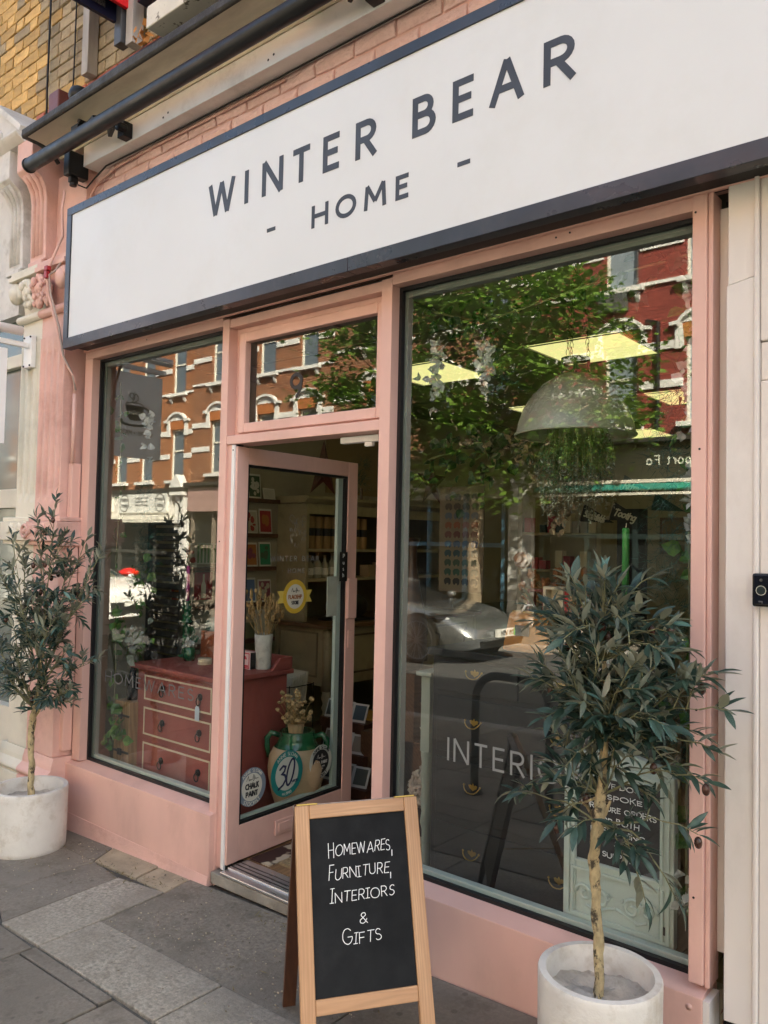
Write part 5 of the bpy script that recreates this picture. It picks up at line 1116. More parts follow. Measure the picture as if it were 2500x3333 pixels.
part('wax', MB().lathe((-3.93,.55,1.243),[(.0115,0),(.011,.2),(.008,.206)],14), flat('magenta_wax', (.42,.05,.23), .4), cd, True); part('wick', MB().tube([(-3.93,.55,1.449),(-3.93,.55,1.462)],.001,5), M['cream_line'], cd)
lathe_single('glazed_pot',(-3.79,.47,.9125),[(.03,0),(.036,.02),(.037,.06),(.030,.072),(.027,.075)],M['green_glaze'],'squat dark green glazed pot in front of the candlestick','pot')
mb = MB(); rq = random.Random(3)
for i in range(26):
    c = Vector((-3.79,.47,.99))+Vector((rq.gauss(0,.016),rq.gauss(0,.016),abs(rq.gauss(.02,.018)))); mb.ball(c,(.010,.010,.008),6,4,.3)
single('flower_posy', mb, flat('grey_white_petals', (.50,.52,.48), .7), 'small grey white posy in the squat green pot', 'flowers')
cs = thing('coaster_stack', 'short stack of pale round coasters on the red chest corner', 'coasters', (-3.62,.45,.912))
for k in range(4): part('coaster', MB().lathe((-3.62+RND.uniform(-.003,.003),.45,.9125+.0085*k),[(.038,0),(.04,.004),(.038,.008)],20), M['cream_line'], cs, True)
bx_ = thing('orange_box', 'orange wooden box with green dome on the red chest behind the coasters', 'box', (-3.8,.64,.912))
part('box', MB().box(-3.86,-3.745,.60,.68,.9125,1.07), pm('orange_paint', (.30,.07,.02), .5, .1, 10), bx_, bevel=.004); part('dome', MB().ball((-3.80,.64,1.10),(.055,.04,.05),12,7,.04), pm('sage_glaze', (.10,.17,.14), .4, .3, 30), bx_, True)
# louvred shutter standing behind the chest
lv = thing('louvred_shutter', 'dark weathered louvred shutter standing behind the red chest', 'shutter', (-3.95,.80,ZF))
dkw = pm('dark_shutter_wood', (.055,.05,.042), .7, .3, 14, .3, 40)
lx0, lx1, ly = -4.645, -4.275, .765
part('stile', MB().box(lx0,lx0+.03,ly-.02,ly+.02,ZF,1.76), dkw, lv); part('stile', MB().box(lx1-.012,lx1,ly-.02,ly+.02,ZF,1.76), dkw, lv)
for k in range(22):
    z = .62+k*.052; part('slat', MB().obox(((lx0+lx1)/2,ly,z),(( lx1-lx0)/2-.015,0,0),(0,.017,.014),(0,-.003,.004)), dkw, lv)
part('rail', MB().box(lx0+.03,lx1-.013,ly-.018,ly+.018,ZF,.59), dkw, lv)
# wooden lamp post block and blackened bracket, wavy stem with greenery at the left
wp = thing('wooden_post', 'square pale oak post with black iron straps in the left window corner', 'post', (-3.98,.24,ZF))
part('shaft', MB().box(-4.06,-3.91,.17,.30,ZF,.695), wood('oak_post', (.26,.15,.065), (.36,.22,.10), 'z', .5), wp, bevel=.004)
for z in (.42,.62):
    st = part('strap', MB().box(-4.063,-3.907,.165,.169,z-.006,z+.006), M['iron'], wp); part('strap_lock', MB().box(-4.0,-3.965,.155,.1645,z-.018,z+.018), M['iron'], st, bevel=.003)
vs_ = thing('vase_plant', 'dark vase of trailing green ivy standing on the oak post', 'plant', (-3.985,.235,.696))
part('vase', MB().lathe((-3.985,.235,.696),[(.028,0),(.034,.03),(.03,.10),(.018,.16),(.014,.20),(.02,.22)],16), flat('dark_vase', (.012,.014,.016), .25), vs_, True)
M['ivy'] = leafmat('ivy_leaf', (.035,.13,.015), (.16,.33,.04), (.12,.22,.05), .4, .3, False)
M['blossom'] = leafmat('white_blossom', (.62,.64,.60), (.78,.79,.76), (.6,.62,.58), .6, .25, False)
M['pine'] = leafmat('pine_needle', (.012,.06,.05), (.035,.14,.11), (.02,.08,.06), .5, 0, False)
M['greyleaf'] = leafmat('eucalyptus_leaf', (.20,.24,.19), (.36,.40,.33), (.3,.34,.28), .5, .15, False)
def heart(mb, c, d_, n_, s):
    d_ = Vector(d_).normalized(); n_ = Vector(n_); n_ = (n_-d_*n_.dot(d_)).normalized(); y = n_.cross(d_)
    P_ = [(0,0,0),(.25,.42,.05),(.55,.40,.06),(1,0,-.1),(.55,-.40,.06),(.25,-.42,.05),(.45,0,-.04)]
    mb.add([Vector(c)+(d_*p[0]+y*p[1]+n_*p[2])*s for p in P_],[(0,6,1),(1,6,2),(2,6,3),(3,6,4),(4,6,5),(5,6,0)])
def scatter_leaves(path, n, spread, size, seed, down=.6):
    q = random.Random(seed); mb = MB(); path = [Vector(p) for p in path]
    for i in range(n):
        t = q.random()*(len(path)-1); k = min(int(t), len(path)-2); c = path[k].lerp(path[k+1], t-k)+Vector((q.gauss(0,spread),q.gauss(0,spread*.6),q.gauss(0,spread)))
        heart(mb, c, (q.gauss(0,1),q.gauss(-.3,.6),q.gauss(-down,.6)), (q.gauss(0,.5),-1,q.gauss(.3,.5)), size*q.uniform(.6,1.2))
    return mb
def blossoms(path, n, spread, size, seed):
    q = random.Random(seed); mb = MB(); path = [Vector(p) for p in path]
    for i in range(n):
        t = q.random()*(len(path)-1); k = min(int(t), len(path)-2); c = path[k].lerp(path[k+1], t-k)+Vector((q.gauss(0,spread),q.gauss(0,spread*.6),q.gauss(0,spread)))
        for j in range(3): heart(mb, c, (q.gauss(0,1),q.gauss(-.2,1),q.gauss(0,1)), (q.gauss(0,1),q.gauss(-.6,.6),q.gauss(0,1)), size*q.uniform(.7,1.2))
    return mb
def needles(path, n, L_, seed, r=.03):
    q = random.Random(seed); mb = MB(); path = [Vector(p) for p in path]
    for i in range(n):
        t = q.random()*(len(path)-1); k = min(int(t), len(path)-2); c = path[k].lerp(path[k+1], t-k)
        d_ = Vector((q.gauss(0,1),q.gauss(-.2,.8),q.gauss(0,1))).normalized(); tip = c+d_*L_*q.uniform(.6,1.3)
        for j in range(9):
            s = c.lerp(tip, .25+.085*j); e = s+(d_*.5+Vector((q.gauss(0,.7),q.gauss(0,.7),q.gauss(0,.7)))).normalized()*L_*.38; w = d_.cross(Vector((q.random(),q.random(),q.random()))).normalized()*.0011
            mb.add([s-w,s+w,e],[(0,1,2)])
    return mb
part('ivy', scatter_leaves([(-3.98,.23,.92),(-3.96,.22,1.1),(-3.92,.2,1.28),(-3.85,.2,1.42)],55,.045,.055,4), M['ivy'], vs_)
part('grey_foliage', scatter_leaves([(-3.98,.23,.95),(-3.95,.21,1.02),(-3.88,.2,1.08)],40,.05,.05,41), M['greyleaf'], vs_)
lv_path = [(-4.09,.16,2.5),(-4.07,.17,1.9),(-4.08,.16,1.4),(-4.06,.17,.9),(-4.05,.16,.45)]
gl_ = thing('pine_garland', 'dark pine and ivy garland hanging down the left edge of the left window', 'garland', (-4.07,.16,2.55))
part('stem', MB().tube(lv_path,.004,5), M['twig'], gl_); part('needles', needles([(-3.98,.26,1.95),(-3.95,.28,1.6),(-3.93,.26,1.3)],260,.10,31), M['pine'], gl_, kind='stuff'); part('ivy_leaves', scatter_leaves(lv_path,55,.022,.055,6), M['ivy'], gl_); part('ivy_leaves', scatter_leaves([(-3.98,.14,.46),(-3.97,.13,.55),(-4.0,.14,.62)],22,.03,.06,61), M['ivy'], gl_); part('blossom', blossoms([(-3.86,.2,2.3),(-3.84,.2,2.15),(-3.83,.2,2.05)],14,.012,.04,7), M['blossom'], gl_)
gt = thing('blossom_spray', 'spray of pale blossom hanging beside the door post in the left window', 'flowers', (-3.1,.3,1.95))
part('blossom', blossoms([(-3.16,.22,2.02),(-3.12,.22,1.92),(-3.10,.22,1.80)],60,.028,.03,71), M['blossom'], gt); part('leaves', scatter_leaves([(-3.2,.22,2.06),(-3.06,.22,2.04)],50,.03,.05,72), pm('dark_ivy', (.03,.05,.025), .5, .3, 30), gt)
# ---- cards and picture ledges on the left wall
art_cols = [(.30,.03,.03),(.02,.20,.10),(.45,.40,.30),(.10,.16,.30),(.38,.14,.04),(.50,.46,.38),(.22,.05,.08),(.05,.09,.05),(.42,.05,.05),(.48,.44,.36)]
red_c = flat('print_red', (.30,.02,.025), .5); ink_d = flat('print_ink', (.02,.03,.025), .5)
ledge_m = pm('dark_ledge_wood', (.09,.035,.018), .5, .2, 20)
def ledge(z, y0, y1, lb, cards):
    lg = thing('picture_ledge', lb, 'shelf', (XW+.04,(y0+y1)/2,z), 'picture ledges on the left wall')
    part('ledge', MB().box(XW+.007,XW+.075,y0,y1,z-.03,z), ledge_m, lg, bevel=.003)
    for (yc, w, h, ci, motif, lbl) in cards:
        c = thing('greeting_card', lbl, 'card', (XW+.04,yc,z), 'cards on the picture ledges')
        part('card', MB().hexa([(XW+.045,yc-w/2,z+.001),(XW+.045,yc+w/2,z+.001),(XW+.049,yc+w/2,z+.001),(XW+.049,yc-w/2,z+.001),(XW+.025,yc-w/2,z+h),(XW+.025,yc+w/2,z+h),(XW+.029,yc+w/2,z+h),(XW+.029,yc-w/2,z+h)]), flat('card_stock', (.62,.58,.50), .6), c)
        tl_ = -.02/h; oo = Vector((XW+.0497,yc,z)); eb_ = Vector((tl_,0,1)).normalized(); nn = EX
        part('print', MB().prism([(-w*.43,h*.07),(w*.43,h*.07),(w*.43,h*.93),(-w*.43,h*.93)],oo,EY,eb_,nn,.0006), flat('print_ground', art_cols[ci], .5), c)
        q = random.Random(int(yc*1000)+int(z*100)); mb = MB()
        for k in range(9): 
            a, b = q.uniform(-w*.3,w*.3), q.uniform(h*.2,h*.8); rr_ = q.uniform(.1,.2)*w
            if motif == 'blob': a, b, rr_ = q.gauss(0,w*.1), h*.5+q.gauss(0,h*.1), w*.16
            disc(mb, oo+EY*a+eb_*b+nn*(.0008+.0001*k), EY, eb_, nn, rr_, .0003, 8, rr_*q.uniform(.5,1.4))
        part('motif', mb, flat('motif_col', art_cols[(ci*3+4) % 10], .5), c)
ledge(1.925,1.50,1.885,'picture ledge with the topmost row of cards on the left wall',[(1.645,.125,.185,7,'leaf','dark leafy card with red house on the topmost ledge'),(1.795,.12,.085,5,'blob','low pale card lying along on the topmost ledge')])
ledge(1.66,1.40,1.87,'picture ledge second from the top on the left wall',[(1.62,.125,.175,2,'leaf','cream card with leafy sprigs on the second ledge'),(1.765,.13,.19,0,'blob','bright red card on the second ledge')])
ledge(1.41,.98,1.86,'picture ledge third from the top on the left wall',[(1.63,.12,.18,4,'blob','orange card with brown horse shape on the third ledge'),(1.77,.12,.185,1,'blob','emerald green card with red crab on the third ledge'),(1.06,.13,.17,2,'leaf','cream leafy card at the near end of the third ledge'),(1.44,.12,.17,5,'leaf','pale card beside the orange card on the third ledge')])
ledge(1.14,.90,1.86,'picture ledge fourth from the top on the left wall',[(.98,.12,.17,0,'blob','small red card at the near end of the fourth ledge'),(1.42,.12,.17,6,'leaf','dark red card left of the blue figure on the fourth ledge'),(1.62,.13,.185,3,'leaf','blue figure card on the fourth ledge'),(1.775,.13,.17,6,'leaf','dark red floral card at the far end of the fourth ledge')])
ledge(.87,1.00,1.86,'picture ledge lowest on the left wall just above the red chest',[(1.5,.13,.19,5,'leaf','cream card with red heart leaves on the lowest ledge'),(1.755,.14,.21,5,'leaf','cream card of dark red seed pods on the lowest ledge'),(1.12,.12,.17,9,'leaf','pale card at the near end of the lowest ledge')])
sp2 = thing('striped_print', 'small green and cream striped print on the wall in the left window', 'print', (XW+.02,.85,1.5))
part('print', MB().box(XW+.007,XW+.013,1.14,1.34,1.43,1.58), flat('print_cream', (.5,.48,.36), .6), sp2)
for k in range(6): part('stripe', MB().box(XW+.0132,XW+.0142,1.155+k*.03,1.17+k*.03,1.44,1.57), flat('stripe_green', (.12,.22,.08), .6), sp2)
fp = thing('framed_print', 'small red print with white bottle in a frame on the left wall', 'print', (XW+.02,.95,1.2))
part('frame', MB().box(XW+.007,XW+.02,1.12,1.30,1.165,1.385), M['cream_line'], fp); part('print', MB().box(XW+.0202,XW+.0212,1.13,1.29,1.175,1.375), red_c, fp); part('motif', MB().prism([(-.02,0),(.02,0),(.02,.09),(.008,.12),(.008,.17),(-.008,.17),(-.008,.12),(-.02,.09)],(XW+.0214,1.21,1.19),EY,EZ,EX,.0005), M['cream_line'], fp)
# on the chest, seen through the door: vase of dried stems, matchbox
vz = thing('dried_flower_vase', 'chalky white vase of dried straw stems on the red chest', 'vase', (-3.29,.585,.912))
part('vase', MB().lathe((-3.29,.585,.9125),[(.040,0),(.043,.02),(.045,.12),(.050,.185),(.046,.188),(.040,.12)],20,caps=False), pm('chalky_glaze', (.50,.49,.43), .7, .1, 30, .3, 60, dirt=(.20,.20,.18), dirt_amt=.6, dscale=18), vz, True)
mb = MB(); hd = MB(); q = random.Random(17)
for i in range(46):
    a = q.uniform(0,6.28); L_ = q.uniform(.12,.26); lean = q.uniform(.02,.11)
    b0 = Vector((-3.29,.585,1.07))+Vector((math.cos(a),math.sin(a),0))*.025; e = b0+Vector((math.cos(a)*lean-.03,math.sin(a)*lean,L_))
    mb.tube([b0,b0.lerp(e,.5)+Vector((q.gauss(0,.006),q.gauss(0,.006),0)),e],.0013,4,False)
    hd.ball(e,(.009*q.uniform(.7,1.3),.009,.014*q.uniform(.8,2)),7,5,.25)
    if q.random() < .5: hd.ball(b0.lerp(e,.75),(.007,.007,.010),6,4,.25)
straw = pm('dried_straw', (.36,.24,.10), .8, .35, 60)
part('stems', mb, straw, vz); part('seed_heads', hd, straw, vz, kind='stuff')
mbx = thing('matchbox', 'large pink and white printed matchbox on the front of the red chest', 'matchbox', (-3.36,.525,.912))
part('sleeve', MB().box(-3.415,-3.305,.505,.545,.9125,1.005), flat('match_pink', (.66,.50,.48), .5), mbx, bevel=.002); part('striker', MB().box(-3.3048,-3.3035,.507,.543,.914,1.003), flat('striker', (.02,.018,.018), .8), mbx)
part('print', MB().frame(-3.410,-3.310,.917,1.0,.006,.5035,.5048).prism(arc(-3.36,.965,.03,.022,0,180,10),(0,.5042,0),EX,EZ,-EY,.0008).box(-3.40,-3.32,.5035,.5046,.925,.935), flat('match_red', (.50,.04,.07), .5), mbx)
ORD = ('nearest','second','third','fourth','fifth','sixth','seventh','eighth','ninth')
# ================================================================ THROUGH THE DOOR
M['dresser'] = pm('aged_olive_cream_paint', (.30,.25,.145), .6, .10, 5, .1, 40, dirt=(.12,.09,.05), dirt_amt=.5, dscale=6)
M['brown_top'] = wood('dresser_top', (.12,.06,.03), (.18,.10,.05), 'y', .4)
ds = thing('dresser', 'tall olive cream dresser with open shelves along the left wall', 'dresser', (-4.4,2.7,ZF))
y0, y1 = 1.92, 3.9; xu, xc = -4.33, -4.08
part('side_panel', MB().box(XW+.008,xu,y0,y0+.03,.995,1.90), M['dresser'], ds, bevel=.003)
part('side_panel', MB().box(XW+.008,xu,y1-.03,y1,.995,1.90), M['dresser'], ds)
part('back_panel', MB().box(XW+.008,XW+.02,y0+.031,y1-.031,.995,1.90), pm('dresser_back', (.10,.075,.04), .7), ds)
part('cornice', MB().prism([(XW+.008,1.90),(xu+.01,1.90),(xu+.05,1.935),(xu+.05,1.955),(XW+.008,1.955)],(0,y0-.04,0),EX,EZ,EY,y1-y0+.08), M['dresser'], ds, bevel=.003)
part('frieze', MB().box(xu-.02,xu-.001,y0+.031,y1-.031,1.82,1.899), M['dresser'], ds)
for z in (1.30,1.53): part('shelf', MB().box(XW+.021,xu-.004,y0+.031,y1-.031,z,z+.022), M['dresser'], ds)
part('worktop', MB().box(XW+.008,xc+.03,y0-.05,y1+.05,.965,.994), M['brown_top'], ds, bevel=.005)
en = part('end_panel', MB().box(XW+.008,xc-.05,y0,y0+.025,.54,.964), M['dresser'], ds); part('panel_moulding', MB().frame(XW+.06,xc-.10,.60,.93,.012,y0-.008,y0-.0005), pm('moulding_dark', (.17,.13,.07), .6), en)  # moulding in a darker tone than the dresser paint
part('front_panel', MB().box(xc-.03,xc-.005,y0+.06,y1,.54,.964), M['dresser'], ds)
for k in range(3):
    ya = y0+.16+k*.60; ogee = [(ya,.62),(ya,.68),(ya+.05,.70),(ya+.03,.76),(ya+.05,.82),(ya,.84),(ya,.90),(ya+.46,.90),(ya+.46,.84),(ya+.41,.82),(ya+.43,.76),(ya+.41,.70),(ya+.46,.68),(ya+.46,.62),(ya,.62)]
    part('ogee_moulding', MB().ribbon(ogee,.007,(xc-.005,0,0),EY,EZ,EX,0,.008), pm('ogee_dark', (.09,.06,.03), .6), ds)
for (x, y) in ((xc-.035,y0+.035),(xc-.035,y1-.035),(XW+.045,y0+.035)):
    part('leg', MB().box(x-.032,x+.032,y-.032,y+.032,.50,.965).lathe((x,y,ZF),[(.018,0),(.03,.02),(.022,.05),(.018,.08),(.034,.14),(.037,.18),(.026,.22),(.038,.25),(.026,.28),(.040,.32),(.032,.36),(.03,.372)],16), M['dresser'], ds, True)
    ds.children[-1].modifiers.new('e','EDGE_SPLIT').split_angle = rad(40)
# shelf stock
kraft = flat('kraft_tube', (.26,.15,.06), .7); lab = flat('black_label', (.01,.01,.011), .6)
for k in range(8):
    y = y0+.12+k*.088; t = thing('kraft_tube', 'kraft paper tube with black label, %s from the door on the upper dresser shelf' % ORD[k], 'tube', (xu-.08,y,1.552), 'kraft tubes on the dresser')
    part('tube', MB().lathe((xu-.08,y,1.5525),[(.036,0),(.036,.25)],14), kraft, t); part('label', MB().lathe((xu-.08,y,1.5525),[(.0365,.10),(.0365,.16)],14,caps=False), lab, t)
amber = flat('amber_glass', (.16,.06,.015), .12); clear = flat('pale_bottle', (.30,.27,.20), .15); cork = flat('cork', (.35,.22,.12), .8)
def bottle(x, y, z, s, mt, lb, gp):
    t = thing('bottle', lb, 'bottle', (x,y,z), gp)
    part('glass', MB().lathe((x,y,z+.0005),[(.030*s,0),(.032*s,.01*s),(.032*s,.09*s),(.022*s,.115*s),(.012*s,.125*s),(.012*s,.15*s)],14), mt, t, True)
    part('label', MB().lathe((x,y,z),[(.0326*s,.025*s),(.0326*s,.075*s)],14,caps=False), flat('bottle_label', (.55,.50,.40), .7), t); part('stopper', MB().lathe((x,y,z+.151*s),[(.010*s,0),(.012*s,.02*s)],10), cork, t)
for k in range(6): bottle(xu-.09, y0+.13+k*.085, 1.322, 1.05+.1*(k%2), clear, 'small corked cream label bottle, %s from the door on the middle dresser shelf' % ORD[k], 'bottles on the middle dresser shelf')
for k in range(6): bottle(xc-.12, y0+.75+k*.10, .9945, 1.25, amber, 'amber bottle, %s from the door on the dresser worktop' % ORD[k], 'amber bottles on the dresser top')
for k in range(3): single('boxed_gift', MB().box(xu-.14,xu-.04,y0+.78+k*.16,y0+.89+k*.16,1.3225,1.42+.02*k), flat('box_tan', (.28,.20,.11), .7), 'tan boxed gift, %s from the bottles on the middle dresser shelf' % ORD[k], 'box', 'boxed gifts on the dresser')
dk = thing('black_kettle_display', 'large black rounded display on the dresser worktop', 'display', (xc-.18,y0+.35,.995)); part('body', MB().ball((xc-.2,y0+.42,1.10),(.12,.22,.11),14,9), flat('soft_black', (.008,.008,.008), .5), dk, True); part('base', MB().box(xc-.32,xc-.08,y0+.22,y0+.62,.9945,1.01), flat('soft_black2', (.01,.01,.01), .5), dk)
# stars and ornaments on top
M['rust'] = pm('rust_red_metal', (.085,.014,.014), .45, .3, 12)
def star(c, R_, lb, ax=EY):
    mb = MB(); c = Vector(c); ea = ax; P_ = []
    for k in range(10):
        a = rad(90+36*k); r_ = R_ if k % 2 == 0 else R_*.40; P_.append(c+ea*r_*math.cos(a)+EZ*r_*math.sin(a))
    n_ = EX if ax == EY else -EY
    mb.add(P_+[c+n_*R_*.16, c-n_*R_*.02],[(k,(k+1)%10,10) for k in range(10)]+[((k+1)%10,k,11) for k in range(10)])
    single('barn_star', mb, M['rust'], lb, 'star')
star((-4.36,2.12,2.17),.235,'large rust red metal star leaning on top of the dresser near the wall')
star((-4.36,3.55,2.17),.235,'second rust red metal star at the far end of the dresser top')
ct = thing('mini_tree', 'small bottle brush fir tree on the dresser top between the stars', 'ornament', (-4.40,2.62,1.956)); part('trunk', MB().tube([(-4.40,2.62,1.956),(-4.40,2.62,2.06)],.012,6), M['brown_top'], ct); part('needles', needles([(-4.40,2.62,2.02),(-4.40,2.62,2.3)],90,.11,55), M['pine'], ct, kind='stuff')
jr = thing('orange_jar', 'orange glass jar on the dresser top', 'jar', (-4.42,2.95,1.956)); part('jar', MB().lathe((-4.42,2.95,1.9565),[(.05,0),(.06,.03),(.06,.10),(.045,.12)],14), flat('orange_glass', (.40,.10,.02), .2), jr, True); part('lid', MB().lathe((-4.42,2.95,2.077),[(.048,0),(.048,.02),(.01,.03)],14), M['iron'], jr)
tm = thing('twig_branch', 'bare dark twig arrangement on the dresser top', 'branch', (-4.42,3.2,1.956)); mb = MB(); q = random.Random(8)
for k in range(7): e = Vector((-4.38+q.gauss(0,.05),3.2+q.uniform(-.3,.3),2.3+q.uniform(-.1,.2))); b = Vector((-4.42,3.2,1.96)); mb.tube([b,b.lerp(e,.5)+Vector((0,q.gauss(0,.05),0)),e],[.006,.004,.002],5)
part('twigs', mb, M['brown_top'], tm)
bp = MB().box(XW+.0075,XW+.016,2.45,3.35,2.02,2.62); single('kraft_poster', bp, flat('kraft_paper', (.30,.22,.11), .8), 'brown paper botanical sheet pinned on the wall above the dresser', 'poster')
# ---- terracotta urn
ur = thing('terracotta_urn', 'large pale terracotta urn with green glazed rim behind the door glass', 'urn', (-3.05,.62,ZF))
cu = (-3.05,.62,ZF+.0005)
part('body', MB().lathe(cu,[(.075,0),(.082,.01),(.095,.07),(.125,.16),(.146,.25),(.150,.30),(.142,.36),(.118,.405)],32), pm('pale_terracotta', (.46,.33,.19), .75, .10, 6, .2, 40, dirt=(.58,.50,.38), dirt_amt=.4), ur, True)
part('rim', MB().lathe(cu,[(.1185,.4045),(.102,.425),(.095,.445),(.098,.46),(.090,.468),(.094,.478),(.088,.486),(.075,.484),(.07,.42)],32,caps=False), M['green_glaze'], ur, True)
for s in (-1,1):
    a = Vector((.80,.60,0))*s; b = Vector(cu)
    hd = part('handle', MB().tube([b+a*.09+EZ*.455,b+a*.135+EZ*.468,b+a*.158+EZ*.44,b+a*.157+EZ*.40,b+a*.147+EZ*.34],[.014,.016,.017,.015,.012],10), M['green_glaze'] if s < 0 else M['green_glaze'], ur, True)
bq = thing('dried_bouquet', 'paper wrapped bouquet of dried flowers in the terracotta urn', 'flowers', (-3.05,.62,.6))
part('wrap', MB().lathe((-3.04,.60,.56),[(.03,0),(.045,.09),(.05,.10)],12,caps=False), flat('wrap_paper', (.40,.28,.15), .8), bq)
mb = MB(); hd = MB(); q = random.Random(27)
for i in range(60):
    a = q.uniform(0,6.28); ln = q.uniform(.0,.10); b0 = Vector((-3.04,.60,.62)); e = b0+Vector((math.cos(a)*ln,math.sin(a)*ln,q.uniform(.05,.20)))
    mb.tube([b0,e],.0013,4,False); hd.ball(e,(.012*q.uniform(.6,1.4),.012,.010*q.uniform(.7,1.5)),7,5,.3)
part('stems', mb, straw, bq); part('flower_heads', hd, pm('dried_petals', (.38,.26,.12), .8, .5, 50), bq, kind='stuff')
# ---- wire basket of envelopes, card racks
wbk = thing('wire_basket', 'black wire basket of cream envelopes beside the red chest', 'basket', (-3.55,1.02,.55))
mb = MB()
for z in (.62,.74): mb.tube([(-3.66,.95,z),(-3.46,.95,z),(-3.46,1.15,z),(-3.66,1.15,z),(-3.66,.95,z)],.003,5)
for (x, y) in ((-3.66,.95),(-3.46,.95),(-3.46,1.15),(-3.66,1.15)): mb.tube([(x,y,ZF),(x,y,.75)],.003,5)
for k in range(1,5): mb.tube([(-3.66+.04*k,.95,.62),(-3.66+.04*k,.95,.74)],.002,4)
part('wires', mb, M['iron'], wbk)
for k in range(7): part('envelope', MB().hexa([(-3.64,.97+.022*k,.63),(-3.48,.97+.022*k,.63),(-3.48,.974+.022*k,.63),(-3.64,.974+.022*k,.63),(-3.64,.99+.022*k,.79+.004*k),(-3.48,.99+.022*k,.79+.004*k),(-3.48,.994+.022*k,.79+.004*k),(-3.64,.994+.022*k,.79+.004*k)]), M['cream_line'], wbk)
pc_ = [flat('pic_%d' % i, c, .6) for i, c in enumerate(((.10,.11,.09),(.20,.18,.14),(.06,.09,.10),(.25,.22,.17)))]
def rack(x, y, z, lb, n):
    r_ = thing('card_rack', lb, 'card rack', (x,y,z)); part('tray', MB().box(x-.02,x+.36,y-.02,y+.10,z,z+.06), ledge_m, r_, bevel=.003)
    return r_
for i, (x, y, z, n) in enumerate(((-3.62,1.42,.42,2),(-3.50,1.28,.27,2),(-3.34,1.12,.14,2))):
    rk = rack(x, y, z, ('dark card rack at the back of the stepped display','dark card rack in the middle of the stepped display','dark card rack nearest the urn on the stepped display')[i], n)
    part('support', MB().box(x-.02,x+.36,y+.0,y+.09,ZF,z-.0005), ledge_m, rk)
    for k in range(3):
        cx = x+.05+.115*k; c = thing('art_card', 'white bordered art card, %s from the red chest in the %s stepped rack' % (ORD[k], ('back','middle','front')[i]), 'card', (cx,y,z+.06), 'art cards in the stepped racks')
        part('card', MB().hexa([(cx-.05,y+.0,z+.0605),(cx+.05,y+.02,z+.0605),(cx+.05,y+.024,z+.0605),(cx-.05,y+.004,z+.0605),(cx-.05,y+.04,z+.17),(cx+.05,y+.06,z+.17),(cx+.05,y+.064,z+.17),(cx-.05,y+.044,z+.17)]), flat('art_white', (.58,.56,.50), .6), c)
        part('picture', MB().hexa([(cx-.04,y+.0045,z+.075),(cx+.04,y+.0205,z+.075),(cx+.04,y+.0212,z+.075),(cx-.04,y+.0052,z+.075),(cx-.04,y+.0355,z+.16),(cx+.04,y+.0515,z+.16),(cx+.04,y+.0525,z+.16),(cx-.04,y+.0365,z+.16)]), pc_[(i+k) % 4], c)
single('yellow_basket', MB().lathe((-3.95,2.15,ZF+.0005),[(.13,0),(.16,.06),(.165,.2),(.15,.205),(.14,.05)],18), flat('mustard_basket', (.38,.20,.03), .7), 'mustard basket under the dresser', 'basket', smooth=True)
bn = thing('patterned_cushion', 'black and cream patterned cushions stacked on a low bench by the dresser', 'cushion', (-3.7,3.0,.45))
mt, n, l, p = _new('zigzag_fabric'); tc = n.new('ShaderNodeTexCoord'); wv = n.new('ShaderNodeTexWave'); wv.bands_direction = 'DIAGONAL'; wv.inputs['Scale'].default_value = 9; wv.inputs['Distortion'].default_value = 2; l.new(tc.outputs['Object'], wv.inputs['Vector']); rp_ = n.new('ShaderNodeMapRange'); rp_.inputs[1].default_value = .6; rp_.inputs[2].default_value = .68; l.new(wv.outputs['Fac'], rp_.inputs[0]); l.new(mixc(n,l,rp_.outputs[0],(.50,.45,.34),(.02,.02,.02)), p.inputs['Base Color']); p.inputs['Roughness'].default_value = .85; zig = mt
part('seat', MB().box(-3.95,-3.3,2.6,3.6,.36,.44), zig, bn, bevel=.03); part('bench', MB().box(-3.95,-3.3,2.62,3.58,ZF,.355), M['brown_top'], bn)
# ---- mats and woollen pouffe by the door
single('doormat', MB().box(-2.72,-2.02,.20,.82,ZF+.0005,ZF+.012), pm('coir', (.36,.27,.15), .95, .3, 90, 1, 160, bdist=.01), 'tan coir doormat just inside the open door', 'doormat')
rgm, n, l, p = _new('hide_rug'); tc = n.new('ShaderNodeTexCoord'); l.new(mixc(n,l,noise(n,l,tc.outputs['Object'],4.5,3,.5,.56,.58),(.035,.012,.01),(.46,.40,.30)), p.inputs['Base Color']); p.inputs['Roughness'].default_value = .8
single('hide_rug', MB().box(-2.86,-2.73,.15,1.1,ZF+.0005,ZF+.006).box(-2.73,-2.2,.825,1.25,ZF+.0005,ZF+.006), rgm, 'dark brown and cream hide mat beneath the open door', 'rug')
mb = MB(); q = random.Random(2); pc = Vector((-2.66,1.30,ZF+.12))
for i in range(90):
    a, b = q.uniform(0,6.28), math.acos(q.uniform(-.6,1)); d_ = Vector((math.sin(b)*math.cos(a),math.sin(b)*math.sin(a),math.cos(b))); t_ = d_.cross(Vector((q.gauss(0,1),q.gauss(0,1),q.gauss(0,1)))).normalized()
    mb.tube([pc+d_*.11-t_*.035,pc+d_*.128,pc+d_*.11+t_*.035],[.006,.013,.006],6)
mb.ball(pc,.11,14,9); single('woollen_pouffe', mb, pm('cream_wool', (.50,.45,.37), .95, .15, 30), 'chunky knitted cream wool pouffe on the floor by the door frame', 'pouffe', smooth=True)
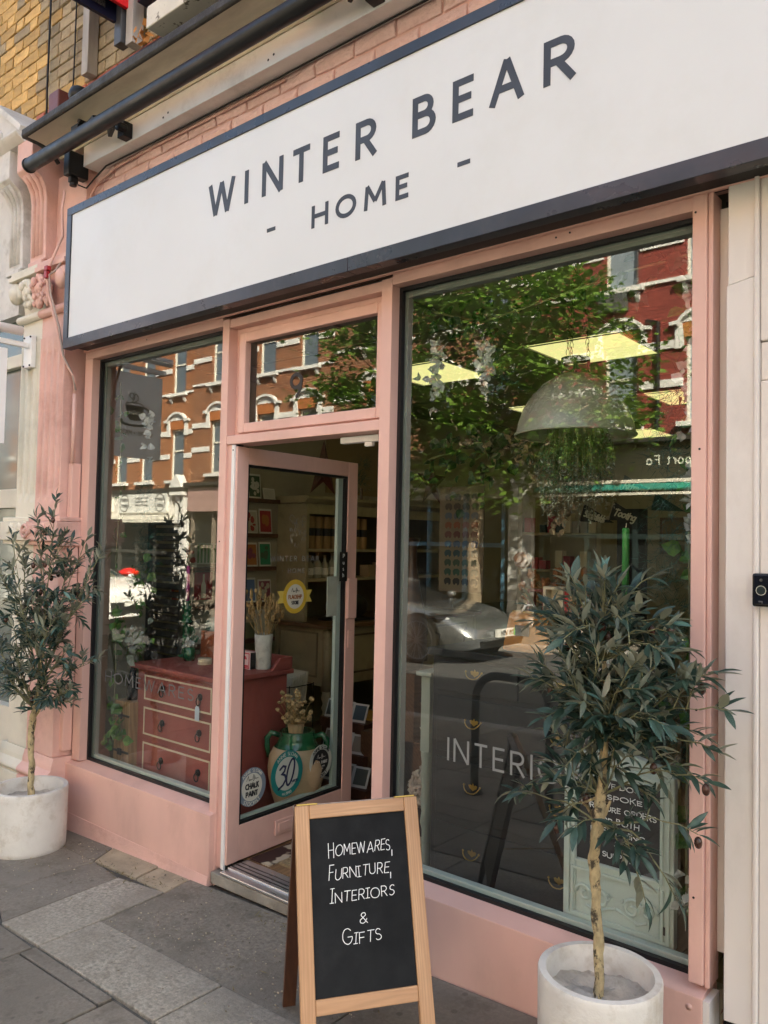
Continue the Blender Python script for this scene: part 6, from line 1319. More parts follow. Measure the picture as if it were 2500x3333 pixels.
# ================================================================ RIGHT WINDOW
M['charcoal'] = pm('charcoal_chalk_paint', (.018,.020,.020), .5, .15, 4, .05, 30, dirt=(.02,.021,.02), dirt_amt=.4, spec=.25)
dc = thing('charcoal_chest_of_drawers', 'charcoal painted chest of drawers with brass handles in the right window', 'chest of drawers', (-1.52,.5,ZF))
part('carcass', MB().box(-1.905,-1.13,.252,.72,ZF,1.165), M['charcoal'], dc, bevel=.003)
part('top', MB().box(-1.925,-1.11,.235,.74,1.1655,1.195), M['charcoal'], dc, bevel=.004)
def brass_handle(par, x, z):
    h = part('handle', MB().prism([(-.020,.006),(-.012,.010),(-.006,.006),(0,.016),(.006,.006),(.012,.010),(.020,.006),(.016,-.004),(.008,-.008),(0,-.014),(-.008,-.008),(-.016,-.004)],(x,.2415,z),EX,EZ,-EY,.002), M['brass'], par, bevel=.0006)
    part('bail', MB().tube([(x-.036,.236,z+.006),(x-.033,.228,z-.001),(x-.026,.224,z-.010),(x-.014,.222,z-.018),(x,.222,z-.020),(x+.014,.222,z-.018),(x+.026,.224,z-.010),(x+.033,.228,z-.001),(x+.036,.236,z+.006)],.0022,6).ball((x-.036,.234,z+.006),.0045,8,5).ball((x+.036,.234,z+.006),.0045,8,5), M['brass'], h, True)
for (a, b, z0, z1, hx) in ((-1.878,-1.512,1.032,1.152,(-1.70,)),(-1.500,-1.158,1.032,1.152,(-1.335,)),(-1.878,-1.158,.797,1.013,(-1.70,-1.335)),(-1.878,-1.158,.550,.770,(-1.70,-1.335)),(-1.878,-1.158,.302,.520,(-1.70,-1.335)),(-1.878,-1.158,.16,.29,())):
    dw = part('drawer', MB().box(a,b,.242,.2515,z0,z1), M['charcoal'], dc, bevel=.003)
    for x in hx: brass_handle(dw, x, (z0+z1)/2+.022)
# mint framed chalk sign
mn = thing('mint_framed_chalkboard', 'pale mint carved frame chalkboard about bespoke furniture orders in the window', 'chalkboard', (-1.07,.13,ZB))
part('frame', MB().frame(-1.255,-.886,.385,.905,.045,.115,.15,.20), M['mint'], mn, bevel=.004)
part('moulding', MB().frame(-1.243,-.898,.397,.893,.012,.108,.1148).frame(-1.222,-.919,.574,.872,.010,.109,.1147), M['mint'], mn, bevel=.002)
part('pediment', MB().prism([(-1.25,.905),(-.89,.905),(-.90,.925),(-1.0,.945),(-1.07,.965),(-1.14,.945),(-1.24,.925)],(0,.118,0),EX,EZ,EY,.03), M['mint'], mn, bevel=.003)
bd = part('board', MB().box(-1.2095,-.9315,.122,.13,.5855,.8595), M['chalk'], mn)
mb = MB()
for i, (s, w) in enumerate((('WE DO',.10),('BESPOKE',.16),('FURNITURE ORDERS',.25),('FOR BOTH',.14),('REFINISHING',.18),('&',.02),('SUPPLY',.10))):
    lettering(mb, s, .017 if s != '&' else .02, .22, .0012, (-1.07,.1218,.832-.037*i), EX, EZ, -EY, 0, .0006, width=w, anchor='c', rnd=True, hand=.12, seed=i)
part('chalk_lettering', mb, M['chalkline'], bd)
pn = part('lower_panel', MB().frame(-1.225,-.916,.405,.560,.010,.107,.1147), M['mint'], mn, bevel=.002)
mb = MB()
for s in (-1,1):
    for (cx, cz, r_) in ((-1.07+s*.055,.475,.036),(-1.07+s*.108,.480,.030)):
        mb.tube([(cx+s*r_*(1-t/20)*math.cos(t*.5),.112,cz+r_*(1-t/20)*math.sin(t*.5)) for t in range(18)],.0055,6)
    for k in range(6): mb.ball((-1.07+s*.03+s*.009*math.cos(k*1.05),.112,.487+.009*math.sin(k*1.05)),(.005,.004,.005),7,5)
    mb.tube([(-1.07,.113,.46),(-1.07+s*.03,.113,.45),(-1.07+s*.07,.113,.432),(-1.07+s*.10,.113,.445)],.005,6)
part('scrollwork', mb, M['mint'], pn, True)
part('wear_marks', MB().box(-.9155,-.909,.1062,.1068,.43,.455).box(-1.10,-1.05,.1142,.1146,.388,.392).box(-.905,-.901,.1142,.1146,.47,.51), M['gasket'], mn)
# pendant dome
pdn = thing('pendant_lamp', 'large grey metal dome pendant hung on chains in the right window', 'lamp', (-1.46,.58,2.05))
pcx, pcy = -1.462,.58
prof = [(.238,2.058),(.236,2.066),(.228,2.10),(.208,2.16),(.175,2.215),(.13,2.262),(.085,2.29),(.065,2.30),(.062,2.303),(.082,2.285),(.125,2.256),(.170,2.209),(.202,2.155),(.222,2.098),(.231,2.060)]
part('dome', MB().lathe((pcx,pcy,0),prof,40,caps=False), pm('grey_enamel', (.34,.35,.31), .28, .12, 4, coat=.3), pdn, True)
part('rim', MB().tube([(pcx+.238*math.cos(t*.157),pcy+.238*math.sin(t*.157),2.058) for t in range(41)],.005,6), bpy.data.materials['grey_enamel'], pdn, True)
part('crown', MB().lathe((pcx,pcy,0),[(.055,2.303),(.05,2.31),(.05,2.318)],20).lathe((pcx,pcy,0),[(.058,2.36),(.058,2.37)],20), M['iron'], pdn)
mb = MB()
for k in range(4): a = 1.57*k+.4; mb.tube([(pcx+.055*math.cos(a),pcy+.055*math.sin(a),2.305),(pcx+.05*math.cos(a),pcy+.05*math.sin(a),2.365)],.006,6)
part('cage', mb, M['iron'], pdn)
mb = MB()
for k in range(3):
    a = 2.1*k+.3
    for j in range(18):
        z = 2.375+j*.024; x = pcx+.05*math.cos(a)*(1-j/22); y = pcy+.05*math.sin(a)*(1-j/22); e = Vector((math.cos(j*1.57),math.sin(j*1.57),0))*.006
        mb.tube([Vector((x,y,z))-e,Vector((x,y,z+.014))-e*1.2,Vector((x,y,z+.03))+e*0,Vector((x,y,z+.014))+e*1.2,Vector((x,y,z))+e],.0014,4)
part('chain', mb, M['iron'], pdn)
# hanging heather below the dome
hv = thing('hanging_greenery', 'cascade of grey green heather sprigs hanging under the pendant dome', 'greenery', (-1.46,.58,2.05))
M['heather'] = leafmat('heather_sprig', (.09,.20,.09), (.19,.33,.17), (.06,.12,.06), .6, .1, False); M['heather_tip'] = leafmat('heather_tip', (.50,.58,.47), (.72,.78,.66), (.3,.3,.26), .7, .1, False)
mb = MB(); tp = MB(); st = MB(); q = random.Random(12)
for i in range(170):
    a = q.uniform(0,6.28); r0 = .125*math.sqrt(q.random()); L_ = q.uniform(.12,.36)*(1.15-r0*2.4); c = Vector((pcx+.01+r0*math.cos(a),pcy+r0*math.sin(a),2.09-q.random()*.05)); out = Vector((math.cos(a),math.sin(a),0))*q.uniform(.0,.07)
    pts = [c, c+out*.6+EZ*(-L_*.4), c+out*.9+EZ*(-L_*.75), c+out*.75+EZ*(-L_)]
    st.tube(pts,.0013,4,False)
    for j in range(26):
        t = .15+.85*j/25; k = min(2,int(t*3)); s = pts[k].lerp(pts[k+1],t*3-k); d_ = Vector((q.gauss(0,1),q.gauss(0,1),q.gauss(-.5,.5))).normalized(); tgt = tp if j > 15 else mb; w = d_.cross(EZ).normalized()*.0045 if abs(d_.z) < .95 else EX*.003; L2 = .020 if j <= 15 else .015
        tgt.add([s-w*.4,s+d_*L2*.5+w,s+d_*L2,s+d_*L2*.5-w],[(0,1,2,3)])
part('stems', st, M['twig'], hv); part('sprigs', mb, M['heather'], hv, kind='stuff'); part('tips', tp, M['heather_tip'], hv, kind='stuff')
# objects on the chest
gc = thing('green_candle', 'tall bright green candle rising behind the larger olive tree', 'candle', (-1.19,.45,1.196)); part('wax', MB().lathe((-1.19,.45,1.42),[(.013,0),(.013,.255),(.010,.262)],18), flat('green_wax', (.045,.30,.055), .35), gc, True); part('wick', MB().tube([(-1.19,.45,1.683),(-1.188,.45,1.70)],.0016,5), M['cream_line'], gc); part('holder', MB().lathe((-1.19,.45,1.1955),[(.05,0),(.03,.02),(.018,.10),(.018,.18),(.03,.21),(.03,.224)],16), flat('holder_black', (.015,.016,.016), .3), gc, True)
bg_ = thing('canvas_bag', 'mustard orange canvas wash bag with dark label on the charcoal chest', 'bag', (-1.57,.42,1.196)); part('body', MB().hexa([(-1.66,.36,1.1955),(-1.44,.36,1.1955),(-1.44,.48,1.1955),(-1.66,.48,1.1955),(-1.645,.39,1.35),(-1.465,.39,1.34),(-1.465,.45,1.34),(-1.645,.45,1.35)]), pm('mustard_canvas', (.40,.16,.025), .85, .15, 20, .3, 120), bg_, bevel=.018); part('label', MB().box(-1.60,-1.54,.366,.372,1.26,1.30), flat('leather_patch', (.03,.02,.018), .5), bg_); part('handle', MB().tube([(-1.60,.42,1.345),(-1.585,.42,1.375),(-1.55,.42,1.38),(-1.53,.42,1.348)],.005,6), M['chalkline'], bg_, True); part('zip', MB().box(-1.64,-1.47,.416,.424,1.346,1.353), M['brass'], bg_)
bx2 = thing('shadow_box_frame', 'white and red painted shadow box frames standing behind the canvas bag', 'frame', (-1.55,.62,1.196))
part('frame', MB().frame(-1.68,-1.60,1.196,1.43,.010,.60,.66), flat('dk_red_frame', (.11,.015,.012), .5), bx2); part('frame', MB().frame(-1.595,-1.505,1.196,1.445,.012,.58,.64), M['cream_line'], bx2); part('frame_back', MB().box(-1.583,-1.517,.63,.638,1.208,1.433), M['cream_line'], bx2); part('frame', MB().box(-1.50,-1.43,.58,.66,1.196,1.44), flat('lacquer_red', (.36,.012,.016), .25), bx2, bevel=.003); part('frame', MB().box(-1.425,-1.37,.60,.66,1.196,1.43), flat('rust_box', (.20,.05,.012), .4), bx2)
bottle(-1.375,.40,1.196,1.35,amber,'amber pump bottle with cream label on the charcoal chest','bottles on the charcoal chest'); bottle(-1.315,.38,1.196,1.25,flat('black_bottle',(.01,.01,.012),.15),'black bottle beside the amber one on the charcoal chest','bottles on the charcoal chest')
pf = thing('small_picture_frame', 'grey picture frame standing on the charcoal chest behind the olive leaves', 'frame', (-1.27,.36,1.196)); part('frame', MB().frame(-1.31,-1.205,1.196,1.425,.014,.35,.362), flat('grey_frame', (.22,.23,.21), .5), pf); part('picture', MB().box(-1.296,-1.219,.356,.36,1.21,1.411), flat('grey_print', (.13,.14,.13), .5), pf)
# dried flowers, chair, cushions, mint table deeper in the room
df = thing('dried_protea_bunch', 'bunch of orange brown dried proteas and grasses behind the canvas bag', 'flowers', (-1.95,1.5,1.2)); mb = MB(); hd = MB(); q = random.Random(77)
for i in range(55):
    a = q.uniform(0,6.28); ln = q.uniform(.03,.22); b0 = Vector((-2.0,1.5,1.22)); e = b0+Vector((math.cos(a)*ln*.9-.03,math.sin(a)*ln*.5,q.uniform(.10,.26))); mb.tube([b0,b0.lerp(e,.5)+EZ*.03,e],.0018,4,False); hd.ball(e,(.016*q.uniform(.5,1.4),.014,.018*q.uniform(.5,1.6)),7,5,.3)
hd.ball((-2.22,1.5,1.53),(.05,.045,.045),10,7,.15); part('stems', mb, straw, df); part('heads', hd, pm('protea_orange', (.28,.11,.03), .8, .4, 40), df, kind='stuff'); part('vase', MB().lathe((-2.0,1.5,ZF+.72),[(.06,0),(.07,.1),(.06,.28),(.04,.37)],16), flat('brown_vase', (.10,.05,.03), .4), df, True)
tbl = thing('display_table', 'dark display table in the middle of the shop', 'table', (-1.9,1.6,ZF)); part('top', MB().box(-2.5,-1.2,1.25,2.1,.82,.85), M['brown_top'], tbl); [part('leg', MB().box(x,x+.05,y,y+.05,ZF,.819), M['brown_top'], tbl) for x in (-2.48,-1.27) for y in (1.27,2.03)]
mintd = pm('dull_mint_paint', (.27,.30,.235), .5, .08, 6)
mt_ = thing('mint_spindle_table', 'pale mint turned leg table end beside the charcoal chest', 'table', (-2.0,.55,ZF))
part('leg', MB().lathe((-1.99,.34,ZF),[(.024,0),(.024,.03),(.018,.05),(.020,.30),(.028,.33),(.022,.37),(.028,.42),(.021,.47),(.030,.52),(.024,.57),(.028,.60),(.028,.62)],14).box(-2.012,-1.968,.318,.362,ZF+.62,ZF+.93), mintd, mt_, True); mt_.children[-1].modifiers.new('e','EDGE_SPLIT').split_angle = rad(40)
part('leg', MB().box(-2.02,-1.96,.66,.72,ZF,ZF+.93), mintd, mt_); part('rail', MB().box(-2.01,-1.97,.371,.659,ZF+.82,ZF+.92), mintd, mt_); part('top', MB().box(-2.03,-1.95,.30,.74,ZF+.9305,ZF+.95), mintd, mt_, bevel=.004)
chr_ = thing('wooden_chair', 'folded cane and wood chair leaning beside the mint table', 'chair', (-2.25,.9,ZF)); wdc = pm('chair_wood', (.30,.15,.06), .5, .2, 20)
for s in (0,1): part('leg', MB().tube([(-2.22+.09*s,.78,ZF),(-2.20+.07*s,.86,.75)],.012,8), wdc, chr_, True); part('leg', MB().tube([(-2.28+.09*s,1.1,ZF),(-2.22+.07*s,.88,.80)],.012,8), wdc, chr_, True)
part('seat', MB().obox((-2.19,.88,.66),(.05,0,0),(0,.02,.13),(0,.012,.0)), wdc, chr_); part('stretcher', MB().tube([(-2.22,.80,.35),(-2.13,.80,.35)],.008,6), wdc, chr_)
cu2 = thing('cushion_stack', 'cream cushions with black chevrons stacked on a bench behind the door post', 'cushion', (-3.0,1.6,.6)); 
for k, z in enumerate((.55,.70)): part('cushion', MB().ball((-2.92,1.55,z),(.26,.22,.075),16,8), zig, cu2, True)
part('bench', MB().box(-3.2,-2.6,1.3,1.85,ZF,.475), M['brown_top'], cu2, bevel=.004)
# paint swatch sheet with rows of coloured elephants' heads -> rows of small shaped chips
sw = thing('paint_swatch_panel', 'cream panel of paint swatches in ten rows hanging deep in the shop', 'swatch panel', (-2.65,1.5,1.4))
part('panel', MB().box(-2.80,-2.49,1.52,1.53,1.33,1.95), flat('swatch_board', (.15,.125,.08), .7), sw)
cols = [(.03,.03,.03),(.05,.04,.03),(.06,.08,.10),(.16,.05,.02),(.09,.03,.025),(.04,.06,.09),(.02,.05,.06),(.03,.06,.04),(.02,.06,.045),(.012,.014,.014)]
sm = [flat('swatch_%d' % i, c, .6) for i, c in enumerate(cols)]; blue = flat('swatch_blue', (.01,.06,.20), .6)
chip = [(-.022,-.012),(-.012,-.020),(-.004,-.010),(.006,-.010),(.010,-.022),(.022,-.014),(.024,.012),(.010,.022),(-.014,.020),(-.026,.006)]
for r_ in range(10):
    for c_ in range(4):
        part('swatch', MB().prism(chip,(-2.735+.062*c_,1.5195,1.885-.055*r_),EX,EZ,-EY,.002), blue if (r_ == 5 and c_ == 3) else sm[r_], sw)
# stock shelves, dark doorway, pictures, pennants on the back walls
shl = thing('stock_shelving', 'white shelving packed with small boxed paints at the back of the shop', 'shelving', (-3.2,3.6,ZF)); part('upright', MB().box(-3.42,-3.38,3.5,3.8,ZF,2.1), M['dresser'], shl); part('upright', MB().box(-2.72,-2.68,3.5,3.8,ZF,2.1), M['dresser'], shl)
q = random.Random(5)
for k, z in enumerate((.4,.75,1.1,1.4,1.7)):
    part('shelf', MB().box(-3.379,-2.721,3.5,3.8,z,z+.02), M['dresser'], shl)
    for j in range(9):
        if q.random() < .85: part('stock_box', MB().box(-3.37+.072*j,-3.31+.072*j,3.52,3.6,z+.0205,z+.02+q.uniform(.06,.16)), [M['cream_line'],flat('stock_a',(.30,.29,.26),.6),red_c,ink_d][q.randrange(4)], shl)
single('inner_door', MB().box(-4.05,-3.45,6.36,6.395,ZF,2.05), flat('dark_door', (.012,.008,.006), .5), 'dark doorway in the back wall of the shop', 'door')
for (x0,x1,z0,z1,y_,lb) in ((-3.3,-2.62,1.55,1.95,6.38,'framed picture with black silhouette on the back wall'),(-2.55,-1.9,1.5,1.95,6.38,'wide dark framed picture right of the silhouette picture')):
    t = thing('wall_picture', lb, 'picture', ((x0+x1)/2,y_,z0)); part('frame', MB().frame(x0,x1,z0,z1,.03,y_-.02,y_+.01), M['brown_top'], t); part('print', MB().box(x0+.03,x1-.03,y_-.01,y_+.005,z0+.03,z1-.03), flat('pict_tan', (.20,.13,.06), .6), t); part('motif', MB().ball(((x0+x1)/2,y_-.011,(z0+z1)/2),(.07,.002,.11),10,6), ink_d, t)
M['pennant'] = flat('pennant_black', (.012,.014,.016), .7)
def pennant(x, z, y, s, word, lb, col=None, tilt=-.28):
    t = thing('pennant', lb, 'pennant', (x,y,z), 'felt pennants hung in the window'); ea = Vector((math.cos(tilt),0,math.sin(tilt))); eb = Vector((-math.sin(tilt),0,math.cos(tilt)))
    part('felt', MB().prism([(0,-.11*s),(.42*s,-.0*s),(0,.11*s)],(x,y,z),ea,eb,EY,.003), col or M['pennant'], t); part('band', MB().prism([(-.016*s,-.112*s),(0,-.112*s),(0,.112*s),(-.016*s,.112*s)],(x,y,z),ea,eb,EY,.004), flat('pennant_band', (.30,.26,.18), .7), t)
    for e in (-1,1): part('tassel', MB().box(x-.07*s,x-.017*s,y,y+.002,z+e*.08*s-.012,z+e*.08*s+.012), bpy.data.materials['pennant_band'], t)
    if word: part('pennant_lettering', lettering(MB(),word,.085*s,.10,.008*s,Vector((x,y-.0005,z))+ea*.03*s-eb*.04*s,ea,(eb+ea*.25),-EY,0,.001,width=.26*s,rnd=True), c_cream, t)
pennant(-2.375,1.868,3.0,.62,'Tooting','black felt pennant lettered Tooting in the right window',None,-.30)
pennant(-2.31,2.055,3.02,.64,'Richmond','dark felt pennant lettered above the Tooting pennant',flat('pennant_slate',(.03,.05,.05),.7),-.30)
pennant(-2.62,1.86,3.04,.62,'Southfields','black felt pennant half hidden by the hanging greenery',None,-.30)
pennant(-2.10,1.93,3.06,.55,'','plain dark green pennant at the right edge of the row',flat('pennant_green',(.012,.05,.035),.7),-.30)
# blue vase and gourd lamp at the left edge of the right window
gv = thing('tall_gourd_vase', 'tall dark wood gourd vase seen beside the swatch panel', 'vase', (-2.92,1.5,.9)); part('body', MB().lathe((-2.95,1.45,.86),[(.07,0),(.10,.1),(.10,.28),(.06,.45),(.03,.62),(.03,.72),(.05,.78)],18), pm('dark_gourd', (.06,.03,.015), .35, .4, 12), gv, True); part('plinth', MB().box(-3.1,-2.8,1.3,1.6,ZF,.8595), M['brown_top'], gv)
# garlands round the right window
rp0 = [(-.86,.17,2.50),(-.855,.17,2.1),(-.87,.18,1.7),(-.86,.17,1.3),(-.865,.16,.9),(-.86,.15,.5)]
gr = thing('blossom_garland', 'pine, ivy and white blossom garland down the right edge of the right window', 'garland', (-.86,.17,2.5))
part('stem', MB().tube(rp0,.004,5), M['twig'], gr); part('needles', needles([(-.93,.22,2.15),(-.94,.24,1.7),(-.92,.22,1.3),(-.90,.2,.9)],420,.115,91), M['pine'], gr, kind='stuff'); part('ivy_leaves', scatter_leaves(rp0,46,.022,.058,92), M['ivy'], gr); part('blossom', blossoms([(-.845,.15,2.55),(-.85,.15,2.2),(-.84,.15,1.9),(-.845,.15,1.62)],60,.016,.036,93), M['blossom'], gr); part('blossom', blossoms([(-.845,.13,.62),(-.84,.13,.5)],8,.016,.04,94), M['blossom'], gr)
tpth = [(-1.92,.2,2.55),(-1.7,.25,2.48),(-1.4,.25,2.52),(-1.1,.22,2.55),(-.85,.18,2.55)]
g2 = thing('top_garland', 'leafy garland with white blossom strung across the top of the right window', 'garland', (-1.4,.2,2.55)); part('stem', MB().tube(tpth,.005,5), M['twig'], g2); part('leaves', scatter_leaves(tpth,70,.04,.06,95), leafmat('dark_ivy_leaf', (.008,.03,.012), (.03,.09,.02), (.02,.06,.02), .4, .2, False), g2); part('blossom', blossoms([(-1.66,.2,2.38),(-1.64,.2,2.2)],26,.016,.034,96), M['blossom'], g2); part('blossom', blossoms([(-1.88,.2,2.42),(-1.87,.2,2.1)],26,.02,.034,97), M['blossom'], g2); part('needles', needles([(-1.75,.3,2.5),(-1.6,.3,2.2)],60,.10,98), M['pine'], g2, kind='stuff')
ip = [(-2.5,1.0,2.05),(-2.2,.98,2.12),(-1.9,.95,2.08),(-1.75,.95,1.85)]
g3 = thing('ivy_swag', 'dark ivy and cream blossom swag hanging deeper behind the pendant', 'garland', (-2.1,1,2.1)); part('stem', MB().tube(ip,.005,5), M['twig'], g3); part('leaves', scatter_leaves(ip[:3]+[(-2.3,1.0,1.85)],110,.05,.06,99), bpy.data.materials['dark_ivy_leaf'], g3); part('blossom', blossoms(ip[1:]+[(-1.72,.95,1.7)],90,.03,.032,100), flat('cream_blossom', (.34,.27,.17), .8), g3)
# ================================================================ OPPOSITE SIDE OF THE STREET (seen in the glass)
YO = -13.38
M['ob_or'] = brick_mat('orange_brown_brick', (.33,.115,.042), (.17,.058,.026), (.38,.24,.14))
M['ob_br'] = brick_mat('brown_red_brick', (.27,.095,.04), (.13,.048,.026), (.36,.24,.15))
M['ob_red'] = brick_mat('red_painted_brick', (.29,.05,.036), (.20,.036,.028), (.11,.022,.017))
M['white_band'] = pm('white_rendered_band', (.66,.66,.64), .7, .05, 3)
M['cream_fr'] = flat('upvc_cream', (.70,.68,.60), .4)
def house_glass():
    mt, n, l, p = _new('house_window_glass'); p.inputs['Base Color'].default_value = (.10,.13,.155,1); p.inputs['Roughness'].default_value = .04; p.inputs['Specular IOR Level'].default_value = .9; return mt
M['hglass'] = house_glass(); M['curtain'] = pm('blue_grey_curtain', (.20,.25,.29), .7, .25, 9, stretch=(9,1,.3))
def wall_open(x0, x1, z0, z1, ops, y, dep):
    mb = MB(); xs = sorted({x0,x1,*[o[0] for o in ops],*[o[1] for o in ops]}); zs = sorted({z0,z1,*[o[2] for o in ops],*[o[3] for o in ops]})
    for i in range(len(xs)-1):
        for j in range(len(zs)-1):
            cx, cz = (xs[i]+xs[i+1])/2, (zs[j]+zs[j+1])/2
            if any(o[0] < cx < o[1] and o[2] < cz < o[3] for o in ops): continue
            mb.add([(xs[i],y,zs[j]),(xs[i+1],y,zs[j]),(xs[i+1],y,zs[j+1]),(xs[i],y,zs[j+1])],[(3,2,1,0)])
    for (a,b,c,d_) in ops:
        mb.add([(a,y,c),(b,y,c),(b,y,d_),(a,y,d_),(a,y-dep,c),(b,y-dep,c),(b,y-dep,d_),(a,y-dep,d_)],[(0,1,5,4),(1,2,6,5),(2,3,7,6),(3,0,4,7)])
    return mb
def opp_house(x0, wxs, dz, mat, lb, curtain=False):
    x1 = x0+6.3; h = thing('terraced_house', lb, 'building', ((x0+x1)/2,YO,gz((x0+x1)/2)))
    zs = ((3.53+dz,5.22+dz,True),(6.42+dz,8.08+dz,False)); ops = [(c-.36,c+.36,a,b) for (a,b,_) in zs for c in wxs]
    wl2 = part('wall', wall_open(x0+.005,x1-.005,3.2+dz,9.2+dz,ops,YO,.16), mat, h)
    part('mass', MB().box(x0+.005,x1-.005,YO-6,YO-.30,gz(x0)-.5,9.1+dz), bpy.data.materials['plain_stock_brick'], h)
    part('roof', MB().prism([(YO-.0,9.2+dz),(YO-3,10.6+dz),(YO-6,9.2+dz)],(x0+.005,0,0),EY,EZ,EX,6.29), flat('slate', (.06,.06,.065), .6), h)
    part('parapet_band', MB().box(x0+.005,x1-.005,YO+.001,YO+.12,8.85+dz,9.1+dz), M['white_band'], h)
    segs = [x0+.005]+[v for c in wxs for v in (c-.40,c+.40)]+[x1-.005]
    for (zb_, zt_, arch) in zs:
        for k in range(0, len(segs), 2):
            a, b = segs[k], segs[k+1]
            part('band', MB().box(a,b,YO+.001,YO+.035,zb_+.72,zb_+.88), M['white_band'], h)
            if arch: part('band', MB().box(a-(.0 if k == 0 else -.12),b-(.0 if k+2 >= len(segs) else .12),YO+.001,YO+.04,zt_-.19,zt_-.03), M['white_band'], h)
            else: part('string_course', MB().box(a,b,YO+.001,YO+.05,zb_-.03,zb_+.04), M['white_band'], h)
        for c in wxs:
            w = part('window', MB().frame(c-.355,c+.355,zb_+.005,zt_-.005,.055,YO-.14,YO-.07).box(c-.30,c+.30,YO-.135,YO-.075,(zb_+zt_)/2+.12,(zb_+zt_)/2+.17), M['cream_fr'], h)
            part('pane', MB().box(c-.30,c+.30,YO-.12,YO-.11,zb_+.06,zt_-.06), M['hglass'], w)
            if curtain: part('curtain', MB().box(c-.30,c+.30,YO-.109,YO-.1085,zb_+.06,zt_-.06), M['curtain'], w)
            part('sill', MB().box(c-.50,c+.50,YO+.001,YO+.14,zb_-.10,zb_-.002), M['white_band'], w)
            if not arch:
                for s in (-1,1): part('sill_bracket', MB().prism([(0,0),(.11,0),(.06,-.14),(.02,-.20),(0,-.22)],(c+s*.36-.045,YO+.001,zb_-.101),EY,EZ,EX,.09), M['white_band'], w)
            if arch:
                part('arch_lintel', MB().prism([(-.38,0),(.38,0),(.42,.30),(-.42,.30)],(c,YO+.001,zt_),EX,EZ,EY,.02), pm('orange_rubbed_brick', (.36,.12,.035), .8, .25, 30) if 'orange_rubbed_brick' not in bpy.data.materials else bpy.data.materials['orange_rubbed_brick'], w)
                hd = MB()
                for s in (-1,1): hd.prism([(s*.38,-.22),(s*.56,-.22),(s*.56,.20),(s*.42,.30)] if s > 0 else [(-.42,.30),(-.56,.20),(-.56,-.22),(-.38,-.22)],(c,YO+.001,zt_),EX,EZ,EY,.05)
                pts = [(-.66,.28),(-.52,.30)]+arc(0,.20,.50,.34,168,12,12)+[(.52,.30),(.66,.28)]
                hd.ribbon(pts,.035,(c,YO+.001,zt_),EX,EZ,EY,0,.11); hd.prism([(-.42,.30)]+arc(0,.20,.47,.31,160,20,10)+[(.42,.30)],(c,YO+.001,zt_),EX,EZ,EY,.03)
                part('arch_head', hd, M['white_band'], w)
    part('cornice', MB().box(x0+.005,x1-.005,YO+.001,YO+.32,3.14+dz,3.25+dz), M['lead'], h)
    # party pilaster with pediment
    part('pilaster', MB().box(x1-.62,x1-.02,YO+.0,YO+.16,gz(x1)-.1,2.1+dz).box(x1-.70,x1+.06-.08,YO,YO+.26,2.105+dz,2.30+dz).box(x1-.56,x1-.08,YO,YO+.20,2.305+dz,3.0+dz).box(x1-.70,x1-.02,YO,YO+.34,3.005+dz,3.12+dz), M['white_band'], h, bevel=.01)
    part('pediment', MB().prism([(-.36,0),(.36,0),(.04,.42),(-.04,.42)],(x1-.36,YO+.05,3.26+dz),EX,EZ,EY,.30), M['white_band'], h, bevel=.01)
    return h
dkg = flat('dark_shop_glass', (.015,.018,.018), .06, 0, .6)
def shopfront_opp(h, x0, dz, fascia_m, frame_m, glass=dkg, fz=(2.47,3.11)):
    x1 = x0+5.62; zb = gz(x0+3)
    part('fascia', MB().box(x0+.1,x1-.05,YO+.0,YO+.20,2.38+dz,3.13+dz), fascia_m, h)
    part('shop_glass', MB().box(x0+.15,x1-.1,YO-.08,YO-.06,.4+zb,2.375+dz), glass, h)
    n = 5
    for k in range(n+1):
        x = x0+.12+(x1-x0-.3)*k/n; part('mullion', MB().box(x,x+.09,YO-.055,YO+.05,.4+zb,2.375+dz), frame_m, h)
    part('transom_bar', MB().box(x0+.215,x1-.1,YO-.05,YO+.03,1.85+zb,1.95+zb), frame_m, h); part('stall_riser', MB().box(x0+.1,x1-.05,YO-.1,YO+.08,zb-.35,.395+zb), frame_m, h)
W_ = M['white_pl']
h0 = opp_house(-34.0,(-32.2,-30.2,-28.8),-.27,M['ob_or'],'orange brick house farthest downhill across the street'); shopfront_opp(h0,-34,-.27,M['white_stone'],W_)
h1 = opp_house(-27.7,(-25.5,-23.95,-22.2),0,M['ob_or'],'orange brick house with white fascia reading EVERY BODY across the street'); shopfront_opp(h1,-27.7,0,M['white_stone'],flat('shutter_dark',(.05,.05,.045),.6))
h2 = opp_house(-21.4,(-20.1,-17.85,-16.1),.15,M['ob_br'],'brown brick house with grey pink fascia across the street'); shopfront_opp(h2,-21.4,.1,pm('greyish_pink_fascia',(.34,.22,.20),.6),flat('taupe_frame',(.18,.15,.12),.5))
h3 = opp_house(-15.1,(-13.6,-11.5,-9.9),.38,M['ob_br'],'brown brick house with light blue shopfront across the street'); shopfront_opp(h3,-15.1,.3,pm('pale_fascia',(.42,.38,.30),.6),pm('light_blue_paint',(.10,.24,.36),.5,.1,4))
h4 = opp_house(-8.8,(-6.85,-5.15,-3.4),.60,M['ob_red'],'red painted brick house with white bands across the street',True); shopfront_opp(h4,-8.8,.5,flat('shaded_fascia',(.010,.013,.013),.5),flat('dark_shop_frame',(.02,.035,.035),.5))  # fascia colour taken near black, with the tree's shade painted into it
h5 = opp_house(-2.5,(-.8,1.3,2.9),.82,M['ob_or'],'orange brick house uphill of the red painted one across the street'); shopfront_opp(h5,-2.5,.75,M['white_stone'],W_)
h6 = opp_house(3.8,(5.3,7.4,9.1),1.05,M['ob_br'],'brown brick house farthest uphill across the street'); shopfront_opp(h6,3.8,1.0,M['white_stone'],W_)
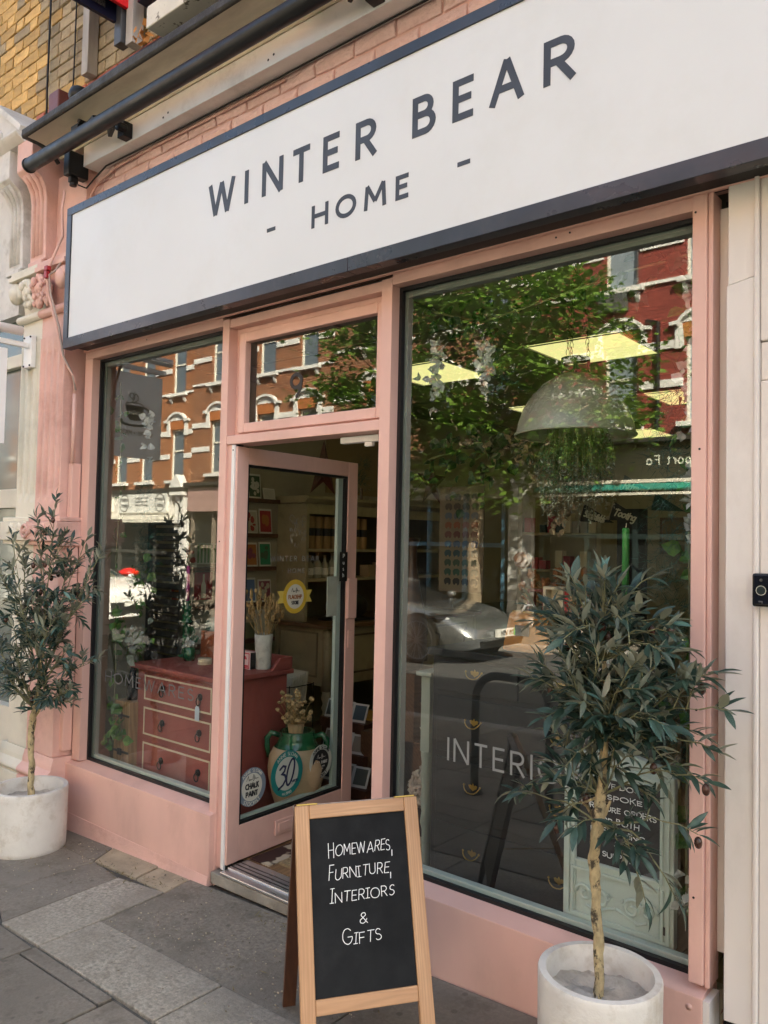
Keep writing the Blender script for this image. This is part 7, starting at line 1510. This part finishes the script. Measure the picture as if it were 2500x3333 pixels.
# EVERY BODY fascia
eb1 = thing('fascia_sign', 'white fascia sign with two EVERY BODY roundels across the street', 'sign', (-23.7,YO+.2,2.5))
part('panel', MB().box(-25.13,-22.31,YO+.201,YO+.28,2.46,3.12), flat('fascia_white',(.62,.63,.60),.5), eb1); part('panel', MB().box(-26.5,-25.6,YO+.201,YO+.34,2.50,3.05), flat('fascia_white2',(.68,.66,.58),.5), eb1)
mb = MB(); SX = -EX
for xc in (-22.68,-24.78): mb.ribbon(arc(0,0,.27,.29,0,360,24),.016,(xc,YO+.281,2.79),SX,EZ,EY,0,.003); lettering(mb,'EVERY',.10,.2,.011,(xc,YO+.281,2.85),SX,EZ,EY,0,.003,width=.36,anchor='c'); lettering(mb,'BODY.',.10,.2,.011,(xc,YO+.281,2.64),SX,EZ,EY,0,.003,width=.34,anchor='c')
for i, s in enumerate(('FAT FREEZING','SKIN TIGHTENING','BODY SCULPTING')): lettering(mb,s,.06,.25,.006,(-23.75,YO+.281,2.92-.12*i),SX,EZ,EY,0,.003,anchor='c',width=.72)
part('fascia_lettering', mb, flat('fascia_ink',(.03,.03,.03),.5), eb1)
mb = MB(); mb.ribbon(arc(0,0,.22,.22,0,360,24),.014,(-26.05,YO+.341,2.78),SX,EZ,EY,0,.003); lettering(mb,'EVERY',.08,.2,.009,(-26.05,YO+.341,2.82),SX,EZ,EY,0,.003,width=.28,anchor='c'); lettering(mb,'BODY.',.08,.2,.009,(-26.05,YO+.341,2.66),SX,EZ,EY,0,.003,width=.26,anchor='c'); part('fascia_lettering', mb, c_yel, eb1)
aw2 = thing('far_awning', 'cream rolled awning below the EVERY BODY fascia', 'awning', (-24.2,YO+.4,2.2)); part('cassette', MB().box(-26.6,-21.95,YO+.21,YO+.50,2.20,2.36), M['cream_fr'], aw2, bevel=.02); part('front_bar', MB().box(-26.6,-21.95,YO+.52,YO+.58,2.12,2.19), M['cream_fr'], aw2); part('arm', MB().box(-25.9,-25.1,YO+.30,YO+.36,2.10,2.14), M['cream_fr'], aw2); part('arm', MB().box(-23.6,-22.8,YO+.30,YO+.36,2.10,2.14), M['cream_fr'], aw2)
t4 = thing('teal_awning', 'teal and cream rolled awning on the shop with passport lettering', 'awning', (-6,YO+.4,3)); part('cassette', MB().box(-8.6,-3.2,YO+.21,YO+.5,2.90,2.97), M['cream_fr'], t4); part('fabric_roll', MB().box(-8.6,-3.2,YO+.22,YO+.50,2.765,2.885), flat('teal_fabric',(.03,.30,.25),.6), t4, bevel=.02); part('front_bar', MB().box(-8.6,-3.2,YO+.46,YO+.52,2.66,2.71), M['cream_fr'], t4)
part('fascia_lettering', lettering(MB(),'port Fo',.20,.26,.014,(-5.33,YO+.201,3.27),SX,EZ,EY,0,.004), c_pale, h4)
# blue board and window frames of the blue shop, light base of far pilaster come from the house parts
sd = thing('satellite_box', 'grey cable box and drainpipe on the red painted house', 'pipe', (-6.5,YO,5)); part('pipe', MB().tube([(-6.05,YO+.05,3.9),(-6.05,YO+.05,6.2),(-6.3,YO+.05,6.25)],.045,8), M['black'], sd); part('box', MB().box(-7.3,-6.7,YO+.001,YO+.15,6.55,6.9), flat('vent_grey',(.08,.08,.08),.5), sd)
# ---- pillar box
pb = thing('pillar_box', 'bright red cast iron post box on the far pavement', 'post box', (-20.3,-10.5,gz(-20.3))); zz = gz(-20.3)
pbr = flat('postbox_red', (.60,.012,.010), .3, 0, .5)
part('body', MB().lathe((-20.3,-10.5,zz),[(.24,0),(.24,.18),(.22,.20),(.22,1.12),(.235,1.14)],24), pbr, pb, True); part('cap', MB().lathe((-20.3,-10.5,zz),[(.24,1.141),(.285,1.17),(.285,1.22),(.26,1.25),(.15,1.32),(.02,1.345)],24), pbr, pb, True); part('aperture', MB().box(-20.42,-20.18,-10.285,-10.27,zz+1.0,zz+1.05), M['gasket'], pb); part('collection_plate', MB().box(-20.38,-20.22,-10.285,-10.272,zz+.72,zz+.90), c_cream, pb); part('plinth', MB().lathe((-20.3,-10.5,zz-.0),[(.255,.0),(.255,.17)],24), M['black'], pb)
# ---- cars parked across the street
def loft(secs, mirror=True):
    mb = MB(); n = len(secs[0][1]); full = []
    for x, half in secs:
        ring = [(x, y, z) for y, z in half] + [(x, -y, z) for y, z in reversed(half[:-1])]
        full.append(ring)
    k = len(full[0])
    for r_ in full: mb.v += r_
    for i in range(len(full)-1):
        for j in range(k-1): mb.f.append((i*k+j,(i+1)*k+j,(i+1)*k+j+1,i*k+j+1))
    mb.f.append(tuple(range(k))); mb.f.append(tuple((len(full)-1)*k+j for j in reversed(range(k))))
    return mb
def car(name, lb, cx, cy_, paint, suv, plate):
    zg = gz(cx)-.13; t = thing(name, lb, 'car', (cx,cy_,zg)); o = Matrix.Translation((cx,cy_,zg)) @ Matrix.Rotation(-math.atan(.0375),4,'Y')
    H = .26 if suv else 0
    S = []
    prof = [(-2.42,.62,.55,.80),(-2.30,.86,.36,.92),(-1.7,.94,.25,1.0),(-.9,.93,.22,.98),(0,.92,.22,.95),(.7,.93,.22,.93),(1.05,.95,.24,.92),(1.45,.955,.28,.88),(1.85,.93,.24,.78),(2.15,.88,.22,.68),(2.34,.78,.24,.58),(2.45,.58,.30,.48)]
    for (x, hw, zb_, zt_) in prof:
        zt2 = zt_+H*(1.25 if x < 2.0 else 1.35); fl_ = .05 if 1.0 < x < 1.9 or -2 < x < -1.2 else 0
        S.append((x,[(hw*.90,zb_),(hw,zb_+.12),(hw+.0,zb_+(zt2-zb_)*.55),(hw*.96,zt2-.12+fl_),(hw*.84,zt2-.02+fl_),(hw*.55,zt2+.015),(0,zt2+.02)]))
    mb = loft(S).xf(o); body = part('body', mb, paint, t, True); body.modifiers.new('s','SUBSURF').render_levels = 2
    zr = 1.62 if suv else 1.33; G_ = [(-2.05,.60,.90+H),(-1.5,.66,1.16+H*1.1),(-.7,.66,zr-.02),(0,.66,zr),(.35,.66,zr-.06),(.95,.72,.98+H*1.2),(1.22,.70,.92+H*1.2)]
    S = [(x,[(hw+.10,.86+H),(hw+.06,.95+H+(zt_-.95-H)*.4),(hw*.94,zt_-.04),(hw*.6,zt_),(0,zt_+.01)]) for (x,hw,zt_) in G_]
    gh = part('greenhouse', loft(S).xf(o), flat('car_glass', (.012,.014,.016), .03, 0, .8), t, True); gh.modifiers.new('s','SUBSURF').render_levels = 2
    part('roof', loft([(x,[(hw*.95,zt_-.035),(hw*.6,zt_+.008),(0,zt_+.016)]) for (x,hw,zt_) in G_[2:5]]).xf(o), paint, t, True)
    rim_m = flat('rim_grey', (.20,.20,.21), .3, .8); tyre = flat('tyre_black', (.012,.012,.012), .8); arch = flat('arch_black', (.006,.006,.006), .8)
    for wx in (-1.45,1.47):
        for sy in (1,-1):
            yc = .955*sy; R_ = .40 if suv else .365
            part('wheel_arch', MB().tube([(wx,yc-.10*sy,R_),(wx,yc+.004*sy,R_)],R_+.055,28).xf(o), arch, t)
            wh = part('wheel', MB().tube([(wx,yc-.16*sy,R_),(wx,yc-.12*sy,R_),(wx,yc+.0*sy,R_),(wx,yc+.018*sy,R_)],[R_-.03,R_,R_,R_-.03],32).xf(o), tyre, t)
            mb = MB(); mb.tube([(wx+(R_-.075)*math.cos(k*.2244),yc+.018*sy,R_+(R_-.075)*math.sin(k*.2244)) for k in range(29)],.012,6)
            for k in range(10):
                a = k*.628; mb.bar((wx+.05*math.cos(a),yc+.022*sy,R_+.05*math.sin(a)),(wx+(R_-.08)*math.cos(a+.08),yc+.02*sy,R_+(R_-.08)*math.sin(a+.08)),.016,.012,(0,1,0)); mb.bar((wx+.05*math.cos(a),yc+.022*sy,R_+.05*math.sin(a)),(wx+(R_-.08)*math.cos(a-.12),yc+.02*sy,R_+(R_-.08)*math.sin(a-.12)),.012,.012,(0,1,0))
            mb.tube([(wx,yc+.0*sy,R_),(wx,yc+.03*sy,R_)],.055,14); part('rim', mb.xf(o), rim_m, wh)
    for sy in (1,-1):
        hl = part('headlight', MB().hexa([(2.05,.58*sy,.56+H),(1.78,.86*sy,.60+H),(1.76,.90*sy,.66+H),(2.02,.62*sy,.64+H),(2.0,.58*sy,.66+H),(1.66,.84*sy,.74+H),(1.62,.89*sy,.74+H),(1.95,.62*sy,.71+H)]).xf(Matrix.Translation(Vector((.06,.05*sy,.045)))).xf(o), flat('lamp_dark', (.02,.02,.022), .05, 0, .8), t)
        part('lamp_lens', MB().ball((1.93,.80*sy,.69+H),(.05,.05,.03),10,6).ball((1.82,.86*sy,.71+H),(.04,.04,.03),10,6).xf(o), flat('lamp_lens', (.6,.62,.64), .1, .3), hl, True)
        part('air_curtain', MB().hexa([(2.20,.70*sy,.30+H*.4),(2.08,.84*sy,.32+H*.4),(2.06,.86*sy,.33+H*.4),(2.17,.72*sy,.31+H*.4),(2.10,.74*sy,.55+H*.8),(1.98,.88*sy,.58+H*.8),(1.96,.90*sy,.58+H*.8),(2.07,.76*sy,.56+H*.8)]).xf(o), arch, t)
    part('lower_intake', MB().hexa([(2.30,-.66,.24+H*.3),(2.30,.66,.24+H*.3),(2.44,.55,.25+H*.3),(2.44,-.55,.25+H*.3),(2.30,-.70,.36+H*1.1),(2.30,.70,.36+H*1.1),(2.475,.55,.36+H*1.1),(2.475,-.55,.36+H*1.1)]).xf(o), arch, t)
    np_ = part('number_plate', MB().box(2.45,2.50,-.26,.26,.40+H*.6,.52+H*.6).xf(o), flat('plate_white', (.72,.72,.68), .4), t)
    if plate:
        part('plate_lettering', lettering(MB(),plate,.075,.22,.008,(2.5005,-.20,.422),EY,EZ,EX,0,.002,width=.36).xf(o), c_ink, np_); part('green_flash', MB().box(2.5005,2.502,-.255,-.215,.405,.515).xf(o), flat('plate_green', (.05,.45,.08), .4), np_)
    for sy in (1,-1): part('mirror', MB().ball((.75,1.02*sy,1.0+H),(.07,.10,.06),10,7).xf(o), paint, t, True)
    part('badge', MB().ball((2.30,0,.68+H*1.3),(.03,.03,.02),8,5).xf(o), rim_m, t)
silver = pm('silver_car_paint', (.30,.325,.34), .20, .03, 3, metal=.75, coat=1); whitep = pm('white_car_paint', (.72,.72,.71), .25, .02, 3, coat=1)
car('silver_car', 'low silver sports saloon parked across the street', -9.02, -8.42, silver, False, 'D5 VEN')
car('white_suv', 'white sports utility vehicle parked across the street beside the red post box', -19.75, -8.75, whitep, True, None)
# ---- cycle stand and bicycle on our pavement, outside the frame but mirrored in the glass
cs_ = thing('cycle_stand', 'black inverted U cycle stand on the pavement mirrored in the right window', 'cycle stand', (-2.6,-1.75,gz(-2.6)))
z0 = gz(-2.6); pts = [(-2.78,-1.78,z0)]+[(-2.78,-1.78,z0+.58)]+[(-2.78+.16-.16*math.cos(rad(a)),-1.78,z0+.58+.16*math.sin(rad(a))) for a in range(15,91,15)]+[(-2.26-.16+.16*math.sin(rad(a)),-1.78,z0+.58+.16*math.cos(rad(a))) for a in range(0,91,15)]+[(-2.26,-1.78,gz(-2.26))]
part('hoop', MB().tube(pts,.026,12), M['black'], cs_, True)
for x in (-2.78,-2.26): part('foot_plate', MB().lathe((x,-1.78,gz(x)),[(.06,0),(.06,.008),(.03,.012)],14), M['black'], cs_)
bk = thing('bicycle', 'dark bicycle parked on the pavement mirrored low in the left window', 'bicycle', (-7.8,-2.05,gz(-7.8))); zb = gz(-7.8)
def pt(x, z, y=0): return (-7.8+x, -2.05+y, zb+z)
for wx in (-.52,.52):
    w = part('wheel', MB().tube([pt(wx+.335*math.cos(k*.1963),.345+.335*math.sin(k*.1963)) for k in range(33)],.017,8), M['black'], bk, True)
    mb = MB()
    for k in range(14): a = k*.4488; mb.tube([pt(wx,.345,.02*(-1)**k),pt(wx+.32*math.cos(a),.345+.32*math.sin(a))],.0012,4)
    part('spokes', mb, M['steel'], w); part('hub', MB().tube([pt(wx,.345,-.05),pt(wx,.345,.05)],.02,8), M['steel'], w)
fm = flat('frame_dark', (.03,.035,.04), .35)
part('frame', MB().tube([pt(-.52,.345),pt(-.12,.30),pt(.40,.72),pt(.38,.82)],.016,8).tube([pt(-.52,.345),pt(-.25,.80),pt(.39,.78)],.014,8).tube([pt(-.12,.30),pt(-.26,.86)],.015,8), fm, bk, True); part('fork', MB().tube([pt(.38,.88),pt(.42,.70),pt(.52,.345)],.013,8), fm, bk, True)
part('handlebar', MB().tube([pt(.33,1.0,-.28),pt(.42,.98,-.1),pt(.38,.96,0),pt(.42,.98,.1),pt(.33,1.0,.28)],.012,8), M['black'], bk, True); part('saddle', MB().ball(pt(-.27,.93),(.14,.07,.035),12,7), M['black'], bk, True); part('seat_post', MB().tube([pt(-.255,.85),pt(-.265,.915)],.012,8), M['steel'], bk); part('chainring', MB().tube([pt(-.12,.30,.03),pt(-.12,.30,.04)],.09,20), M['steel'], bk); part('rack', MB().box(-7.8-.75,-7.8-.35,-2.12,-1.98,zb+.72,zb+.735), M['black'], bk)
# ---- street tree (maple) across the street
M['maple'] = leafmat('maple_leaf', (.055,.14,.016), (.16,.30,.035), (.12,.22,.03), .5, .35, False)
def maple_tree(base, lb, seed, R_=3.3, zc=5.0, hz=2.6, nclump=240, per=92):
    q = random.Random(seed); bx0, by0 = base; zb = gz(bx0); t = thing('street_tree', lb, 'tree', (bx0,by0,zb))
    part('trunk', MB().tube([(bx0,by0,zb-.1),(bx0+.02,by0,zb+.8),(bx0-.03,by0+.02,zb+1.7),(bx0+.05,by0,zb+2.6),(bx0+.1,by0-.05,zb+3.6)],[.17,.13,.12,.115,.09],14), pm('maple_bark', (.24,.19,.13), .9, .3, 14, .8, 30, dirt=(.08,.06,.045), dirt_amt=.6, dscale=9, bdist=.02), t, True)
    limbs = MB(); lv2 = MB(); st = Vector((bx0+.05,by0,zb+2.6))
    star_ = [(0,0),(.10,.22),(.36,.20),(.30,.42),(.62,.40),(.52,.58),(1,.0)]
    poly = [(0,0),(.12,.16),(.42,.44),(.44,.20),(.70,.24),(.68,.08),(1,0),(.68,-.08),(.70,-.24),(.44,-.20),(.42,-.44),(.12,-.16)]
    for i in range(nclump):
        while True:
            u = Vector((q.uniform(-1,1),q.uniform(-1,1),q.uniform(-1,1)))
            if .30 < u.length < 1: break
        c = Vector((bx0+u.x*R_*(1-.25*max(0,u.z)),by0+u.y*R_*.85,zb+zc+u.z*hz))
        if i % 6 == 0: limbs.tube([st.lerp(Vector((bx0,by0,zb+zc)),q.random()*.5),st.lerp(c,.5)+Vector((0,0,.3)),c],[.035,.02,.006],6,False)
        s = q.uniform(.32,.62)
        for j in range(per):
            d_ = Vector((q.gauss(0,1),q.gauss(0,1),q.gauss(0,.45)))*s*.62; p = c+d_; L_ = q.uniform(.10,.18); a = q.uniform(0,6.283); x = Vector((math.cos(a),math.sin(a),q.uniform(-.8,.1))).normalized(); up = Vector((q.gauss(0,.35),q.gauss(0,.35),1)); y = up.cross(x).normalized(); z = x.cross(y)
            lv2.add([p+(x*e[0]+y*e[1]-z*(.18*abs(e[1])))*L_ for e in poly],[tuple(range(12))])
    part('limbs', limbs, bpy.data.materials['maple_bark'], t, True); part('crown', lv2, M['maple'], t, kind='stuff'); return t
maple_tree((-8.4,-10.3),'leafy green maple with pale trunk standing across the street behind the silver car',4)
maple_tree((6.5,-10.3),'leafy green maple farther uphill across the street',9,3.0,5.0,2.4,70,40)
